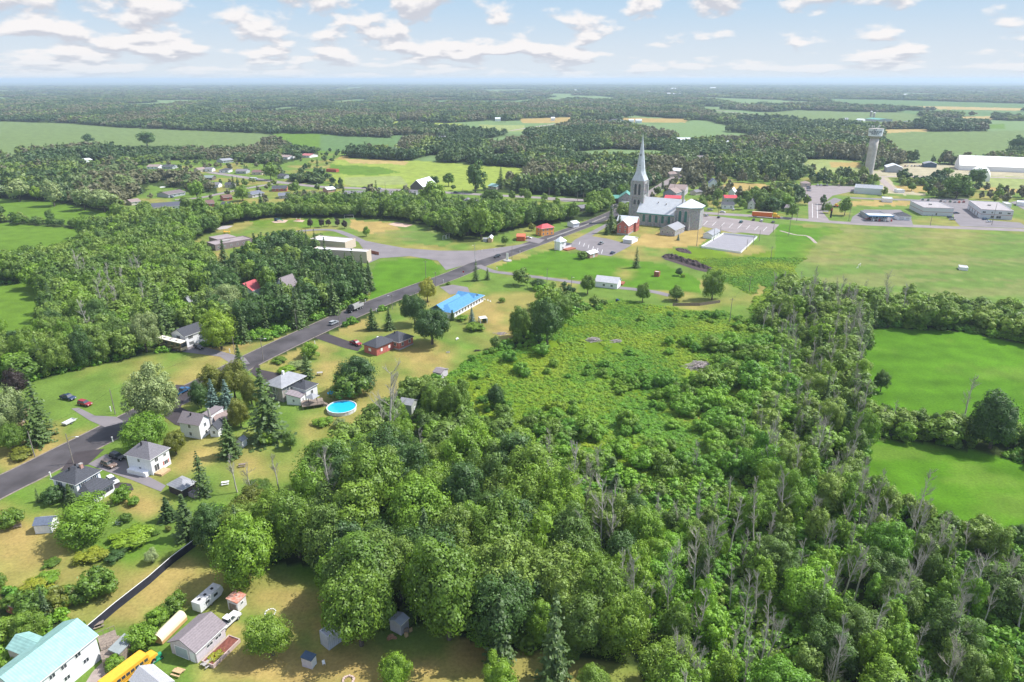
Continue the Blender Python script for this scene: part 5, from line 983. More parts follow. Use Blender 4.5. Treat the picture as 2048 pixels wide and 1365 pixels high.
house('shed', 'pale green-grey shed among the trees above the foreground wood', 'shed', (823, 812), (836, 800), (798, 806), 3.2, 'gable', 1.2, mat('pale_green_grey', (.42, .45, .40), .8, .1, 2), MT_GREY, axis='y', storeys=0, oh=.2, door=[('f', .5, .9, 1.0, .7)])
house('shed', 'small dark-roofed shed at the edge of the dry lawn below the fire ring', 'shed', (882, 748), (897, 738), (868, 742), 2.4, 'gable', .8, WALL_MV, SH_MAUVE, axis='y', storeys=0, oh=.2)
house('playhouse', 'little brown rusty-roofed hut among the dead trees', 'hut', (808, 866), (826, 850), (795, 858), 2.0, 'hip', .7, WOOD_R, mat('brown_old_roof', (.25, .13, .10), .9, .3, 2), storeys=0, oh=.2)
t, w, d = house('building', 'long white building with pale ribbed roof and deck beside the lane', 'building', (1235.5, 568), (1243.5, 560), (1192, 560), 3.0, 'gable', 2.2, WHITE, mat('ribbed_pale_roof', (.52, .52, .54), .5, .1, 1, kind='metal'), axis='y', storeys=0, oh=.3)
for u in (.25, .6): opening(t, 'l', d*u, .9, 1.1, 1.1, w, d)
MB().box(w+.02, -1, 0, w+5, 5, .9).build('deck', WOOD_R, t)
house('hut', 'little red-brown hut with white lid roof on the lawn', 'hut', (1318, 546), (1320.8, 543.5), (1308, 545), 2.4, 'flat', 0, WOOD_R, TRIM, storeys=0)
house('shed', 'bright orange-red shed beside the white car near the orange house', 'shed', (1050, 474), (1052, 468), (1033, 472), 3.0, 'gable', 1.0, mat('orange_red_boards', (.50, .11, .04), .8, .15, 2), mat('orange_roof', (.60, .15, .08), .8, .1, 2), axis='y', storeys=0, oh=.15)
house('shed', 'small tan shed with white roof on the lawn left of the orange-red shed', 'shed', (984, 478), (987, 472.5), (976.5, 476), 2.6, 'gable', 1.0, WOOD_L, MT_WHITE, axis='x', storeys=0, oh=.15)
house('shed', 'low grey tarp-covered shed left of the small tan shed', 'shed', (974, 479), (976, 476), (966, 478), 1.8, 'gable', .6, WALL_G, MT_GREY, axis='y', storeys=0, oh=.1)
house('bench_shelter', 'white rectangular box standing on the sports field', 'shelter', (1919.5, 535.5), (1936.5, 537), (1920.5, 531.5), 1.5, 'flat', 0, WHITE, TRIM, storeys=0)
# suburb beyond the schoolyard: label, near, right, left, roof, wall, eave
SUB = [('small house with pinkish-brown roof and white gable, left end of the upper suburb row', (292, 334), (316, 334), (290, 327), SH_TAN, WHITE, 'x'), ('dark-roofed bungalow with white gable, second in the upper suburb row', (322, 334), (345, 334), (324, 327), SH_DARK, WALL_G, 'x'),
 ('white gabled house at the top of the upper suburb row', (338, 334), (352, 333), (340, 326), SH_GREY, WHITE, 'y'), ('pale tan-roofed house right of the round bush in the suburb', (386, 339), (397, 340), (386, 334), SH_TAN, WALL_B, 'y'), ('grey-roofed white bungalow behind the blue-green tree in the suburb', (408, 339), (424, 339), (408, 333), SH_GREY, WHITE, 'x'),
 ('dark hipped-roof white bungalow in the suburb centre', (437, 341), (457, 341), (437, 335), SH_DARK, WHITE, 'h'), ('two-gabled grey house on the upper suburb street', (470, 343), (492, 343), (470, 337), SH_GREY, WALL_G, 'x'), ('pinkish-roofed house on the upper suburb street', (502, 345), (524, 345), (502, 338), SH_BROWN, WALL_B, 'x'),
 ('pale green-grey farmhouse behind the suburb trees', (445, 322), (468, 320), (440, 314), MT_GREY, WALL_G, 'x'), ('white house with arched porch at the top right of the suburb', (554, 314), (575, 315), (554, 308), SH_TAN, WHITE, 'x'), ('red-roofed bungalow at the end of the suburb beside the dry field', (600, 311), (619, 312), (599, 305), mat('faded_red_roof', (.40, .14, .14), .8, .1, 2), WHITE, 'x'),
 ('dark house with parked truck right of the round suburb tree', (553, 352), (568, 353), (553, 346), SH_DARK, WALL_G, 'x'), ('green-grey broad roof left of the navy-blue spruce', (404, 356), (424, 356), (402, 350), mat('greenish_grey_roof', (.22, .26, .25), .8, .1, 2), BARNW, 'x'),
 ('pink-gabled white bungalow below the upper street', (448, 370), (465, 370), (440, 362), SH_DARK, WALL_MV, 'x'), ('low white bungalow behind the clipped hedge', (419, 370), (437, 370), (419, 365), SH_GREY, WHITE, 'x'), ('brown long-roofed bungalow with white dish in the lower suburb', (336, 390), (372, 384), (322, 386), mat('grey_brown_shingle', (.17, .14, .145), .9, .2, 3), WALL_G, 'x'),
 ('long dark-roofed white house in the lower suburb row, leftmost', (304, 416), (366, 411), (294, 408), mat('blue_black_shingle', (.09, .095, .12), .9, .2, 3), WHITE, 'x'), ('tan-roofed brick bungalow in the lower suburb row', (389, 410), (430, 407), (384, 402), SH_BROWN, BRICK, 'x'), ('small grey gabled house beside the tan-roofed brick bungalow', (440, 410), (458, 410), (438, 405), SH_DARK, WALL_G, 'x'),
 ('dark brown-roofed bungalow behind the small grey gabled house', (446, 396), (466, 394), (442, 388), SH_BROWN, BRICK, 'x'), ('long grey-roofed house with pink walls in the suburb middle', (504, 390), (530, 386), (500, 380), mat('slate_grey_shingle', (.17, .18, .22), .9, .2, 3), WALL_MV, 'x'), ('black-roofed red brick bungalow beside the highway bend', (543, 378), (574, 377), (540, 370), SH_DARK, BRICK, 'x'),
 ('grey-blue roofed bungalow beside the hedge, right of the suburb middle', (556, 392), (580, 391), (552, 386), mat('slate_grey_shingle', (.17, .18, .22), .9, .2, 3), WALL_G, 'x'), ('pale brick house with light roof above the school lawn', (655, 380), (672, 378), (649, 374), MT_WHITE, BRICK_P, 'x'), ('blue-grey bungalow at the highway right of the pale brick house', (685, 389), (725, 389), (683, 382), SH_GREY, WHITE, 'x'),
 ('dark-roofed bungalow beside the highway behind the dense belt', (755, 387), (780, 388), (754, 382), SH_GREY, WHITE, 'x'), ('grey shed-like house left of the white-roofed barn', (815, 385), (832, 386), (814, 379), SH_GREY, WALL_G, 'x'),
 ('beige-roofed house behind the silver trees at the far left field', (262, 405), (283, 402), (252, 394), SH_TAN, WALL_B, 'x'), ('white house with pale roof at the far left edge', (0, 315), (18, 315), (-2, 309), SH_MAUVE, WHITE, 'x'), ('grey-roofed house right of the white one at the far left edge', (27, 316), (46, 316), (27, 310), SH_GREY, WALL_G, 'x'),
 ('small white house at the left end of the narrow far lawn', (150, 321), (163, 322), (148, 316), MT_WHITE, WHITE, 'y'), ('red roof corner at the left edge above the pale trees', (-8, 368), (10, 366), (-12, 361), SH_BROWN, BRICK_P, 'x'), ('small grey gabled house on the highway left of the belt of trees', (926, 403), (943, 403), (928, 395), SH_GREY, WALL_G, 'y'),
 ('flat-roofed pale annex right of the small grey gabled house', (943, 403), (957, 403), (943, 397), SH_GREY, WHITE, 'x'), ('teal-roofed farmhouse between the two tall spruces', (975, 372), (993, 374), (976, 366), MT_TEAL, WALL_B, 'x'), ('cream gable behind the village trees left of the spire', (1206, 378), (1214, 378), (1208, 374), SH_BROWN, WALL_B, 'y')]
for lab, a_, b_, c_, rm__, wm__, ax in SUB:
    house('house', lab, 'house', a_, b_, c_, 2.9, 'hip' if ax == 'h' else 'gable', 1.7, wm__, rm__, axis=ax if ax != 'h' else 'x', storeys=1, sides='f', gap=4.0, win=(1.3, 1.1), oh=.5)
house('barn', 'dark wooden barn with white metal roof beside the yellow field', 'barn', (846, 374), (872, 366), (828, 370), 6.0, 'gable', 5.6, BARNW, MT_WHITE, axis='x', storeys=0)
house('trailer', 'rust-red box trailer standing in the green field beyond the suburb', 'trailer', (652, 339), (672, 340), (652, 337.5), 3.0, 'flat', 0, mat('rust_red_paint', (.42, .10, .06), .7, .15, 1), _M['rust_red_paint'], storeys=0)
for lab, a_, b_, c_, z_, rm__, wm__ in [('white farmhouse with dark roof between two far teal fields', (858, 275), (888, 275), (858, 271), 3.4, SH_DARK, WHITE), ('small far white building beyond the yellow strip', (878, 251), (892, 251), (878, 248), 3.2, MT_WHITE, WALL_G), ('brick house with white fence behind the hedge of the yellow field', (793, 304), (812, 304), (793, 300), 3, SH_BROWN, BRICK_P),
   ('tiny red-roofed building in the far wood', (1060, 215), (1078, 216), (1060, 213), 4, MT_RED, WHITE), ('far white silo-topped barn left of the gravel road', (990, 238), (1001, 238), (990, 235), 6, MT_WHITE, WHITE), ('far white barn right of the gravel road bend', (1102, 237), (1110, 237), (1102, 234), 6, MT_WHITE, WHITE),
   ('far grey double-gabled house beside the gravel road', (1217, 241), (1232, 242), (1217, 237), 7, SH_DARK, WALL_G), ('left one of two far white sheds right of the double-gabled house', (1258, 241), (1268, 241), (1258, 238), 5, MT_WHITE, WHITE), ('right one of two far white sheds right of the double-gabled house', (1272, 241.5), (1284, 241.5), (1272, 237), 6, MT_WHITE, WHITE),
   ('far dairy barn with green-blue roof among the farm buildings', (1730, 238), (1757, 240), (1729, 235.5), 5, MT_GREEN, WALL_G), ('far white farmhouse left of the dairy barn', (1687, 239), (1698, 239), (1687, 236), 6, MT_GREY, WHITE), ('far white farm shed between the farmhouse and the dairy barn', (1712, 239.5), (1726, 240), (1712, 237.5), 4, MT_WHITE, WHITE), ('far pale house right of the dairy barn', (1806, 245), (1822, 245.5), (1806, 242), 5, MT_GREY, WALL_G),
   ('grey barn roof half hidden just left of the water tank', (1716, 262), (1738, 263), (1716, 256), 6, SH_TAN, WALL_G), ('distant white factory on the horizon right of the spire', (1422, 176.5), (1432, 176.5), (1422, 175.6), 14, MT_WHITE, WHITE), ('distant white block left of the horizon factory', (1335, 188), (1341, 188), (1335, 187), 11, MT_WHITE, WHITE), ('second distant white block left of the horizon factory', (1347, 188.5), (1352, 188.5), (1347, 187.5), 10, MT_WHITE, WHITE),
   ('third distant white block left of the horizon factory', (1358, 188), (1362, 188), (1358, 187), 9, MT_WHITE, WHITE), ('distant pale block above the others near the horizon', (1343, 178), (1352, 178), (1343, 177), 14, MT_WHITE, WHITE), ('small distant white dot house above the far wood', (1149, 181), (1153, 181), (1149, 180), 12, MT_WHITE, WHITE), ('distant white dot barn left of the spire', (1297, 184), (1301, 184), (1297, 183), 10, MT_WHITE, WHITE), ('distant white building beyond the right-hand teal fields', (1809, 190), (1815, 190), (1809, 189), 10, MT_WHITE, WHITE)]:
    house('farm_building', lab, 'building', a_, b_, c_, z_, 'gable', z_*.45, wm__, rm__, axis='x', storeys=0, oh=.2, fascia=0)
for lab, x, y, r, h in [('left one of two far farm silos behind the dairy barn', 1741, 234, 3.2, 13), ('right one of two far farm silos behind the dairy barn', 1747, 236, 3.2, 12)]:
    p = P(x, y); t = thing('silo', lab, 'silo', p); MB().lathe([(r, 0), (r, h)], 20).build('cylinder', CONC, t); MB().lathe([(r*1.02, h), (r*.8, h+1.5), (r*.3, h+2.4), (.1, h+2.6)], 20).build('cap', TRIM, t)

# ------------------------------------------------------------------ vehicles
def paint(name, rgb): return mat('car_paint_'+name, rgb, .25, .03, 3, spec=.6)
PAINTS = {}
def P_(name):
    rgb = dict(white=(.75, .75, .76), black=(.015, .016, .02), navy=(.02, .04, .10), red=(.30, .02, .03), silver=(.40, .42, .44), grey=(.13, .14, .15), blue=(.02, .10, .22), teal=(.05, .17, .16), orange=(.70, .14, .03), bronze=(.25, .17, .13), beige=(.45, .38, .3), green=(.05, .14, .08), yellow=(.75, .4, .04), cream=(.75, .66, .45))[name]
    return paint(name, rgb)
_cars = {}
def wheel(par, x, y, r=.33, w=.22):
    m = MB(); m.tube((x, y-w/2, r), (x, y+w/2, r), r, r, 14); o = m.build('wheel', BLACK, par); m = MB(); s = 1 if y > 0 else -1; m.tube((x, y+s*w/2-.01*s, r), (x, y+s*(w/2+.015), r), r*.6, r*.55, 10); m.build('rim', STEEL, o); return o
PROF = {  # x from the tail (0) to the nose (1), body outline then glasshouse
 'sedan': (4.6, 1.8, [(0, .35), (0, .85), (.02, .95), (.2, .98), (.68, .95), (.97, .78), (1, .6), (1, .35)], [(.12, .96), (.25, 1.38), (.33, 1.42), (.55, 1.42), (.72, .95)]),
 'suv': (4.7, 1.9, [(0, .4), (0, 1.0), (.02, 1.08), (.70, 1.05), (.97, .92), (1, .7), (1, .4)], [(.02, 1.07), (.06, 1.6), (.12, 1.68), (.55, 1.68), (.71, 1.05)]),
 'hatch': (4.2, 1.75, [(0, .35), (0, .9), (.02, 1.0), (.72, .95), (.96, .78), (1, .6), (1, .35)], [(.02, .98), (.1, 1.42), (.2, 1.5), (.52, 1.48), (.75, .94)]),
 'pickup': (5.6, 1.95, [(0, .5), (0, 1.1), (.385, 1.1), (.74, 1.12), (.97, 1.05), (1, .8), (1, .5)], [(.39, 1.1), (.41, 1.75), (.46, 1.82), (.62, 1.82), (.74, 1.11)]),
 'van': (5.0, 1.95, [(0, .4), (0, 1.05), (.80, 1.05), (.98, .9), (1, .7), (1, .4)], [(.0, 1.04), (.03, 1.75), (.08, 1.82), (.62, 1.8), (.82, 1.04)])}
def make_car(kind, col, label, cat, group):
    Ln, W, body, top = PROF[kind]; t = thing('parked_car', label, cat, (0, 0, 0), 0, group); m = MB()
    pts = [((x-.5)*Ln, z) for x, z in body]; n = len(pts)
    # body tapers slightly to both ends and upwards
    def ring(y, k): return [(x*(1-k*.012), y, z) for x, z in pts]
    ys = [(-W/2+.08, 1), (-W/2, 0), (W/2, 0), (W/2-.08, 1)]; vs = []
    for y, k in ys: vs += ring(y, k)
    for i, v in enumerate(vs[:n]): vs[i] = (v[0], v[1], v[2])
    fs = [tuple(range(n))]+[(k*n+(i+1) % n, k*n+i, (k+1)*n+i, (k+1)*n+(i+1) % n) for k in range(3) for i in range(n)]+[tuple(range(3*n, 4*n))[::-1]]
    m.add(vs, fs); pc = P_(col); b = m.build('body', pc, t)
    if kind == 'pickup': MB().box(-Ln/2+.12, -W/2+.15, 1.02, -Ln/2+Ln*.37, W/2-.15, 1.115).build('cargo_bed', BLACK, t)
    q = [((x-.5)*Ln, z) for x, z in top]; n = len(q); m = MB(); a = W/2-.06; c = W/2-.26; zb, zt = q[0][1], max(z for _, z in q)
    yy = lambda z: a+(c-a)*(z-zb)/(zt-zb); vs = [(x, -yy(z), z) for x, z in q]+[(x, yy(z), z) for x, z in q]
    m.add(vs, [tuple(range(n)), tuple(range(n, 2*n))[::-1]]+[(i+1, i, n+i, n+i+1) for i in range(n-1)]+[(0, n-1, 2*n-1, n)]); g = m.build('windows', GLASS, t)
    xs = [x for x, z in q if z > zt-.12]; m = MB(); m.box(min(xs)-.05, -c-.02, zt-.05, max(xs)+.05, c+.02, zt+.03); m.build('roof', pc, t)
    for s in (-1, 1):
        m = MB(); mid = (q[1][0]+q[-2][0])/2; m.box(mid-.05, s*a*.985-.02, zb, mid+.05, s*a*.985+.02, zb+.02); m.add([(mid-.06, s*(a+.01), zb), (mid+.06, s*(a+.01), zb), (mid+.06, s*(c+.015), zt), (mid-.06, s*(c+.015), zt)], [(0, 1, 2, 3)]); m.build('pillar', pc, t)
        MB().cbox(Ln/2-.03, s*(W/2-.32), .62, .08, .38, .16).build('headlight', TRIM, t); MB().cbox(-Ln/2+.02, s*(W/2-.24), .75, .08, .28, .18).build('tail_light', MT_RED, t)
        for x in (-Ln*.30, Ln*.31): wheel(t, x, s*(W/2-.1), .36 if kind in ('suv', 'pickup', 'van') else .32)
    return t
def car(kind, col, px_, front, label, cat='car', group='cars parked around the village', name=None):
    p = P(*px_); f = P(*front); rot = math.atan2(f.y-p.y, f.x-p.x); k = (kind, col)
    if k not in _cars: _cars[k] = t = make_car(kind, col, label, cat, group); t.location = (p.x, p.y, .1); t.rotation_euler = (0, 0, rot)
    else: t = dup(_cars[k], (p.x, p.y, .1), rot, None, label, group); t['category'] = cat
    t.name = name or {'pickup': 'pickup_truck', 'van': 'van'}.get(kind, 'car'); return t
car('suv', 'bronze', (219, 933), (240, 941), 'silver-bronze station wagon on the grey driveway between the two hipped-roof houses')
car('suv', 'black', (236, 918), (257, 925), 'black car parked close to the hipped-roof house with the tan deck')
car('hatch', 'white', (226, 965), (243, 977), 'white hatchback beside the chimneyed white house')
car('suv', 'red', (171, 811), (190, 815), 'red station wagon on the lawn left of the main road')
car('pickup', 'navy', (137, 799), (155, 803), 'dark blue vehicle beside the red station wagon at the brown-roofed house', 'pickup')
car('pickup', 'blue', (366, 786), (386, 776), 'blue pickup truck on the main road behind the silver maple', 'pickup')
car('suv', 'black', (398, 698), (412, 704), 'black car in front of the white coach house')
car('suv', 'silver', (668, 649), (680, 644), 'silver car driving on the main road near the brick bungalow driveway')
car('pickup', 'red', (712, 690), (735, 698), 'dark red pickup truck beside the brick bungalow', 'pickup')
car('suv', 'black', (994, 515.5), (985, 518.5), 'dark car on the main road near the school junction')
car('sedan', 'white', (1057, 478), (1070, 479), 'white sedan between the orange-red shed and the orange house')
car('pickup', 'silver', (1202, 489), (1214, 483), 'silver-blue pickup parked in the church lot', 'pickup')
car('sedan', 'navy', (1225, 508), (1233, 504), 'dark blue car at the near edge of the church lot')
car('suv', 'teal', (1482, 446), (1488, 442), 'dark car standing alone in the middle of the right church lot')
car('sedan', 'black', (1507, 441.5), (1511, 437), 'dark sedan left of the white car in the right church lot')
car('suv', 'white', (1523, 443.5), (1529, 439), 'white car in the right church lot near the highway')
car('sedan', 'grey', (1546, 446), (1551, 442), 'grey car at the far right of the right church lot')
car('sedan', 'grey', (1405, 432), (1410, 429), 'grey car at the left end of the right church lot, left of a silver one')
car('suv', 'silver', (1413, 433), (1419, 430), 'silver car beside the church chancel in the lot')
car('sedan', 'black', (1437, 436.5), (1440, 433), 'black car at the grass island behind the church')
car('sedan', 'navy', (1399, 420.5), (1408, 421), 'dark blue sedan on the highway just right of the church')
car('suv', 'silver', (1420, 421.5), (1429, 422), 'silver car following the dark blue sedan on the highway')
car('sedan', 'white', (1445, 426), (1454, 427), 'white car on the highway before the red-roofed store')
car('van', 'white', (1448, 416), (1451, 411), 'white van parked beside the store front')
car('hatch', 'white', (1467, 421), (1471, 417), 'small white car in front of the store')
for i, (x, y, c, k) in enumerate([(1617, 396, 'navy', 'sedan')]): car(k, c, (x, y), (x+12, y), 'dark pickup-like sedan alone at the side of the wide parking lot')
for i, (y, c) in enumerate([(383, 'silver'), (379, 'grey'), (376, 'navy'), (373, 'red'), (370.5, 'black')]):
    car('sedan', c, (1617, y), (1626, y), '%s car in the row beside the kiosk on the wide parking lot' % ['silver nearest', 'grey second', 'blue third', 'red fourth', 'black farthest'][i])
for x, c in [(1635, 'white'), (1642, 'white'), (1648, 'black'), (1654, 'silver'), (1677, 'beige')]: car('suv' if x != 1648 else 'sedan', c, (x, 372.5), (x, 369), '%s car at the back edge of the wide parking lot%s' % (c, ', right of its twin' if x == 1642 else ', leftmost' if x == 1635 else ''))
for x, y, c, lab in [(1845, 401, 'teal', 'teal car, leftmost behind the flat-roofed buildings'), (1856, 402, 'green', 'green car, second from left behind the flat-roofed buildings'), (1881, 404, 'grey', 'grey car, third behind the flat-roofed buildings'), (1890, 404.5, 'white', 'white car, fourth behind the flat-roofed buildings'),
    (1900, 405, 'green', 'green car in the middle of the row behind the flat-roofed buildings'), (1910, 405.5, 'silver', 'silver car right of the green one behind the flat-roofed buildings'), (1918, 406, 'orange', 'orange car near the end of the row behind the flat-roofed buildings'), (1927, 405.5, 'red', 'red car at the right end of the row behind the flat-roofed buildings')]:
    car('sedan', c, (x, y), (x+1.2, y-2.4), lab)
car('suv', 'navy', (1900, 437), (1912, 437), 'dark blue car behind the silver one between the flat-roofed buildings'); car('sedan', 'silver', (1904, 441), (1916, 441), 'silver car between the flat-roofed buildings'); car('sedan', 'navy', (1912, 428), (1922, 428), 'navy car at the wall of the left flat-roofed building')
car('suv', 'blue', (1970, 440.5), (1982, 440), 'blue car in front of the right flat-roofed building'); car('sedan', 'white', (1977, 445), (1989, 444), 'white car in front of the right flat-roofed building')
car('hatch', 'white', (1721, 431), (1727, 430), 'white car left of the petrol station'); car('sedan', 'red', (1737, 440), (1745, 440), 'red car under the petrol station canopy')
for x, c in [(1810, 'red'), (1815, 'white'), (1823, 'silver'), (1829, 'navy'), (1834, 'white'), (1838, 'blue'), (1842, 'grey')]: car('sedan', c, (x, 333.5), (x, 331), '%s vehicle in the row beside the dark blue shed on the gravel yard%s' % (c, ', right one' if x == 1834 else ''))
car('suv', 'white', (1196, 388), (1204, 387), 'white car on the lot left of the green-roofed inn'); car('sedan', 'grey', (1204, 389), (1212, 388), 'grey car beside the white one left of the inn')
car('sedan', 'black', (728, 377), (720, 377), 'dark car on the highway above the pale brick house'); car('sedan', 'black', (812, 381), (820, 382), 'black car on the highway near the wooden barn'); car('hatch', 'silver', (760, 379), (768, 379.5), 'silver car on the highway in the suburb')
car('suv', 'black', (912, 387), (920, 387), 'dark car on the highway left of the small grey gabled house'); car('sedan', 'navy', (345, 396), (352, 398), 'dark car in front of the long-roofed bungalow with the dish'); car('sedan', 'navy', (910, 401), (916, 399), 'blue car in the drive of the small grey gabled house')
t = thing('dump_truck', 'grey tri-axle dump truck with black cab on the main road', 'dump truck', (0, 0, 0)); p = P(710, 621.5); f = P(700, 626); t.location = (p.x, p.y, .06); t.rotation_euler = (0, 0, math.atan2(f.y-p.y, f.x-p.x))
MB().box(-5.2, -.5, .7, 4.6, .5, 1.05).build('chassis', BLACK, t); m = MB(); m.extr([(2.2, .9), (4.7, .9), (4.7, 1.9), (3.6, 2.1), (3.2, 3.0), (2.2, 3.0)], -1.1, 1.1); m.build('cab', P_('black'), t); MB().box(3.25, -.95, 2.1, 3.62, .95, 2.9).build('windscreen', GLASS, t)
m = MB(); [m.box(*b) for b in ((-5.2, -1.25, 1.2, 1.9, 1.25, 1.4), (-5.2, -1.25, 1.4, 1.9, -1.13, 2.75), (-5.2, 1.13, 1.4, 1.9, 1.25, 2.75), (1.78, -1.129, 1.401, 1.9, 1.129, 3.1), (-5.2, -1.129, 1.401, -5.08, 1.129, 2.5))]; m.build('dump_box', mat('dump_box_grey', (.42, .41, .39), .6, .15, 2), t)
MB().box(1.95, -.9, 2.4, 2.12, .9, 3.5).build('exhaust_rack', STEEL, t)
for x in (3.7, -.4, -2.6, -3.9):
    for s in (-1, 1): wheel(t, x, s*1.0, .52, .35)
# orange tractor and trailer on the highway
t = thing('semi_truck', 'orange articulated lorry with long orange trailer on the highway', 'lorry', (0, 0, 0)); p = P(1532, 436); f = P(1560, 438); t.location = (p.x, p.y, .06); t.rotation_euler = (0, 0, math.atan2(f.y-p.y, f.x-p.x))
ORT = mat('orange_truck_paint', (.80, .15, .03), .4, .08, 1); YC = mat('yellow_cab_paint', (.85, .45, .03), .4, .05, 2)
MB().box(-10.5, -1.3, 1.1, 4.2, 1.3, 4.1).build('trailer_box', ORT, t); MB().box(-10.5, -1.32, 4.101, 4.2, 1.32, 4.2).build('trailer_roof', mat('tan_trailer_roof', (.6, .45, .32), .6, .1), t); MB().box(-10.5, -.5, .7, 9, .5, 1.05).build('chassis', BLACK, t)
m = MB(); m.extr([(4.8, .9), (10, .9), (10, 1.9), (8.2, 2.2), (7.7, 3.2), (6.8, 3.9), (4.8, 4.0)], -1.2, 1.2); m.build('cab', YC, t); MB().box(4.9, -1.22, .8, 10.02, 1.22, 1.4).build('skirt', ORT, t); MB().box(7.72, -1.0, 2.35, 8.25, 1.0, 3.15).build('windscreen', GLASS, t)
for x in (-9, -7.6, 5.6, 6.9, 9.1):
    for s in (-1, 1): wheel(t, x, s*1.05, .5, .35)
# striped coach
t = thing('motor_coach', 'brown striped motor coach with white roof beside the white house', 'motorhome', (0, 0, 0)); p = P(346, 697.5); f = P(375, 704.5); t.location = (p.x, p.y, .08); t.rotation_euler = (0, 0, math.atan2(f.y-p.y, f.x-p.x))
t.scale = (1.15, 1.15, 1.15)
BRN = mat('coach_brown', (.16, .11, .065), .35, .2, 1); CRM = mat('coach_cream', (.55, .45, .30), .4, .08, 1)
b = MB().box(-6, -1.25, .5, 6, 1.25, 3.2).build('body', BRN, t); MB().box(-6.02, -1.27, 3.201, 6.02, 1.27, 3.4).build('roof', mat('coach_roof', (.8, .74, .64), .5, .05), t); MB().box(6.003, -1.1, 1.6, 6.06, 1.1, 3.0).build('windscreen', GLASS, t); MB().box(5.6, -1.27, .5, 6.05, -1.253, 1.5).build('nose_panel', CRM, t)
MB().box(6.003, -1.2, .5, 6.08, 1.2, 1.55).build('nose', CRM, t)
for i in range(3):
    m = MB(); x = -5+i*3.6; m.add([(x, -1.262, .7+i*.1), (x+3.4, -1.262, 1.9), (x+3.6, -1.262, 2.1), (x-.1, -1.262, 1.1)], [(0, 1, 2, 3)]); m.build('stripe', CRM, t)
for x in (-4.6, -1.8, 1.2, 3.8): MB().box(x, -1.27, 2.0, x+1.3, -1.255, 2.8).build('window', GLASS, t)
for x in (-3, 0, 3): MB().cbox(x, 0, 3.4, .9, .8, .3).build('roof_unit', CONC, t)
for x in (-3.8, 4.2):
    for s in (-1, 1): wheel(t, x, s*1.1, .5, .3)
# white camper by the vines
t = thing('camper_trailer', 'white camper with roof vents beside the cream tank and garage', 'camper', (0, 0, 0)); a = P(395, 1227); c = P(441, 1186); t.location = ((a.x+c.x)/2, (a.y+c.y)/2, 0); t.rotation_euler = (0, 0, math.atan2(c.y-a.y, c.x-a.x)); Lc = (c-a).length
m = MB(); m.extr([(-Lc/2, .5), (Lc/2-.8, .5), (Lc/2, 1.2), (Lc/2-.3, 2.5), (-Lc/2, 2.5)], -1.1, 1.1); m.build('body', mat('camper_white', (.72, .73, .75), .5, .06), t); MB().box(-Lc/2, -1.12, 2.501, Lc/2-.35, 1.12, 2.58).build('roof', mat('camper_roof', (.55, .54, .53), .8, .2, 1.5), t)
for x in (-Lc*.33, -Lc*.1, Lc*.2): MB().cbox(x, 0, 2.58, .5, .5, .14).build('roof_vent', BLACK, t)
for x in (-Lc*.28, Lc*.08): MB().box(x, -1.14, 1.4, x+1.0, -1.103, 2.0).build('window', GLASS, t)
for s in (-1, 1): wheel(t, -.3, s*.95, .33)
car('pickup', 'white', (457, 1250), (468, 1240), 'white pickup parked against the back of the garage', 'pickup')
# school bus at the bottom edge
t = thing('school_bus', 'yellow school bus with black nose, cut by the bottom edge', 'school bus', (0, 0, 0)); a = P(232, 1376); c = P(292, 1330); t.location = ((a.x+c.x)/2, (a.y+c.y)/2, .05); t.rotation_euler = (0, 0, math.atan2(c.y-a.y, c.x-a.x))
m = MB(); m.extr([(-5, .6), (3.2, .6), (3.2, 2.6), (2.9, 2.85), (-4.8, 2.85), (-5, 2.6)], -1.15, 1.15); m.build('body', YEL, t); m = MB(); m.extr([(3.203, .6), (4.9, .6), (4.9, 1.3), (4.6, 1.5), (3.203, 1.6)], -.9, .9); m.build('hood', YEL, t); MB().box(3.203, -1.0, 1.65, 3.25, 1.0, 2.5).build('windscreen', GLASS, t)
for i in range(9): MB().box(-4.7+i*.86, -1.17, 1.65, -4.7+i*.86+.68, -1.153, 2.25).build('window', GLASS, t)
for z in (1.1, 1.45): MB().box(-5, -1.165, z, 3.2, -1.153, z+.06).build('side_stripe', BLACK, t)
for x in (-3.2, 3.9):
    for s in (-1, 1): wheel(t, x, s*.95, .46, .3)
# tractor mower by the bus
t = thing('garden_tractor', 'green and yellow garden tractor beside the school bus nose', 'tractor', (0, 0, 0)); p = P(309, 1322); t.location = p; t.rotation_euler = (0, 0, .9)
m = MB(); m.box(.2, -.35, .5, 1.4, .35, 1.0); m.build('hood', GREEN_P, t); MB().box(-.5, -.3, .6, .1, .3, .9).build('seat', YEL, t); MB().box(-.6, -.75, .15, 1.2, .75, .4).build('mower_deck', GREEN_P, t); MB().tube((.1, 0, 1.0), (-.1, 0, 1.35), .2, .2, 10).build('steering_wheel', BLACK, t)
for x, r in ((-.3, .42), (1.1, .28)):
    for s in (-1, 1): wheel(t, x, s*.6, r, .25)
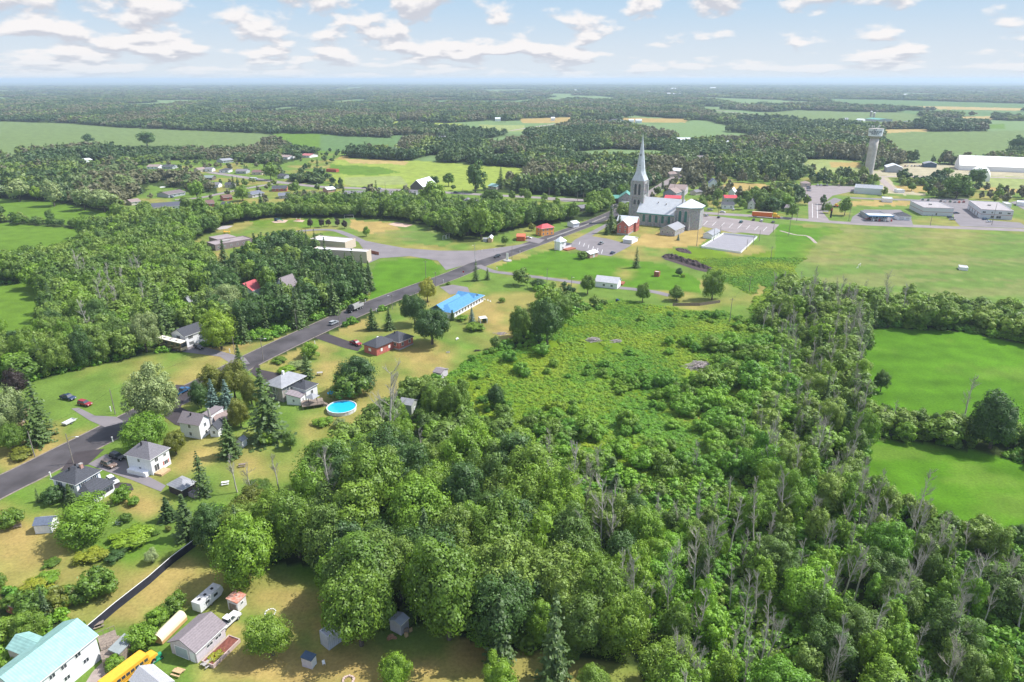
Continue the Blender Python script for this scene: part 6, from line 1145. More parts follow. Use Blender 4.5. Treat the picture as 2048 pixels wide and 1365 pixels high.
# loader at the wide parking lot
t = thing('wheel_loader', 'small orange wheel loader beside the wide parking lot', 'loader', (0, 0, 0)); p = P(1672, 415); t.location = p; t.rotation_euler = (0, 0, 3.3)
MB().box(-2.2, -.9, .7, .6, .9, 1.7).build('engine_cover', P_('orange'), t); MB().box(-.4, -.75, 1.701, .9, .75, 3.0).build('cab', YC, t); MB().box(.8, -.3, 1.0, 2.6, .3, 1.4).build('arm', P_('orange'), t); m = MB(); m.extr([(2.6, .3), (3.5, .3), (3.3, .5), (2.9, 1.4), (2.6, 1.2)], -1.2, 1.2); m.build('bucket', BARNW, t)
for x in (-1.4, 1.1):
    for s in (-1, 1): wheel(t, x, s*.95, .65, .45)
t = thing('utility_trailer', 'small silver-white utility trailer on the grass left of the main road', 'trailer', (0, 0, 0)); p = P(139, 847.5); f = P(152, 841); t.location = p; t.rotation_euler = (0, 0, math.atan2(f.y-p.y, f.x-p.x))
m = MB(); [m.box(*b) for b in ((-1.8, -.9, .5, 1.8, .9, .62), (-1.8, -.9, .621, 1.8, -.84, 1.0), (-1.8, .84, .621, 1.8, .9, 1.0), (-1.8, -.839, .621, -1.74, .839, 1.0), (1.74, -.839, .621, 1.8, .839, 1.0))]; m.build('box', mat('galvanised_box', (.62, .62, .63), .5, .1), t); MB().tube((1.8, 0, .5), (3, 0, .4), .05).build('tow_bar', STEEL, t)
for s in (-1, 1): wheel(t, 0, s*1.0, .3)
# blue car roof in the wood behind the coach house
car('sedan', 'blue', (405, 618), (413, 615), 'blue car half hidden in the wood behind the coach house')
t = thing('camper_trailer', 'white motorhome parked on the suburb street', 'motorhome', (0, 0, 0)); p = P(508, 361.5); t.location = p; MB().box(-4, -1.2, .6, 2.2, 1.2, 3.1).build('body', _M['camper_white'], t); m = MB(); m.extr([(2.203, .6), (4, .6), (4, 1.5), (3.2, 2.1), (3.2, 3.0), (2.203, 3.1)], -1.1, 1.1); m.build('cab', P_('white'), t); MB().box(3.21, -.9, 2.1, 3.28, .9, 2.8).build('windscreen', GLASS, t)
for x in (-2.6, 3):
    for s in (-1, 1): wheel(t, x, s*1.0, .4)

# ------------------------------------------------------------------ poles, wires, fences
def utility_pole(x, yb, yt, label, arm=0.0, kind='pole', cross=True, m_=POLE, dirn=(1, 0)):
    b = P(x, yb); h = max(3.0, HT(x, yb, yt)); t = thing('utility_pole' if kind == 'pole' else 'street_lamp', label, 'utility pole' if kind == 'pole' else 'street lamp', b, math.atan2(dirn[1], dirn[0]), 'poles along the roads')
    r = .16 if yb > 500 else .20
    MB().tube((0, 0, -.2), (0, 0, h), r, r*.6, 8).build('pole', m_, t)
    if cross: MB().box(-1.1, -.06, h-1.0, 1.1, .06, h-.85).build('crossarm', m_, t)
    if arm:
        m = MB(); m.tube((0, 0, h-1.5), (arm*.6, 0, h-.9), .05); m.tube((arm*.6, 0, h-.9), (arm, 0, h-.9), .05); a = m.build('lamp_arm', STEEL, t); MB().cbox(arm+.3, 0, h-1.0, .8, .28, .14).build('lamp_head', TRIM, a)
    return Vector((b.x, b.y, h))
rd = (0.9, -.45)
A1 = utility_pole(70, 914, 863, 'wooden pole at the left edge of the roadside grass', cross=False)
A2 = utility_pole(147, 927, 868, 'wooden pole with lamp arm in front of the chimneyed house', arm=2.6, kind='lamp', cross=False)
A3 = utility_pole(231, 829, 779, 'wooden pole on the wide roadside lawn', cross=False)
A4 = utility_pole(470, 708, 673, 'wooden pole at the coach house driveway', cross=False)
A5 = utility_pole(527, 722, 673, 'dark pole with white box at the corner of the vegetable garden', arm=1.5, kind='lamp')
A6 = utility_pole(594, 659, 618, 'wooden pole against the dark wood across the road')
A7 = utility_pole(785, 619, 588, 'pole with lamp beside the road behind the two small spruces', arm=-1.8, kind='lamp')
A8 = utility_pole(680, 656, 620, 'pole at the roadside left of the small spruces', cross=False)
A9 = utility_pole(852, 557, 521, 'tall pole with crossarm on the lush grass by the junction')
A10 = utility_pole(872, 573, 543, 'short pole with crossarm beside the yellowing tree')
A11 = utility_pole(950, 519, 488, 'pale street lamp at the school junction', arm=-1.5, kind='lamp', cross=False, m_=STEEL)
A12 = utility_pole(1024, 518, 493, 'dark pole beside the community sign', cross=False); A13 = utility_pole(1110, 506, 473, 'dark pole in front of the white corner house', cross=False)
A14 = utility_pole(1094, 565, 537, 'slim pole beside the lane in the lawn', cross=False); A15 = utility_pole(1143, 572, 552, 'short lamp pole at the lane', arm=.6, kind='lamp', cross=False)
A16 = utility_pole(1459, 645, 596, 'power pole with white crossarm at the edge of the scrub'); A17 = utility_pole(1498, 585, 551, 'power pole with white crossarm on the grass strip'); A18 = utility_pole(1541, 521, 493, 'power pole on the mown strip below the rink'); A19 = utility_pole(1577, 472, 440, 'power pole with transformer beside the ditch', cross=False)
for x, yb, yt, l in [(1393, 493, 446, 'left rear'), (1427, 482, 458, 'left middle'), (1440, 472, 451, 'left far'), (1493, 500, 479, 'right near'), (1506, 491, 470, 'right middle'), (1518, 483, 461, 'right far'), (1546, 466, 447, 'parking side')]:
    utility_pole(x, yb, yt, '%s floodlight pole of the ice rink' % l, cross=False)
for x, yb, yt, l in [(1536, 423, 393, 'pole behind the orange lorry'), (1593, 443, 416, 'pole beside the highway below the round tree'), (1426, 417, 399, 'pole left of the store'), (1436, 432, 404, 'tall lamp pole beside the church lot'), (1697, 443, 401, 'pale pole left of the petrol station'), (1860, 452, 429, 'pole on the grass before the flat-roofed buildings'), (1983, 451, 407, 'thin tall pole before the right flat-roofed building'),
   (1348, 393, 366, 'pole on the street behind the church'), (1314, 393, 370, 'pole beside the church street'), (1244, 428, 402, 'white flagpole before the inn'), (1155, 402, 386, 'left pole of the highway pair behind the trees'), (1167, 402, 386, 'right pole of the highway pair behind the trees'), (926, 392, 376, 'pole on the highway near the small grey house'), (771, 382, 365, 'pole on the highway in the suburb'), (1678, 375, 361, 'double pole at the back of the wide lot'), (1098, 395, 376, 'pole on the highway behind the village trees')]:
    utility_pole(x, yb, yt, l, cross=False)
def wire(a, b, label, sag=.8, off=(0, 0)):
    m = MB(); n = 8; p = None
    for i in range(n+1):
        t = i/n; q = a.lerp(b, t)+Vector((off[0], off[1], -sag*4*t*(1-t)-.6))
        if p is not None: m.tube(p, q, .022, .022, 3, False)
        p = q
    tag(m.build('power_line', BLACK), label, 'wire', 'overhead wires')
for a, b, l in [(A1, A3, 'wire between the poles beside the roadside lawn'), (A3, A4, 'long wire over the roadside lawn towards the coach house'), (A4, A6, 'wire along the dark wood across the road'), (A5, A8, 'wire from the garden corner pole along the road'), (A8, A7, 'wire past the two small spruces'), (A7, A10, 'wire towards the yellowing tree'), (A16, A17, 'lower span of the power line over the grass strip'), (A17, A18, 'middle span of the power line on the mown strip'), (A18, A19, 'upper span of the power line towards the highway')]: wire(a, b, l)
def fence(label, pts, h, m_, name='fence', rail=None, th=.06, posts=None, cat='fence'):
    t = thing(name, label, cat, P(*pts[0])); o = t.location; m = MB(); w = [P(*p)-o for p in pts]; r = MB(); ps = MB()
    for a, b in zip(w[:-1], w[1:]):
        d = (b-a).normalized(); n = Vector((-d.y, d.x, 0))*th/2
        m.add([a-n, b-n, b+n, a+n]+[v+Vector((0, 0, h)) for v in (a-n, b-n, b+n, a+n)], [(0, 3, 2, 1), (4, 5, 6, 7), (0, 1, 5, 4), (1, 2, 6, 5), (2, 3, 7, 6), (3, 0, 4, 7)])
        if rail: n2 = n*2; z = Vector((0, 0, h)); r.add([a-n2+z, b-n2+z, b+n2+z, a+n2+z]+[v+Vector((0, 0, .07)) for v in (a-n2+z, b-n2+z, b+n2+z, a+n2+z)], [(0, 3, 2, 1), (4, 5, 6, 7), (0, 1, 5, 4), (1, 2, 6, 5), (2, 3, 7, 6), (3, 0, 4, 7)])
    m.build('panel', m_, t)
    if rail: r.build('top_rail', rail, t)
    if posts:
        for a, b in zip(w[:-1], w[1:]):
            k = max(1, int((b-a).length/posts))
            for i in range(k+1): q = a.lerp(b, i/k); MB().cbox(q.x, q.y, 0, .13, .13, h+.12).build('post', rail or m_, t)
    return t
fence('long black screened fence running diagonally across the bottom left yards', [(176, 1270), (232, 1222), (300, 1168), (345, 1128), (378, 1103), (414, 1076)], 1.9, BLACKF, rail=TRIM)
fence('weathered red-brown board fence in the bushes by the teal-roofed barn', [(14, 1224), (45, 1236), (90, 1256)], 1.8, WOOD_R, rail=WOOD)
fence('white guard rail beside the main road at the church', [(1094, 480), (1130, 467), (1170, 452), (1212, 435)], .9, CONC, 'guard_rail', cat='guard rail')
fence('brown board fence beside the school lot', [(733, 507), (745, 508), (758, 511)], 2, WOOD_R)
fence('dark board fence at the end of the lane below the green lawn', [(1345, 612), (1400, 612), (1440, 606)], 1.4, WOOD)
t = thing('ice_rink', 'outdoor ice rink with white boards and grey slab beside the church lot', 'ice rink', P(1402, 496)); o = t.location; cs = [P(1402, 496)-o, P(1481, 507.5)-o, P(1514, 476)-o, P(1447, 469)-o]
m = MB(); m.prism([(c.x, c.y) for c in cs], .02, .12); m.build('slab', mat('rink_slab', (.27, .26, .28), .85, .06, .3), t)
for i in range(4):
    a, b = cs[i], cs[(i+1) % 4]; d = (b-a).normalized(); n = Vector((-d.y, d.x, 0))*.1; m = MB(); z = Vector((0, 0, 1.2)); a = a+d*.12; b = b-d*.12
    m.add([a-n, b-n, b+n, a+n]+[v+z for v in (a-n, b-n, b+n, a+n)], [(0, 3, 2, 1), (4, 5, 6, 7), (0, 1, 5, 4), (1, 2, 6, 5), (2, 3, 7, 6), (3, 0, 4, 7)]); m.build('board', TRIM, t)
TAKEN.append((o.x+cs[2].x*.5, o.y+cs[2].y*.5, 24))

# ------------------------------------------------------------------ pool, deck and garden things
b = P(684, 820.5); t = thing('swimming_pool', 'round above-ground pool with bright blue water beside the deck', 'swimming pool', b); R_ = 28.5*MPX(815)
m = MB(); m.lathe([(R_, 0), (R_, 1.2), (R_+.12, 1.2), (R_+.12, 1.3), (R_-.15, 1.3), (R_-.15, .95)], 40, close=False); m.build('wall', mat('pool_wall', (.66, .66, .66), .5, .05), t); MB().lathe([(R_-.16, .4), (R_-.16, 1.05)], 40).build('water', mat('pool_water', (.02, .42, .72), .08, .05, .6, spec=.7), t)
for i in range(14): a = i*math.pi/7; MB().cbox(R_*1.005*math.cos(a), R_*1.005*math.sin(a), 0, .12, .12, 1.28).build('post', TRIM, t)
TAKEN.append((b.x, b.y, R_+1)); TAKEN.append((*P(655, 808)[:2], 5)); TAKEN.append((*P(625, 800)[:2], 5))
p = P(664, 800); t = thing('parasol', 'bright blue parasol at the edge of the round pool', 'parasol', p); MB().lathe([(1.3, 2.6), (.7, 3.0), (.05, 3.15)], 12).build('canopy', mat('blue_canvas', (.02, .35, .65), .8, .05), t); MB().tube((0, 0, 0), (0, 0, 2.7), .03).build('pole', STEEL, t)
p = P(628, 818); t = thing('deck', 'weathered wooden deck with railings between the stone house and the pool', 'deck', p, .35); m = MB(); m.box(-3.6, 0, 1.1, 3.2, 5.0, 1.25); [m.box(x, y, 0, x+.15, y+.15, 1.098) for x in (-3.4, 0, 3) for y in (.1, 4.6)]; m.build('platform', WOOD, t)
for b_ in ((-3.6, 0, 3.2, .08), (-3.6, .081, -3.52, 5), (3.12, .081, 3.2, 2.6)):
    m = MB(); m.box(b_[0], b_[1], 2.05, b_[2], b_[3], 2.15); L_ = max(b_[2]-b_[0], b_[3]-b_[1]); 
    for i in range(int(L_/.4)+1):
        f_ = i*.4; xx = b_[0]+(f_ if b_[2]-b_[0] > 1 else 0); yy = b_[1]+(f_ if b_[3]-b_[1] > 1 else 0); m.box(xx, yy, 1.251, xx+.06, yy+.06, 2.049)
    m.build('railing', WOOD, t)
m = MB(); [m.box(3.201+i*.35, .5, 0, 3.201+(i+1)*.35-.002, 2.2, 1.1-i*.25) for i in range(4)]; m.build('stairs', WOOD, t)
p = P(627, 813); t = thing('gazebo', 'grey-roofed garden gazebo standing on the weathered deck', 'gazebo', (p.x, p.y, 0), .35); MB().lathe([(2.0*1.2, 3.5), (1.0, 4.3), (.1, 4.7)], 4).build('canopy', MT_GREY, t)
for x in (-1.3, 1.3):
    for y in (-1.3, 1.3): MB().tube((x, y, 1.25), (x, y, 3.55), .06).build('post', BLACK, t)
def picnic(label, x, y, rot, m_=WOOD_L, name='picnic_table'):
    t = thing(name, label, 'picnic table', P(x, y), rot); MB().box(-.95, -.4, .7, .95, .4, .76).build('tabletop', m_, t)
    for s in (-1, 1): MB().box(-.95, s*.75-.14, .42, .95, s*.75+.14, .47).build('bench', m_, t)
    for s in (-1, 1): m = MB(); m.box(s*.7-.04, -.8, .36, s*.7+.04, .8, .419); m.tube((s*.7, -.6, 0), (s*.7, -.25, .7), .04); m.tube((s*.7, .6, 0), (s*.7, .25, .7), .04); m.build('trestle', m_, t)
picnic('wooden picnic table on the dry grass at the bottom edge', 357, 1348, -.3); picnic('pale picnic table near the garage planter', 416, 1330, 1.0, CONC)
picnic('weathered picnic table beside the deck of the teal-roofed barn', 198, 1253, .6, WOOD); picnic('grey picnic table on the lawn by the tall pole', 485, 933, .2, WOOD); picnic('small white picnic table on the lawn right of the gazebo', 451, 969, .3, TRIM)
def bench(label, x, y, rot, m_): t = thing('bench', label, 'bench', P(x, y), rot); MB().box(-.8, -.22, .42, .8, .22, .47).build('seat', m_, t); MB().box(-.8, .2, .5, .8, .26, .95).build('backrest', m_, t); [MB().box(s*.7-.04, -.2, 0, s*.7+.04, .2, .419).build('leg', m_, t) for s in (-1, 1)]
bench('white bench under the wide bright tree', 172, 1076, -.4, TRIM); bench('wooden bench at the hedge on the left edge', 36, 1056, .4, WOOD); bench('white double chair near the fire ring on the mown lawn', 915, 680, 1.0, TRIM)
def chair(label, x, y, rot): t = thing('chair', label, 'chair', P(x, y), rot); MB().box(-.25, -.25, .4, .25, .25, .45).build('seat', TRIM, t); MB().box(-.25, .22, .451, .25, .27, .95).build('backrest', TRIM, t); [MB().box(a*.2-.02, b*.2-.02, 0, a*.2+.02, b*.2+.02, .399).build('leg', TRIM, t) for a in (-1, 1) for b in (-1, 1)]
chair('white plastic chair beside the tiny grey shed', 648, 1330, .5)
for i, (x, y) in enumerate([(970, 601), (976, 603), (981, 605)]): chair('%s white lawn chair at the end of the blue-roofed house' % ('left', 'middle', 'right')[i], x, y, .5)
# cream tank beside the garage
a = P(321, 1290); c = P(371, 1240); t = thing('storage_tank', 'cream arched trailer tank between the garage and the vines', 'tank', a, math.atan2(c.y-a.y, c.x-a.x)); Lt = (c-a).length; n = 12
pr = [(-1.15*math.cos(math.pi*i/n), .9+1.3*math.sin(math.pi*i/n)) for i in range(n+1)]; m = MB(); vs = [(0, y+.6, z) for y, z in pr]+[(Lt, y+.6, z) for y, z in pr]; m.add(vs, [(i, i+1, n+2+i, n+1+i) for i in range(n)]); m.build('shell', P_('cream'), t, True)
m = MB(); e = pr+[(1.15, .2), (-1.15, .2)]; m.add([(0.02, y+.6, z) for y, z in e], [tuple(range(len(e)))]); m.build('end_panel', mat('tan_orange_panel', (.55, .33, .15), .7, .1), t); MB().box(0.03, -.55, .2, Lt, 1.75, .9).build('base', mat('tan_orange_panel', (.55, .33, .15), .7, .1), t)
TAKEN += [(*P(360, 1258)[:2], 4), (*P(400, 1275)[:2], 5), (*P(430, 1195)[:2], 4), (*P(657, 1275)[:2], 2), (*P(250, 1345)[:2], 4)]
def heap(label, x, y, w, h, m_, n, name='brush_pile', cat='brush pile', ln=2.5, rr=.07, asp=.7, seed=1):
    rg = random.Random(seed); m = MB()
    for i in range(n):
        a = rg.gauss(0, .33)*w; b = rg.gauss(0, .33)*w*asp; z = h*max(0, 1-(a*a+b*b/asp**2)/(w*w*.5))*rg.random()+.08; an = rg.gauss(.2, .5); l = ln*rg.uniform(.4, 1); d = Vector((math.cos(an), math.sin(an), rg.uniform(-.12, .12)))*l/2
        c_ = Vector((a, b, z)); m.tube(c_-d, c_+d, rr*rg.uniform(.6, 1.4), rr*.7, 5)
    o = m.build(name, m_); o.location = P(x, y); tag(o, label, cat); TAKEN.append((*P(x, y)[:2], w*1.1)); return o
GREYW = mat('bleached_branches', (.46, .40, .39), .95, .25, 2)
heap('large heap of bleached branches in the meadow, rightmost', 1401, 735, 6.5, 2.4, GREYW, 170, ln=4, rr=.10, seed=2); heap('heap of bleached branches in the upper meadow, leftmost', 1187, 682, 4.2, 1.5, GREYW, 100, ln=3.2, seed=3); heap('small heap of bleached branches in the upper meadow', 1233, 684, 3.0, 1.1, GREYW, 60, ln=2.6, seed=4)
heap('untidy stack of firewood in front of the grey shed', 783, 1277, 1.0, .9, mat('split_logs', (.36, .2, .12), .9, .3, 3), 150, 'woodpile', 'woodpile', .7, .08, .6, 5); heap('brush pile beside the garden edge above the meadow corner', 1003, 668, 3.0, .6, GREYW, 60, ln=2.2, seed=6); heap('pale log pile at the meadow edge below the bungalow', 955, 702, 1.5, .4, SOIL, 40, ln=1.5, seed=8)
t = thing('pallet_stack', 'leaning tan panels against the grey shed by the woodpile', 'panels', P(813, 1267), .7); MB().box(-.5, -.1, 0, .5, 0, 1.3).build('panel', WOOD, t); MB().box(.55, -.3, 0, 1.2, -.2, 1.0).build('panel', WOOD_L, t); MB().box(-.7, -.9, 0, -.1, -.4, .8).build('crate', WOOD_L, t)
# soil heaps on the church field
def mound(label, pts, h, m_, name='soil_heap'):
    rg = random.Random(3); m = bmesh.new(); c = smooth(pts, 6); nn = 7; rows = []
    for i, q in enumerate(c):
        p = P(*q); f = min(1, 4*i/(len(c)-1), 4*(1-i/(len(c)-1)))**.5; w = 4.0*f+.4; row = []
        for k in range(nn): a = k/(nn-1)*2-1; row.append(m.verts.new((p.x+rg.uniform(-.4, .4), p.y+a*w*1.4+rg.uniform(-.3, .3), max(-.05, h*f*(1-a*a)*rg.uniform(.5, 1.3)))))
        rows.append(row)
    for i in range(len(rows)-1):
        for k in range(nn-1): m.faces.new((rows[i][k], rows[i+1][k], rows[i+1][k+1], rows[i][k+1]))
    me = bpy.data.meshes.new(name); m.to_mesh(me); m.free(); me.materials.append(m_); tag(mk(name, me), label, 'soil heap')
mound('long heap of dark soil on the green field below the church', [(1325, 514), (1345, 516), (1370, 524), (1395, 531), (1424, 540)], 2.2, SOIL); mound('short heap of dark soil above the long one', [(1352, 500), (1368, 502), (1382, 505)], 1.0, SOIL)
# fire rings, stones, wheel
def ring(label, x, y, r, n, m_, sz): 
    rg = random.Random(int(x)); m = MB()
    for i in range(n): a = 6.283*i/n; m.cbox(r*math.cos(a), r*math.sin(a), 0, sz*rg.uniform(.7, 1.2), sz*rg.uniform(.7, 1.2), sz*rg.uniform(.5, .9))
    o = m.build('stone_ring', m_); o.location = P(x, y); tag(o, label, 'stone ring')
ring('stone fire ring cut by the bottom edge', 697, 1362, .95, 16, mat('pinkish_stones', (.5, .38, .33), .9, .2, 2), .4); ring('small fire ring on the mown circle below the bungalow', 896, 705.5, .6, 10, CONC, .3); ring('arc of white stones behind the low round tree', 541, 1226, 1.0, 14, TRIM, .25)
m = MB(); 
for i in range(16): a, b = 6.283*i/16, 6.283*(i+1)/16; m.tube((math.cos(a)*.7, 0, .75+math.sin(a)*.7), (math.cos(b)*.7, 0, .75+math.sin(b)*.7), .05)
for i in range(4): a = math.pi*i/4; m.tube((math.cos(a)*.7, 0, .75+math.sin(a)*.7), (-math.cos(a)*.7, 0, .75-math.sin(a)*.7), .03)
o = m.build('wagon_wheel', TRIM); o.location = P(239, 1050); o.rotation_euler = (0, 0, .5); tag(o, 'white wagon wheel ornament beside the clipped round shrub', 'wheel')
# flowers in the garage planter
t = thing('canopy_tent', 'white square canopy tent on the garden behind the blue-roofed house', 'canopy', P(966, 645), .3); m = MB(); m.add([(-1.6, -1.6, 2.3), (1.6, -1.6, 2.3), (1.6, 1.6, 2.3), (-1.6, 1.6, 2.3), (0, 0, 2.95)], [(3, 2, 1, 0), (0, 1, 4), (1, 2, 4), (2, 3, 4), (3, 0, 4)]); m.build('canopy', TRIM, t)
for x in (-1.5, 1.5):
    for y in (-1.5, 1.5): MB().cbox(x, y, 0, .35, .35, 2.3).build('post', TRIM, t)
t = thing('chicken_coop', 'small pale-roofed wooden shelter beside the vegetable garden', 'shelter', P(640, 751), .2); MB().box(-1, -.6, 1.0, 1, .8, 1.1).build('roof', CONC, t); [MB().box(x, y, 0, x+.1, y+.1, .999).build('leg', WOOD, t) for x in (-.9, .8) for y in (-.5, .6)]
# signs
t = thing('stop_sign', 'red octagonal stop sign at the junction, seen beside the road', 'stop sign', P(927, 553), -.35); MB().tube((0, 0, 0), (0, 0, 2.6), .05).build('post', STEEL, t); m = MB(); m.add([(math.cos(math.pi/8+i*math.pi/4)*.55, -.06, 2.5+math.sin(math.pi/8+i*math.pi/4)*.55) for i in range(8)]+[(math.cos(math.pi/8+i*math.pi/4)*.55, -.02, 2.5+math.sin(math.pi/8+i*math.pi/4)*.55) for i in range(8)], [tuple(range(8)), tuple(range(8, 16))[::-1]]+[(i, 8+i, 8+(i+1) % 8, (i+1) % 8) for i in range(8)]); m.build('plate', MT_RED, t)
t = thing('community_sign', 'tall white community sign on a stone bed beside the main road', 'sign', P(1014.5, 522), -.4); MB().box(-.6, -.15, .4, .6, .15, 4.6).build('panel', TRIM, t); MB().lathe([(2.6, 0), (2.5, .4)], 16).build('stone_bed', CONC, t)
t = thing('pylon_sign', 'slim black pylon sign before the petrol station grass', 'sign', P(1661, 436), .2); MB().box(-.7, -.15, 0, .7, .15, 7.5).build('panel', BLACK, t); MB().box(-.6, -.17, 5.6, .6, -.151, 7.2).build('face', MT_RED, t)
for i, (x, y, l) in enumerate([(102, 955, 'beside the chimneyed house drive'), (226, 884, 'by the bright green tree at the road'), (222, 823, 'at the foot of the wooden pole on the lawn'), (460, 706, 'at the coach house driveway'), (994, 541, 'at the lane beside the school junction'), (753, 624, 'behind the left small spruce'), (1040, 507, 'near the community sign'), (630, 690, 'in the lawn by the brick bungalow drive'), (990, 503, 'on the grass island at the junction'), (964, 505, 'at the left of the grass island'), (731, 606, 'at the edge of the lush roadside grass'), (887, 566, 'at the start of the blue-roofed house drive')]):
    m = MB(); m.cbox(0, 0, 0, .22, .22, 1.5); m.cbox(0, 0, 1.501, .34, .34, .12); o = m.build('marker_post', TRIM); o.location = P(x, y); tag(o, 'white marker post '+l, 'marker post', 'white marker posts')
# playground and goals behind the school
def goal(label, x, y, w, h, rot=0, m_=TRIM): t = MB(); d = .9; [t.tube((s*w/2, 0, 0), (s*w/2, 0, h), .07) for s in (-1, 1)]; t.tube((-w/2, 0, h), (w/2, 0, h), .07); [t.tube((s*w/2, 0, h), (s*w/2, d, 0), .05) for s in (-1, 1)]; t.tube((-w/2, d, 0), (w/2, d, 0), .05); o = t.build('goal', m_); o.location = P(x, y); o.rotation_euler = (0, 0, rot); tag(o, label, 'goal')
goal('white goal frame at the wood edge behind the school lawn', 698, 437, 7, 2.4); goal('left white swing frame beside the big tree pair', 889, 480, 2.4, 3, .8); goal('right white swing frame beside the big tree pair', 896, 478, 2.4, 3, .8); goal('leaning white goal at the near edge of the sports field', 1718, 536, 5, 2.2, .9)
t = thing('playground', 'colourful climbing frame on the sand patch behind the school', 'playground', P(560, 443)); MB().box(-2, -1, 1.4, 0, 1, 1.6).build('platform', P_('blue'), t); MB().tube((0, 0, 1.5), (2.6, 0, .2), .3, .3, 8).build('slide', GREEN_P, t); MB().box(-4, -.6, 0, -2.3, .6, 2.4).build('tower', P_('navy'), t); [MB().tube((x, y, 0), (x, y, 2.8), .08).build('post', P_('blue'), t) for x in (-2, 0) for y in (-1, 1)]
t = thing('playground', 'small red and white climbing frame on the second sand patch', 'playground', P(597, 442)); MB().box(-1.5, -.6, .8, 1.5, .6, 1.0).build('platform', MT_RED, t); [MB().tube((x, y, 0), (x, y, 2.2), .1).build('post', TRIM, t) for x in (-1.4, 1.4) for y in (-.5, .5)]
t = thing('play_tower', 'yellow play structure behind the brown school wing', 'playground', P(454, 468)); MB().box(-2, -1, 1.2, 2, 1, 1.5).build('platform', YEL, t); [MB().tube((x, y, 0), (x, y, 3), .12).build('post', YEL, t) for x in (-1.9, 1.9) for y in (-.9, .9)]
p = P(327, 384); t = thing('satellite_dish', 'large white satellite dish beside the long-roofed bungalow', 'dish', p, .5); m = MB(); m.lathe([(.2, 3.0), (1.6, 3.5), (2.6, 4.4), (2.5, 4.45), (1.5, 3.6), (.1, 3.15)], 18, close=False); m.build('dish', TRIM, t); MB().tube((0, 0, 0), (0, 0, 3.1), .15).build('mast', STEEL, t)
p = P(1525, 383); m = MB(); m.box(-9, -3, 0, 9, 3, .25); t = thing('swimming_pool', 'rectangular turquoise pool in the dry yard behind the village trees', 'swimming pool', p); m.build('surround', CONC, t); MB().box(-3, -2.2, .251, 8, 2.2, .3).build('water', _M['pool_water'], t)
p = P(408, 617)
# headstones beside the church
rg = random.Random(9)
hs = MB().box(-.35, -.12, 0, .35, .12, 1.1).mesh('headstone', CONC)
for i in range(26):
    x = rg.uniform(1222, 1262); y = rg.uniform(414, 428); o = mk('headstone', hs); o.location = P(x, y); o.rotation_euler = (0, 0, rg.uniform(-.2, .2)); o.scale = (rg.uniform(1.4, 2.4),)*3; tag(o, 'grey headstone in the churchyard left of the tower', 'headstone', 'grey headstone in the churchyard left of the tower')
t = thing('play_slide', 'blue plastic slide in the trees below the long white building', 'slide', P(1234, 605), .5); MB().tube((0, 0, 1.6), (2, 0, .2), .3, .3, 6).build('chute', P_('blue'), t); MB().box(-.6, -.5, 0, 0, .5, 1.7).build('tower', P_('navy'), t)
# small decking and stairs by the teal-roofed barn
t = thing('deck', 'weathered deck with stairs at the end of the teal-roofed barn', 'deck', P(222, 1296), .65); m = MB(); m.box(-1.6, -1.8, 1.6, 1.4, 2.4, 1.75); [m.box(x, y, 0, x+.14, y+.14, 1.598) for x in (-1.5, 1.2) for y in (-1.7, 0, 2.2)]; m.build('platform', WOOD, t)
m = MB(); [m.box(1.401+i*.32, -.6, 0, 1.401+(i+1)*.32-.004, .6, 1.6-i*.32) for i in range(5)]; m.build('stairs', WOOD, t); m = MB(); [m.box(x, y, 1.751, x+.08, y+.08, 2.7) for x in (-1.6, -.6, .4, 1.3) for y in (-1.8, 2.3)]; m.box(-1.6, -1.8, 2.701, 1.4, -1.72, 2.78); m.box(-1.6, 2.3, 2.701, 1.4, 2.38, 2.78); m.build('railing', WOOD, t); MB().box(-1.8, -4.6, 0, 1.0, -2.2, 1.9).build('enclosure', WOOD, t)

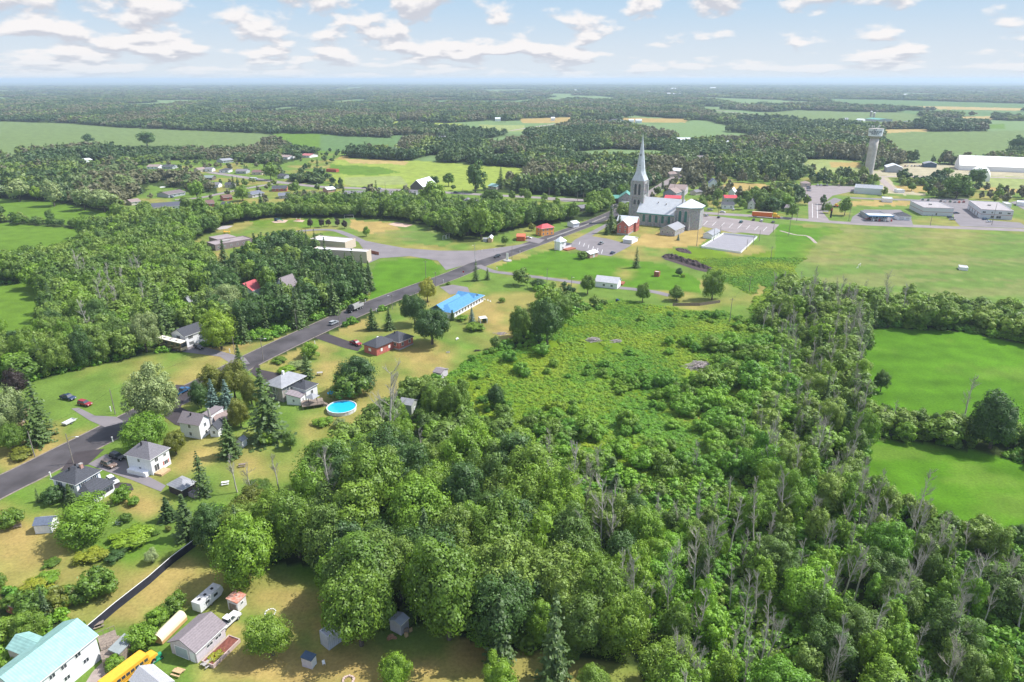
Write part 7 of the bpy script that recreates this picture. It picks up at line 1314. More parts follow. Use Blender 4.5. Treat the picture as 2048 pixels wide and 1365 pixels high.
# ------------------------------------------------------------------ named trees: x, y of the foot, y of the top, crown width (photo px)
TONE = dict(mid='leafy green', dark='dark green', light='bright green', silver='silvery pale green', lime='yellow-green', olive='olive green', purple='dark purple', yellow='yellow', wood='green', palew='pale flowering')
FEAT = [
 ('silver', 300, 862, 730, 112, 'tall rounded silver maple beside the main road, left of the mauve-roofed white house'),
 ('light', 286, 915, 822, 96, 'spreading bright green tree behind the hip-roofed white house on the driveway'),
 ('olive', 348, 910, 856, 48, 'olive tree touching the right end of the white house on the driveway'),
 ('silver', 285, 708, 618, 64, 'rounded silvery tree left of the striped motor coach'),
 ('lime', 437, 700, 614, 80, 'vivid yellow-green maple in front of the white house with the motor coach'),
 ('silver', 447, 632, 566, 78, 'pale silvery maple behind the vivid yellow-green maple'),
 ('light', 165, 1090, 988, 132, 'wide bright green tree with a white bench under it in the bottom left yard'),
 ('light', 484, 1178, 1024, 148, 'big bright green tree behind the white camper and rusty-roofed shed'),
 ('mid', 590, 1120, 975, 118, 'big leafy tree standing right of the bright one behind the camper'),
 ('olive', 500, 1060, 972, 100, 'olive-tinted tree at the far end of the black fence'),
 ('mid', 520, 1010, 955, 60, 'small rounded tree between the gazebo and the dead trunks'),
 ('mid', 715, 1300, 1118, 154, 'big rounded tree overhanging the corrugated grey container shed'),
 ('mid', 540, 1320, 1222, 100, 'low round tree with a ring of stones in the dry yard'),
 ('light', 790, 1385, 1300, 78, 'small round fruit tree at the bottom edge below the woodpile'),
 ('mid', 895, 1290, 1078, 180, 'huge leafy tree right of the grey shed with the woodpile'),
 ('light', 1000, 1420, 1300, 90, 'low bright tree at the bottom edge below the two tall spruces'),
 ('mid', 1190, 1400, 1325, 80, 'low tree crown cut by the bottom edge right of the spruces'),
 ('light', 1080, 1290, 1190, 80, 'bright rounded tree between the two tall spruces at the bottom'),
 ('dark', 712, 785, 708, 98, 'broad dark maple on the lawn above the round pool'),
 ('dark', 828, 650, 583, 56, 'dark rounded maple beside the main road near the blue-roofed house'),
 ('dark', 863, 690, 608, 84, 'large dark maple between the brick bungalow and the blue-roofed house'),
 ('yellow', 854, 604, 557, 40, 'yellowing rounded tree at the roadside above the dark maples'),
 ('olive', 425, 800, 722, 60, 'olive-brown cedar mass beside the main road, left of the pair'),
 ('olive', 465, 800, 722, 66, 'olive-brown cedar mass beside the main road behind the blue spruces'),
 ('olive', 500, 828, 735, 52, 'olive cedar standing against the stone house with the grey roof'),
 ('dark', 398, 830, 748, 46, 'dark tree beside the pickup on the roadside'),
 ('olive', 478, 860, 790, 50, 'brownish round tree below the blue spruces'),
 ('purple', 30, 800, 738, 52, 'dark purple maple at the left edge behind the brown-roofed house'),
 ('silver', 0, 890, 755, 100, 'large pale tree cut by the left edge in front of the brown-roofed house'),
 ('mid', 20, 905, 840, 60, 'leafy tree at the left edge by the roadside lawn'),
 ('silver', 35, 402, 357, 50, 'pale willow-like tree at the edge of the far left field, leftmost'),
 ('silver', 103, 412, 360, 46, 'pale round tree in the middle of the far left field edge'),
 ('silver', 165, 420, 372, 44, 'pale tree left of a wide silver one at the far left field edge'),
 ('silver', 205, 424, 374, 56, 'wide silver tree at the right end of the far left field edge'),
 ('silver', 248, 384, 348, 50, 'bright silvery crown behind the far left field edge trees'),
 ('lime', 70, 404, 368, 24, 'small yellow-green tree between the pale trees at the far left field'),
 ('purple', 141, 372, 352, 20, 'purple crown among the trees behind the far left field'),
 ('dark', 292, 292, 262, 40, 'round dark tree against the wide far field on the left'),
 ('dark', 175, 288, 266, 22, 'small round dark tree against the far left field'),
 ('mid', 97, 448, 412, 18, 'thin tree in the hedge between the two far left fields'),
 ('mid', 400, 455, 393, 52, 'dark rounded tree of the belt beside the grey-sand play patch'),
 ('mid', 484, 402, 370, 38, 'round tree among the suburb houses near the grey roofs'),
 ('light', 392, 400, 358, 34, 'pale green tree left of the brown-roofed bungalow in the suburb'),
 ('mid', 590, 388, 362, 20, 'clipped dark tree beside the red-brick suburban bungalow'),
 ('mid', 540, 360, 326, 34, 'round tree by the upper suburb street'),
 ('mid', 934, 482, 402, 46, 'tall tree at the left of the big pair on the schoolyard edge'),
 ('mid', 962, 478, 404, 60, 'tall tree at the right of the big pair on the schoolyard edge'),
 ('light', 1040, 460, 415, 26, 'bright slender tree left of the orange house'),
 ('mid', 1010, 492, 468, 18, 'small round tree on the lawn left of the red shed'),
 ('light', 733, 475, 450, 16, 'small bright tree alone on the school sports lawn'),
 ('olive', 1063, 462, 445, 18, 'thin brownish tree just left of the orange house'),
 ('purple', 620, 456, 436, 15, 'leftmost of five purple maples by the curved school path'),
 ('purple', 642.5, 457, 434, 14, 'second from the left of five purple maples by the school path'),
 ('purple', 656.5, 456, 434, 12, 'middle one of five purple maples by the school path'),
 ('purple', 675, 457, 433, 13, 'fourth from the left of five purple maples by the school path'),
 ('purple', 689, 460, 437, 14, 'rightmost of five purple maples by the curved school path'),
 ('mid', 1176, 588, 545, 34, 'round tree left of the long white building with the ribbed roof'),
 ('mid', 1286, 605, 566, 32, 'round tree right of the long white building with the deck'),
 ('dark', 1075, 578, 556, 36, 'low spreading dark tree by the lane above the blue-roofed house'),
 ('dark', 1357, 552, 536, 17, 'small round dark tree right of the little red hut'),
 ('mid', 1427, 605, 532, 48, 'leafy tree at the end of the dark soil heap'),
 ('mid', 1354, 602, 571, 36, 'round shrub-like tree by the open fence at the end of the lane'),
 ('mid', 1040, 680, 606, 52, 'round tree on the dry lawn right of the white canopy'),
 ('dark', 1095, 690, 598, 80, 'massive tree at the upper left corner of the meadow'),
 ('mid', 1120, 650, 585, 50, 'leafy tree behind the massive one at the meadow corner'),
 ('mid', 870, 860, 745, 62, 'leafy tree in front of the small grey shed by the meadow'),
 ('mid', 910, 870, 740, 70, 'tall leafy tree at the lower left corner of the meadow'),
 ('dark', 990, 845, 738, 46, 'dark upright tree standing alone in the lower left meadow'),
 ('light', 800, 905, 815, 60, 'bright small tree in front of the pale green-grey shed'),
 ('light', 740, 905, 858, 60, 'bright low tree beneath the round pool'),
 ('mid', 579, 898, 862, 34, 'small round tree on the lawn right of the big spruce'),
 ('dark', 1995, 900, 782, 104, 'massive dark tree in the hedge between the two bright green fields'),
 ('wood', 1765, 800, 724, 36, 'upright tree leaning over the upper bright field from the hedge'),
 ('dark', 1578, 404, 362, 34, 'dark tree in the village left of the wide parking lot'),
 ('mid', 1586, 436, 405, 28, 'round tree beside the highway left of the wide parking lot'),
 ('light', 1512, 395, 372, 26, 'bright round tree behind the little white gabled house'),
 ('mid', 1436, 400, 378, 24, 'round tree left of the red-roofed store'),
 ('mid', 1492, 404, 378, 20, 'round tree between the red-roofed store and the white gabled house'),
 ('dark', 1545, 426, 390, 44, 'dark spreading tree behind the orange truck'),
 ('mid', 1402, 364, 348, 26, 'round tree left of the blue-gabled white house'),
 ('mid', 1692, 438, 385, 30, 'tall tree on the dry grass left of the petrol station'),
 ('mid', 1918, 396, 348, 60, 'large loose tree behind the two flat-roofed white buildings'),
 ('dark', 1955, 372, 334, 36, 'dark tree hiding the white arched dome'),
 ('mid', 1895, 352, 334, 26, 'tree left of the white arched dome'),
 ('mid', 1824, 382, 366, 17, 'small tree on the dry grass below the gravel yard'),
 ('mid', 2000, 408, 368, 18, 'slender tree beside the right-hand flat-roofed building'),
 ('dark', 2040, 305, 272, 50, 'big dark tree at the right edge above the white arena'),
 ('dark', 868, 372, 350, 24, 'dark tree right of the white-roofed barn'),
 ('mid', 897, 372, 343, 26, 'rounded tree behind the barn by the yellow field'),
 ('dark', 950, 384, 322, 42, 'tall dark tree in the middle of the yellow field edge'),
 ('mid', 865, 418, 360, 60, 'broad tree hiding part of the white-roofed barn'),
 ('mid', 796, 242, 224, 8, 'far tree by the distant farmhouse'),
 ('dark', 1010, 245, 226, 12, 'tall far tree left of the pair above the pale field'),
 ('palew', 302, 1128, 1098, 30, 'pale flowering shrub beside the black fence'),
 ('mid', 1880, 1140, 1050, 60, 'leafy tree at the corner below the lower bright field'),
 ('light', 1435, 1160, 1010, 60, 'bright slender tree in the dead wood right of centre'),
 ('light', 1545, 1020, 893, 66, 'tall bright tree below the meadow among dead trunks'),
 ('light', 1590, 1060, 925, 90, 'broad pale-green tree left of the lower bright field'),
 ('mid', 1030, 1060, 875, 90, 'tall dark-leaved tree in the centre of the foreground wood'),
 ('mid', 745, 1060, 885, 150, 'wide pale-green tree at the left of the foreground wood'),
 ('mid', 860, 1080, 895, 110, 'tall tree right of the wide one in the foreground wood'),
 ('wood', 1050, 1250, 1000, 110, 'tall grey-green tree above the spruces in the foreground wood'),
 ('wood', 1170, 1240, 1010, 110, 'tall grey-green tree at the right of the foreground wood'),
 ('wood', 800, 1240, 1030, 120, 'pale crowned tree above the grey shed with the woodpile'),
 ('light', 960, 1120, 1000, 100, 'bright leaning crown in the shade of the foreground wood'),
 ('mid', 1250, 1330, 1165, 120, 'rounded leafy tree in the foreground wood right of the spruces'),
 ('mid', 1350, 1360, 1140, 90, 'dense green tree right of the rounded leafy one near the bottom'),
]
CONS = [  # tone, x, y foot, y top, width, variant, label
 ('spruce', 537, 878, 738, 92, 3, 'largest dark spruce, beside the stone house with the grey hipped roof'),
 ('blue', 430, 826, 758, 36, 0, 'left one of two blue spruces above the mauve-roofed white house'),
 ('blue', 457, 822, 760, 38, 1, 'right one of two blue spruces above the mauve-roofed white house'),
 ('spruce', 485, 765, 690, 40, 1, 'pale green spruce at the driveway corner on the main road'),
 ('spruce', 615, 758, 706, 34, 0, 'green spruce beside the vegetable garden'),
 ('spruce', 461, 912, 836, 50, 2, 'narrow dark spruce in front of the mauve-roofed house'),
 ('spruce', 407, 990, 902, 46, 4, 'ragged spruce right of the grey gazebo'),
 ('spruce', 378, 1075, 990, 56, 1, 'blue-green spruce at the end of the black fence'),
 ('spruce', 745, 660, 617, 30, 0, 'left one of two small spruces behind the brick bungalow'),
 ('spruce', 779, 660, 614, 24, 2, 'right one of two small spruces behind the brick bungalow'),
 ('spruce', 330, 678, 572, 62, 3, 'tall brown-green spruce behind the striped motor coach'),
 ('spruce', 88, 875, 750, 60, 4, 'ragged pale pine in front of the brown-roofed house'),
 ('spruce', 75, 890, 800, 60, 3, 'second ragged pine on the lawn left of the main road'),
 ('spruce', 1000, 1330, 1190, 66, 1, 'left one of two tall spruces at the bottom centre'),
 ('spruce', 1108, 1360, 1180, 80, 3, 'right one of two tall spruces at the bottom centre'),
 ('spruce', 1272, 536, 492, 20, 4, 'lone dark spruce on the green lawn below the church garage'),
 ('spruce', 1221, 466, 415, 28, 0, 'left one of the spruces beside the brick rectory'),
 ('spruce', 1238, 462, 428, 18, 2, 'right one of the spruces beside the brick rectory'),
 ('spruce', 1213, 470, 450, 16, 5, 'small round conifer at the foot of the rectory spruces'),
 ('blue', 1356, 481, 469, 8, 5, 'tiny conifer in front of the stone hall'),
 ('blue', 793+0, 0, 0, 0, 0, ''),
 ('blue', 944, 647, 615, 17, 0, 'small blue spruce beside the white canopy'),
 ('spruce', 905, 641, 620, 14, 5, 'small conifer at the corner of the blue-roofed house'),
 ('spruce', 710, 585, 498, 34, 3, 'tall pointed spruce left of three at the end of the pale school wing'),
 ('spruce', 728, 590, 510, 30, 0, 'middle one of three pointed spruces at the end of the school wing'),
 ('spruce', 740, 582, 522, 26, 2, 'right one of three pointed spruces at the end of the school wing'),
 ('spruce', 655, 560, 475, 26, 1, 'pointed spruce in front of the long school roof'),
 ('spruce', 452, 545, 480, 34, 0, 'dark spruce at the right end of the brown school building'),
 ('spruce', 478, 560, 495, 40, 3, 'broad dark spruce behind the red-roofed house'),
 ('spruce', 468, 378, 352, 14, 5, 'dark conifer in the suburb street'),
 ('spruce', 476, 372, 354, 8, 5, 'narrow clipped conifer in the suburb, right of the dark one'),
 ('spruce', 525, 430, 386, 26, 0, 'spruce among the houses above the schoolyard'),
 ('spruce', 649, 420, 394, 11, 5, 'slim spruce alone on the lawn above the schoolyard'),
 ('spruce', 673, 402, 378, 13, 0, 'spruce beside the blue-grey bungalow by the highway'),
 ('spruce', 682, 377, 355, 16, 0, 'dark conifer at the highway bend'),
 ('spruce', 1002, 378, 334, 20, 0, 'tall spruce right of the teal-roofed farmhouse'),
 ('spruce', 905, 415, 388, 8, 5, 'thin conifer left of the small grey house'),
 ('spruce', 1437, 384, 356, 24, 0, 'spruce in front of the white barn with the blue-gabled house'),
 ('spruce', 1600, 345, 326, 11, 0, 'conifer left of the white oval tent'),
 ('spruce', 1765, 322, 286, 12, 0, 'conifer just right of the water tower'),
 ('spruce', 1325, 378, 355, 10, 5, 'slim conifer by the street behind the church'),
 ('spruce', 33, 985, 955, 1, 5, ''),
 ('spruce', 78, 1004, 976, 14, 4, 'tiny conifer on the lawn left of the chimneyed white house'),
 ('spruce', 145, 1010, 968, 30, 5, 'cone-shaped cedar at the corner of the chimneyed white house'),
 ('spruce', 338, 1040, 995, 38, 5, 'rounded cedar below the grey gazebo'),
 ('spruce', 495, 1230, 1110, 24, 1, ''),
 ('spruce', 975, 560, 535, 16, 4, 'small spruce at the lane corner'),
 ('spruce', 952, 562, 520, 20, 4, 'thin spruce by the road junction'),
 ('spruce', 1163, 1180, 1095, 40, 2, 'dark spruce top in the foreground wood'),
 ('spruce', 560, 640, 560, 44, 3, 'spruce in the wood by the white gable'),
 ('spruce', 668, 628, 555, 36, 0, 'spruce in the wood beside the dump truck'),
 ('spruce', 596, 655, 575, 40, 3, 'spruce near the main road across from the garden'),
 ('spruce', 500, 650, 600, 50, 1, 'spruce in the hedge above the roadside'),
 ('spruce', 400, 640, 590, 52, 3, 'spruce behind the striped coach house'),
]
def feat_loc(x, yb): p = P(x, yb); return (p.x, p.y, 0)
def size_of(x, yb, yt, w): return max(2.0, HT(x, yb, yt)), w*MPX(yb)*1.04
def foot(x, yb, yt, w):
    """the stem stands behind the crown's lowest visible edge when seen from above"""
    p = P(x, yb); th = math.atan2(CAMH, p.y); sh = max(0.0, 0.42*w*math.sin(th)-0.20*(yb-yt))
    return yb-sh
NB = 0
for i, (tone, x, yb, yt, w, lab) in enumerate(FEAT):
    # the crown is an ellipsoid: its visible height on the slant gives its true height, its middle gives the foot
    ym = (yb+yt)/2; q0 = P(x, ym); th = math.atan2(CAMH, q0.y); mp = MPX(ym); a_ = w*mp/2; E_ = (yb-yt)*mp/2
    b_ = max(math.sqrt(max(E_*E_-(a_*math.sin(th))**2, 0.01))/math.cos(th), 0.62*a_); h = 10*b_/5.3; zc_ = 0.56*h
    for _ in range(2): q0 = P(x, ym, zc_); s_ = ((CAMH-zc_)/CAMH); a_ = w*mp*s_/2; b_ = max(math.sqrt(max((E_*s_)**2-(a_*math.sin(th))**2, 0.01))/math.cos(th), 0.62*a_); h = 10*b_/5.3; zc_ = 0.56*h
    if mp < .5 and b_ > 1.3*a_: b_ = 1.3*a_; h = 10*b_/5.3; q0 = P(x, ym, .56*h)
    wd = 2*a_*8/9.9; loc = (q0.x, q0.y, 0)
    kind = 'near' if MPX(yb) < 0.30 else 'mid'
    if w < 45 and MPX(yb) > 0.3: kind = 'mid'
    purple = 'purple maples' in lab
    plant('broadleaf_tree', lab, 'tree', 'purple maples along the school path' if purple else 'single trees of the village and yards', loc, h, wd,
          crown_mesh(kind, i, tone), TRUNKS[i % 4]); TAKEN.append((loc[0], loc[1], wd*0.42)); NB += 1
for i, (tone, x, yb, yt, w, v, lab) in enumerate(CONS):
    if not lab: continue
    h, wd = size_of(x, yb, yt, w); loc = feat_loc(x, yb); uw = {5: 3.4, 3: 5.6, 4: 5.6}.get(v, 4.6)
    plant('conifer_tree', lab, 'conifer', 'conifers of the village and yards', loc, h, wd, con_mesh(v, tone), CTRUNK, uw=uw); TAKEN.append((loc[0], loc[1], wd*0.4))

# ------------------------------------------------------------------ areas by character of the wood (photo px, at the foot)
DEADZ = [([(1480, 640), (1720, 600), (1740, 700), (1700, 900), (1760, 1010), (1850, 1070), (2048, 1140), (2600, 1250), (2600, 1500), (1230, 1500), (1250, 1250), (1180, 1150), (1080, 1000), (1050, 900), (1150, 910), (1300, 965), (1480, 940), (1560, 800)], 0.42),
         ([(1560, 560), (2600, 640), (2600, 690), (2048, 690), (1740, 660), (1560, 650)], 0.12), ([(1750, 800), (1850, 845), (1960, 870), (1960, 905), (1730, 880)], 0.35),
         ([(180, 560), (300, 580), (300, 660), (170, 640)], 0.3), ([(700, 860), (860, 880), (900, 960), (760, 950)], 0.25)]
LANDMARKS = [(300, 600, 'left of the coach house'), (120, 620, 'beside the left-hand bright field'), (200, 500, 'above the left-hand bright field'), (60, 720, 'above the purple maple'), (330, 470, 'left of the brown school'),
 (560, 540, 'in front of the school'), (600, 620, 'across the road from the vegetable garden'), (450, 590, 'around the red-roofed house'), (200, 700, 'behind the roadside lawn'),
 (740, 930, 'at the left of the foreground wood'), (880, 980, 'near the round pool'), (980, 920, 'below the lower left meadow'), (1050, 1100, 'in the middle of the foreground wood'), (1200, 980, 'below the meadow centre'),
 (1200, 1250, 'right of the bottom spruces'), (1350, 1050, 'below the meadow, among bare trunks'), (1500, 950, 'below the right end of the meadow'), (1600, 760, 'between the meadow and the upper bright field'),
 (1500, 1150, 'right of the foreground wood'), (1450, 1300, 'at the bottom right of centre'), (1650, 1000, 'beside the lower bright field'), (1700, 1200, 'in the bare wood at the lower right'), (1900, 1200, 'at the corner below the lower bright field'),
 (1750, 1340, 'at the bottom edge, lower right'), (1980, 1320, 'in the bottom right corner'), (1650, 600, 'at the left end of the sports field hedge'), (1850, 640, 'along the middle of the sports field hedge'), (2020, 670, 'at the right end of the sports field hedge'),
 (1850, 860, 'in the hedge between the bright fields'), (1500, 620, 'beside the power line strip'), (1450, 800, 'in the scrub right of the meadow'), (1150, 900, 'in the scrub below the meadow'), (50, 1250, 'beside the teal-roofed barn'), (0, 560, 'at the left edge'),
 (420, 1000, 'by the black fence end'), (620, 1050, 'left of the foreground wood'), (900, 440, 'behind the school sports lawn'), (1150, 440, 'behind the orange house'), (500, 420, 'behind the schoolyard'), (1100, 640, 'at the meadow corner')]
LMK = np.array([(a, b) for a, b, _ in LANDMARKS], float)
def near_label(px, py): return LANDMARKS[int(np.argmin(np.hypot(LMK[:, 0]-px, (LMK[:, 1]-py)*1.6)))][2]

def blocked(X, Y, r):
    bad = np.zeros(X.shape, bool)
    for c, hw in ROADS:
        lo = c.min(0)-hw-8; hi = c.max(0)+hw+8; s = np.nonzero((X > lo[0]) & (X < hi[0]) & (Y > lo[1]) & (Y < hi[1]))[0]
        if len(s) == 0: continue
        for i in range(len(c)-1):
            a = c[i]; d = c[i+1]-a; L2 = (d**2).sum()+1e-9; t = np.clip(((X[s]-a[0])*d[0]+(Y[s]-a[1])*d[1])/L2, 0, 1)
            bad[s] |= np.hypot(X[s]-a[0]-t*d[0], Y[s]-a[1]-t*d[1]) < hw+r[s]*0.35
    px, py = W2P(X, Y)
    for p in LOTS: bad |= inpoly(px, py, p)
    for x, y, q in TAKEN:
        s = np.nonzero((np.abs(X-x) < q+12) & (np.abs(Y-y) < q+12))[0]
        if len(s): bad[s] |= np.hypot(X[s]-x, Y[s]-y) < q+r[s]*0.45
    return bad
def scatter():
    rng = np.random.default_rng(8); XS = []; YS = []; SS = []
    r = 60.0
    while r < 13000:
        s = max(6.3, r*0.0056) if r > 260 else 6.0
        n = int(math.radians(90)*r/s); a = (np.arange(n)+rng.random(n)*0.8)/n*math.radians(90)-math.radians(45)
        rr = r+(rng.random(n)-0.5)*s*0.9; XS.append(rr*np.sin(a)); YS.append(rr*np.cos(a)); SS.append(np.full(n, s)); r += s*0.93
    X = np.concatenate(XS); Y = np.concatenate(YS); S = np.concatenate(SS)
    px, py = W2P(X, Y); k = (px > -180) & (px < 2230) & (py < 1560); X, Y, S, px, py = X[k], Y[k], S[k], px[k], py[k]
    mode, _, _, _ = classify(X, Y, 1.0, False); u = rng.random(len(X))
    patch = ((fbm(X/380, Y/800, 77, 4) > 0.58) & (Y > 900)) | ((fbm(X/30, Y/45, 88, 3) < 0.36) & (Y > 560))
    k = ((mode == 1) & ~patch) | ((mode == 2) & (u < np.where(px > 1300, 0.22, 0.095))) | ((mode == 4) & (u < 0.42))
    X, Y, S, px, py, mode = X[k], Y[k], S[k], px[k], py[k], mode[k]
    k = ~blocked(X, Y, S*0.6); X, Y, S, px, py, mode = X[k], Y[k], S[k], px[k], py[k], mode[k]
    return X, Y, S, px, py, mode, rng
X, Y, S, px, py, mode, rng = scatter()
n = len(X); print('scatter', n)
dead = np.zeros(n, bool); u = rng.random(n)
for poly, f in DEADZ: dead |= inpoly(px, py, poly) & (u < f)
big = inpoly(px, py, [(640, 900), (1100, 870), (1200, 1100), (1230, 1400), (600, 1400)]); 
small = inpoly(px, py, [(1250, 900), (1480, 860), (1700, 900), (1760, 1010), (2600, 1250), (2600, 1500), (1350, 1500), (1300, 1200)])
farw = np.clip((Y-500)/900, 0, 1)
conif = (~dead) & (rng.random(n) < np.where(inpoly(px, py, [(560, 470), (760, 560), (740, 640), (500, 690), (380, 640), (430, 520)]), 0.42, 0.07+0.12*farw)) & ~small
hh = 8.5+5.5*rng.random(n)+3.0*(fbm(X/60, Y/60, 40, 2)-0.3); hh = hh*np.where(big, 1.15, 1)*np.where(small, 0.8, 1)*np.where(mode == 2, 0.66, 1)*np.where(mode == 4, 0.6, 1)
for poly, f in [([(640, 800), (1000, 800), (1000, 900), (900, 960), (640, 960)], .6), ([(950, 840), (1500, 840), (1520, 1010), (1100, 1010), (940, 940)], .5), ([(1400, 650), (1640, 650), (1600, 930), (1400, 930)], .5),
                ([(1640, 650), (1740, 600), (1740, 1000), (1600, 930)], .8), ([(230, 300), (700, 300), (700, 412), (230, 430)], .72), ([(1720, 790), (2200, 880), (2200, 940), (1720, 880)], .6)]: hh = np.where(inpoly(px, py, poly), hh*f, hh)
# trees at a far edge of a wood stay low enough to leave the open ground behind them in view
for it in range(4):
    m1, _, _, _ = classify(X, Y, 0.0, False); 
    dep = Y*_c+CAMH*_s; zt = hh*0.62; vv = (CAMH*_c-Y*_s-zt*_c)/(dep-zt*_s); qy = 682.5+FPX*vv
    gx = (px-1024)/FPX; gt = CAMH/(_s+vv*_c); BX, BY = gx*gt, (_c-vv*_s)*gt; m2, _, _, _ = classify(BX, BY, 0.0, False)
    k = (m1 == 1) & (m2 != 1) & (py > 340) & (hh > np.where((px > 1560) & (py > 560) & (py < 700), 9.5, 5.5)); hh = np.where(k, hh*0.83, hh)
ww = np.maximum(np.where(hh < 8, hh*0.85, S*1.45), hh*0.66)*(0.8+0.45*rng.random(n)); ww = np.where(mode == 2, hh*0.75, ww)*np.where(big, 1.15, 1)
ww = np.minimum(ww, np.maximum(hh*1.15, S*1.3)); dead &= (Y < 420)
app = hh/np.hypot(Y, CAMH)
vis = (px > -60) & (px < 2110) & (py < 1460)
def stuff_instances(name, items, pts, rot, scl, idx):
    """one object: the given plants repeated over its points"""
    coll = bpy.data.collections.new(name+'_plants')
    for i, me in enumerate(items):
        ob = bpy.data.objects.new('%s_item_%02d' % (name, i), me); coll.objects.link(ob)
    me = bpy.data.meshes.new(name); me.vertices.add(len(pts)); me.vertices.foreach_set('co', np.asarray(pts, np.float32).ravel())
    a = me.attributes.new('rot', 'FLOAT_VECTOR', 'POINT'); a.data.foreach_set('vector', np.asarray(rot, np.float32).ravel())
    a = me.attributes.new('scl', 'FLOAT_VECTOR', 'POINT'); a.data.foreach_set('vector', np.asarray(scl, np.float32).ravel())
    a = me.attributes.new('idx', 'INT', 'POINT'); a.data.foreach_set('value', np.asarray(idx, np.int32))
    o = mk(name, me); ng = bpy.data.node_groups.new(name, 'GeometryNodeTree')
    ng.interface.new_socket('Geometry', in_out='INPUT', socket_type='NodeSocketGeometry'); ng.interface.new_socket('Geometry', in_out='OUTPUT', socket_type='NodeSocketGeometry')
    N = ng.nodes; L = ng.links; gi = N.new('NodeGroupInput'); go = N.new('NodeGroupOutput'); ip = N.new('GeometryNodeInstanceOnPoints'); ci = N.new('GeometryNodeCollectionInfo')
    ci.inputs['Collection'].default_value = coll; ci.inputs['Separate Children'].default_value = True; ci.inputs['Reset Children'].default_value = True
    def at(nm, t):
        q = N.new('GeometryNodeInputNamedAttribute'); q.data_type = t; q.inputs['Name'].default_value = nm; return q.outputs['Attribute']
    ip.inputs['Pick Instance'].default_value = True
    L.new(gi.outputs[0], ip.inputs['Points']); L.new(ci.outputs[0], ip.inputs['Instance']); L.new(at('idx', 'INT'), ip.inputs['Instance Index'])
    L.new(at('rot', 'FLOAT_VECTOR'), ip.inputs['Rotation']); L.new(at('scl', 'FLOAT_VECTOR'), ip.inputs['Scale']); L.new(ip.outputs[0], go.inputs[0])
    md = o.modifiers.new('spread', 'NODES'); md.node_group = ng; o['kind'] = 'stuff'; return o
def rots(n, tilt=0.06): return np.stack([rng.normal(size=n)*tilt, rng.normal(size=n)*tilt, rng.random(n)*6.28], 1)

leafy = ~dead & ~conif
order = np.argsort(-app*np.where(vis & leafy, 1, 0)); pick = order[:max(0, 296-NB)]; single = np.zeros(n, bool); single[pick] = True; single &= leafy & vis
SZ = lambda h: 'tall' if h > 15 else 'low' if h < 9 else 'mid-height'
for c, i in enumerate(np.nonzero(single)[0]):
    w_ = near_label(px[i], py[i]); z = small[i]
    mk_ = ('light', 'wood', 'light', 'shrub', 'wood')[c % 5] if z else ('wood', 'mid', 'light', 'wood', 'dark')[c % 5]
    nm = {'light': 'bright green', 'wood': 'grey-green', 'mid': 'plain green', 'shrub': 'fresh green', 'dark': 'dark green'}[mk_]
    lab = '%s %s leafy tree %s' % (SZ(hh[i]), nm, w_)
    plant('woodland_tree', lab, 'tree', lab, (X[i], Y[i], 0), hh[i], ww[i]*(.8 if z and c % 3 else 1), crown_mesh('slim' if z and c % 3 else 'near', c, mk_), TRUNKS[c % 4], lean=0.05)
cs = np.nonzero(conif & vis & (Y < 420))[0]; cs = cs[np.argsort(-app[cs])][:90]; cset = np.zeros(n, bool); cset[cs] = True
for c, i in enumerate(cs):
    lab = '%s dark conifer among leafy trees %s' % (SZ(hh[i]*1.1), near_label(px[i], py[i]))
    plant('conifer_tree', lab, 'conifer', lab, (X[i], Y[i], 0), hh[i]*1.15, hh[i]*0.42, con_mesh(c % 5, 'spruce'), CTRUNK, uw=4.6)
# bare trees: as many again crowd between the leafy ones
dx = [(X[i]+rng.uniform(-3, 3), Y[i]+rng.uniform(-3, 3), hh[i]) for i in np.nonzero(dead)[0]]
extra = np.nonzero(leafy & (Y < 330) & inpoly(px, py, DEADZ[0][0]) & (rng.random(n) < 0.6))[0]
dx += [(X[i]+rng.uniform(-3.5, 3.5), Y[i]+rng.uniform(-3.5, 3.5), hh[i]) for i in extra]
dx = np.array(dx); dpx, dpy = W2P(dx[:, 0], dx[:, 1]); od = np.argsort(np.where((dpx > -20) & (dpx < 2070) & (dpy < 1480), dx[:, 1], 1e9))
for c, i in enumerate(od[:290]):
    h = max(7.5, dx[i, 2])*rng.uniform(1.15, 1.5); lab = '%s bare dead tree %s' % (SZ(h), near_label(dpx[i], dpy[i])); t, b = DEAD[c % 6]
    plant('dead_tree', lab, 'dead tree', lab, (dx[i, 0], dx[i, 1], 0), h, h*0.78, b, t, cname='branches', uw=10, lean=0.10)
rest = od[290:]; dj = []
for t, b in DEAD[:4]:
    bm = bmesh.new(); bm.from_mesh(t); bm.from_mesh(b); me = bpy.data.meshes.new('dead'); bm.to_mesh(me); bm.free(); me.materials.append(DEADT); dj.append(me)
if len(rest): stuff_instances('bare_trees', dj, np.stack([dx[rest, 0], dx[rest, 1], 0*rest], 1), rots(len(rest), .05), np.stack([dx[rest, 2]/11]*2+[dx[rest, 2]/9], 1), rng.integers(0, 4, len(rest)))
DEADHERO = [(560, 985, 905, 'bare dead tree with ivy on its stem, left of the twisted one'), (668, 1060, 905, 'big twisted dead tree beside the foreground wood'), (640, 1030, 925, 'bare dead tree behind the twisted one'),
 (782, 900, 740, 'slim bare trunk rising beside the small grey shed'), (765, 880, 790, 'thin bare trunk left of the pale shed'), (512, 1015, 935, 'broken pale trunk in the tree row by the gazebo'), (475, 985, 905, 'thin bare tree left of the broken trunk'),
 (215, 650, 560, 'cluster of bare branches in the left wood'), (190, 690, 600, 'bare leaning tree at the left field edge'), (235, 640, 570, 'bare grey tree behind the silvery tree by the coach'), (1925, 850, 750, 'bare tree in the hedge between the bright fields')]
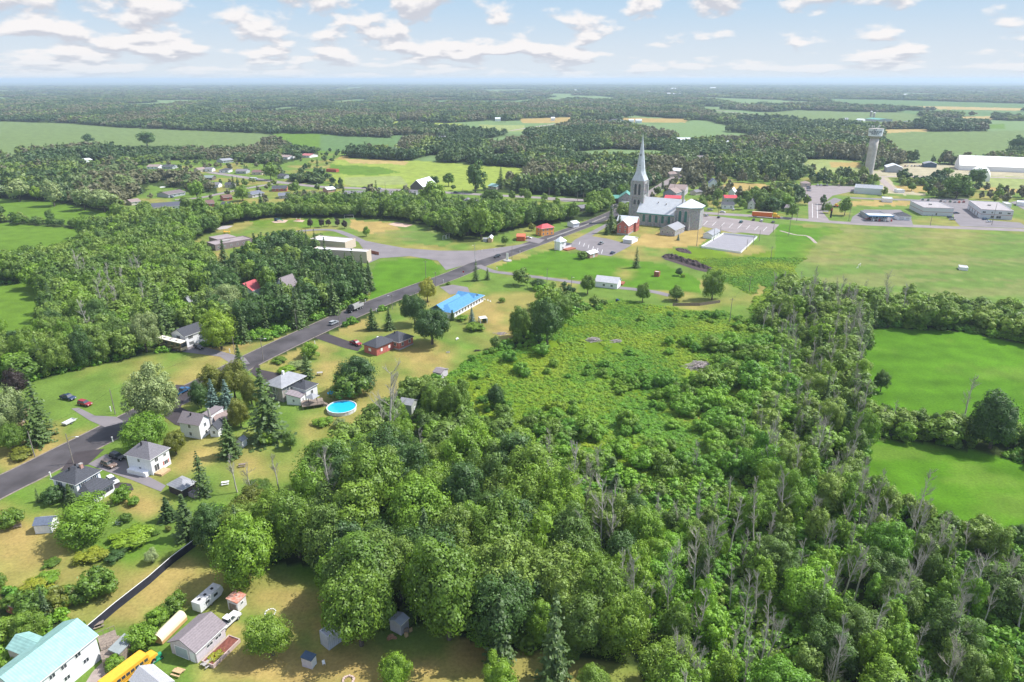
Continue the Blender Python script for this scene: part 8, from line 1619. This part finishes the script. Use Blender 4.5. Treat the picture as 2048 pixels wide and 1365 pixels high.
for c, (x, yb, yt, lab) in enumerate(DEADHERO):
    h = HT(x, yb, yt); t, b = DEAD[(c*5+1) % 6]; l = P(x, yb); plant('dead_tree', lab, 'dead tree', 'conspicuous dead trees', (l.x, l.y, 0), h, h*0.95, b, t, cname='branches', uw=10)
# everything else of the woods
R = np.hypot(X, Y); m = leafy & ~single
q = np.nonzero(m & (R < 620))[0]
items = [crown_mesh('mid', i, 'wood') for i in range(5)]+[crown_mesh('mid', i, 'mid') for i in range(2)]+[crown_mesh('mid', 3, 'light')]+[crown_mesh('mid', i, 'dark') for i in range(2)]
wi = rng.integers(0, 8, len(q)); wi = np.where(inpoly(px[q], py[q], [(440, 470), (760, 540), (750, 640), (520, 690), (400, 640)]) & (rng.random(len(q)) < .7), rng.integers(8, 10, len(q)), wi)
stuff_instances('woodland', items, np.stack([X[q], Y[q], 0*X[q]], 1), rots(len(q)), np.stack([ww[q]/8, ww[q]/8, hh[q]/10], 1), wi)
q = np.nonzero(m & (R >= 620))[0]; items = [crown_mesh('far', i, 'far') for i in range(4)]+[crown_mesh('far', i, k) for k in ('fard', 'farg', 'farl') for i in range(2)]; st = fbm(X[q]/90, Y[q]/150, 91, 3); u2 = rng.random(len(q))
pickidx = np.where(st+0.18*(u2-.5) > .60, 6+(u2*97 % 2).astype(int), np.where(st+0.18*(u2-.5) < .40, 4+(u2*97 % 2).astype(int), np.where((fbm(X[q]/70, Y[q]/110, 93, 3) > .57) & (u2 < .7), 8+(u2*97 % 2).astype(int), (u2*97 % 4).astype(int))))
hh[q] *= (0.75+0.5*fbm(X[q]/110, Y[q]/160, 95, 3))
stuff_instances('far_woodland', items, np.stack([X[q], Y[q], 0*X[q]], 1), rots(len(q), .03), np.stack([ww[q]/8, ww[q]/8, hh[q]/10], 1), pickidx)
q = np.nonzero(conif & ~cset)[0]; stuff_instances('far_conifers', [con_mesh(0, 'spruce', True), con_mesh(1, 'spruce', True)], np.stack([X[q], Y[q], 0*X[q]], 1), rots(len(q), .02),
    np.stack([np.maximum(hh[q]*0.45, S[q]*.8)/4.6]*2+[hh[q]*1.15/10], 1), rng.integers(0, 2, len(q)))
PILES = [(1401, 735, 62, 22), (1187, 682, 42, 16), (1233, 684, 32, 14)]
for a, b, w_, c in PILES:
    for k in (0, .5, 1.0): q0 = P(a, b+c*k*1.2); TAKEN.append((q0.x, q0.y, w_*MPX(b)*.55))
# brush on the wood floor and along its edges
def carpet(name, spacing, rmax, test, items, smin, smax, hz=1.0, seed=3, jit=1.0):
    g = np.random.default_rng(seed); nx = int(2*rmax/spacing); xs = (np.arange(nx)-nx/2)*spacing; ys = np.arange(60, rmax, spacing)
    A, B = np.meshgrid(xs, ys); A = A.ravel()+g.uniform(-.5, .5, A.size)*spacing; B = B.ravel()+g.uniform(-.5, .5, B.size)*spacing
    p, q_ = W2P(A, B); k = (p > -60) & (p < 2110) & (q_ < 1460); A, B = A[k], B[k]
    md, _, p, q_ = classify(A, B, jit, False); k = test(md, p, q_, A, B, g); A, B = A[k], B[k]; k = ~blocked(A, B, np.zeros(len(A))-1); A, B = A[k], B[k]
    s = g.uniform(smin, smax, len(A)); s = s*(0.35+1.3*fbm(A*0.07, B*0.07, 61, 3)); print(name, len(A))
    return stuff_instances(name, items, np.stack([A, B, 0*A-0.05], 1), np.stack([0*A, 0*A, g.random(len(A))*6.28], 1), np.stack([s, s, s*hz], 1)/10, g.integers(0, len(items), len(A)))
carpet('undergrowth', 2.6, 430, lambda md, p, q_, A, B, g: (md == 1) | (md == 4), [crown_mesh('tuft', i, 'shrub') for i in range(3)]+[crown_mesh('tuft', 1, 'mid')], 2.0, 4.6, 0.8)
carpet('meadow_herbs', 1.25, 400, lambda md, p, q_, A, B, g: (md == 3) | ((md == 4) & (p > 900)), [crown_mesh('tuft', i, 'herb') for i in range(3)], 0.9, 2.8, 0.36, 9, 3.0)
TH = [[(1400, 690), (1600, 690), (1640, 900), (1480, 960), (1200, 975), (1060, 905), (1040, 860), (1180, 870), (1330, 900), (1430, 850), (1370, 780)], [(990, 700), (1090, 690), (1110, 745), (1020, 760)]]
carpet('scrub_thicket', 4.2, 330, lambda md, p, q_, A, B, g: (inpoly(p, q_, TH[0]) | inpoly(p, q_, TH[1])) & (g.random(len(A)) < np.where(p > 1420, .55, .25)), [crown_mesh('bush', i, k) for i, k in enumerate(('shrub', 'mid', 'shrub', 'light'))], 3.5, 9.0, .8, 12, 2.0)
# shrubs one can tell apart in the meadow and the scrub right of it
g = np.random.default_rng(77); cand = []
while len(cand) < 250:
    x = g.uniform(925, 1610); y = g.uniform(625, 960)
    if any(abs(x-a) < w_ and -b < y-c_ < b*1.6 for a, c_, w_, b in PILES): continue
    okm = inpoly(np.array([x]), np.array([y]), PAINT[[i for i, p in enumerate(PAINT) if p[0] == 'mead' and len(p[2]) > 12][0]][2])[0]
    right = x > 1250+(y-640)*-0.1 and x > 1230
    dens = 0.25+0.75*(fbm(np.array([x/70.]), np.array([y/35.]), 15, 3)[0] > (0.50 if (right and x > 1330) or y > 820 else 0.62))
    if (okm or (x > 1400 and y < 960)) and g.random() < dens-0.2: cand.append((x, y))
for c, (x, y) in enumerate(cand):
    p = P(x, y); dense = x > 1330 and y > 690 or y > 830; s = g.uniform(3.2, 7.5) if dense else g.uniform(1.8, 4.5)
    tn = ('shrub', 'mid', 'shrub', 'light', 'shrub')[c % 5] if dense else ('shrub', 'herb', 'light')[c % 3]
    lab = '%s %s shrub %s' % ('large' if s > 5 else 'small' if s < 2.6 else 'middling', {'mid': 'plain green', 'shrub': 'fresh green', 'dark': 'dark', 'herb': 'yellow-green', 'light': 'bright'}[tn],
        'in the scrub thicket right of the meadow' if x > 1400 and y > 690 else 'in the thicket below the meadow' if y > 830 else 'near the brush piles in the meadow' if y < 760 and x > 1120 else 'in the left half of the meadow' if x < 1150 else 'in the middle of the meadow')
    o = mk('shrub', crown_mesh('bush', c, tn), loc=(p.x, p.y, 0)); tag(o, lab, 'shrub', lab); o.scale = (s/10, s/10, s*g.uniform(.6, .95)/10); o.rotation_euler = (0, 0, g.random()*6.28)
# garden shrubs: x, y, width px, tone, label
GS = [(105, 1130, 32, 'mid', 'round shrub on the lawn left of the yellow flower bed'), (233, 1116, 44, 'dark', 'round dark shrub right of the yellow-green patch in the yard'), (200, 1190, 76, 'mid', 'wide double shrub above the black fence'),
 (252, 1044, 26, 'mid', 'clipped round shrub beside the white wheel'), (265, 1085, 76, 'lime', 'yellow-green flower patch in the middle of the yard'), (188, 1118, 60, 'yellow', 'yellow-flowered patch left of the dark shrub'), (192, 1142, 20, 'blue', 'small blue-green shrub at the foot of the yellow patch'),
 (107, 1183, 26, 'silver', 'grey-green shrub in the long flower bed'), (312, 1068, 18, 'mid', 'little shrub right of the flower patch'), (338, 1062, 14, 'olive', 'tiny round bush near the pole in the yard'), (24, 1052, 50, 'mid', 'long clipped hedge bush at the left edge'), (0, 1170, 30, 'mid', 'bush cut by the left edge'),
 (25, 1215, 36, 'mid', 'bush by the left board fence'), (245, 1003, 40, 'light', 'shrub beside the white hatchback'), (268, 1010, 24, 'light', 'small shrub in the flower border by the hatchback'), (110, 1003, 44, 'dark', 'dark shrubs along the chimneyed house front'),
 (536, 888, 30, 'lime', 'low yellow-green bush on the lawn by the big spruce'), (645, 850, 40, 'light', 'low leafy rhubarb-like patch below the deck'), (680, 855, 26, 'silver', 'grey-green shrub below the pool'), (700, 795, 74, 'mid', 'clipped hedge between the dark maple and the pool'),
 (560, 725, 30, 'mid', 'row of garden bushes at the back of the vegetable garden'), (620, 715, 40, 'light', 'leafy shrub at the right of the vegetable garden'), (600, 735, 40, 'silver', 'cabbage rows in the vegetable garden'), (575, 745, 40, 'light', 'low bean rows in the vegetable garden'),
 (970, 645, 12, 'dark', 'small round bush by the white canopy'), (925, 640, 28, 'light', 'flower bed shrub behind the blue-roofed house'), (950, 660, 40, 'mid', 'garden bed at the edge of the dry lawn'), (1004, 605, 14, 'mid', 'bush at the hedge behind the blue-roofed house'),
 (1128, 573, 12, 'dark', 'small round shrub beside the lane'), (1138, 590, 26, 'dark', 'large round shrub below the lane'), (1164, 518, 22, 'mid', 'shrub left of the brick hut by the church lot'), (1366, 555, 9, 'lime', 'tiny yellow-green bush beside the round tree'),
 (1700, 470, 1, 'mid', ''), (45, 915, 50, 'olive', 'golden-brown bush by the left telephone pole'), (285, 1292, 62, 'light', 'leafy vine thicket beside the grey lean-to roof'), (232, 1338, 40, 'light', 'bush along the side of the school bus'), (318, 1246, 44, 'light', 'leafy vines behind the cream tank'), (350, 1225, 50, 'mid', 'bushes below the sparse birch'),
 (70, 1225, 70, 'mid', 'tangled bush behind the teal-roofed barn'), (120, 1215, 60, 'olive', 'olive bush at the corner of the teal-roofed barn'), (150, 1205, 50, 'mid', 'bush where the black fence meets the barn'), (20, 1290, 80, 'mid', 'thicket left of the teal-roofed barn'), (40, 1330, 60, 'light', 'bright bush at the barn dormer'), (70, 1180, 60, 'yellow', 'yellow flowers in the long flower bed'), (95, 1165, 50, 'light', 'leafy clump at the upper end of the long flower bed')]
GREY = dict(blue='spruce')
for c, (x, y, w, tn, lab) in enumerate(GS):
    if not lab: continue
    p = P(x, y); s = w*MPX(y); o = mk('shrub', crown_mesh('bush', c, tn), loc=(p.x, p.y, 0)); tag(o, lab, 'shrub', 'garden shrubs')
    o.scale = (s/10, s/10, s*(0.35 if 'patch' in lab or 'row' in lab or 'bed' in lab else 0.8)/10); o.rotation_euler = (0, 0, c*1.3)

pl_ = bpy.data.objects['planter_bed']; o = mk('flowers', crown_mesh('tuft', 1, 'yellow'), pl_); o.location = (2.2, -2.2, .45); o.scale = (.38, .2, .08)

# ------------------------------------------------------------------ summer haze over the plain
hz = MB().box(-44000, -2500, -1.6, 44000, 42000, 118).build('haze', None)
hz['kind'] = 'stuff'
m = bpy.data.materials.new('summer_haze'); m.use_nodes = True; nt = m.node_tree; nt.nodes.clear()
o_ = nt.nodes.new('ShaderNodeOutputMaterial'); v_ = nt.nodes.new('ShaderNodeVolumePrincipled')
v_.inputs['Color'].default_value = (0.70, 0.86, 1.0, 1); v_.inputs['Density'].default_value = 0.0001; v_.inputs['Anisotropy'].default_value = 0.1
nt.links.new(v_.outputs[0], o_.inputs['Volume']); hz.data.materials.append(m)
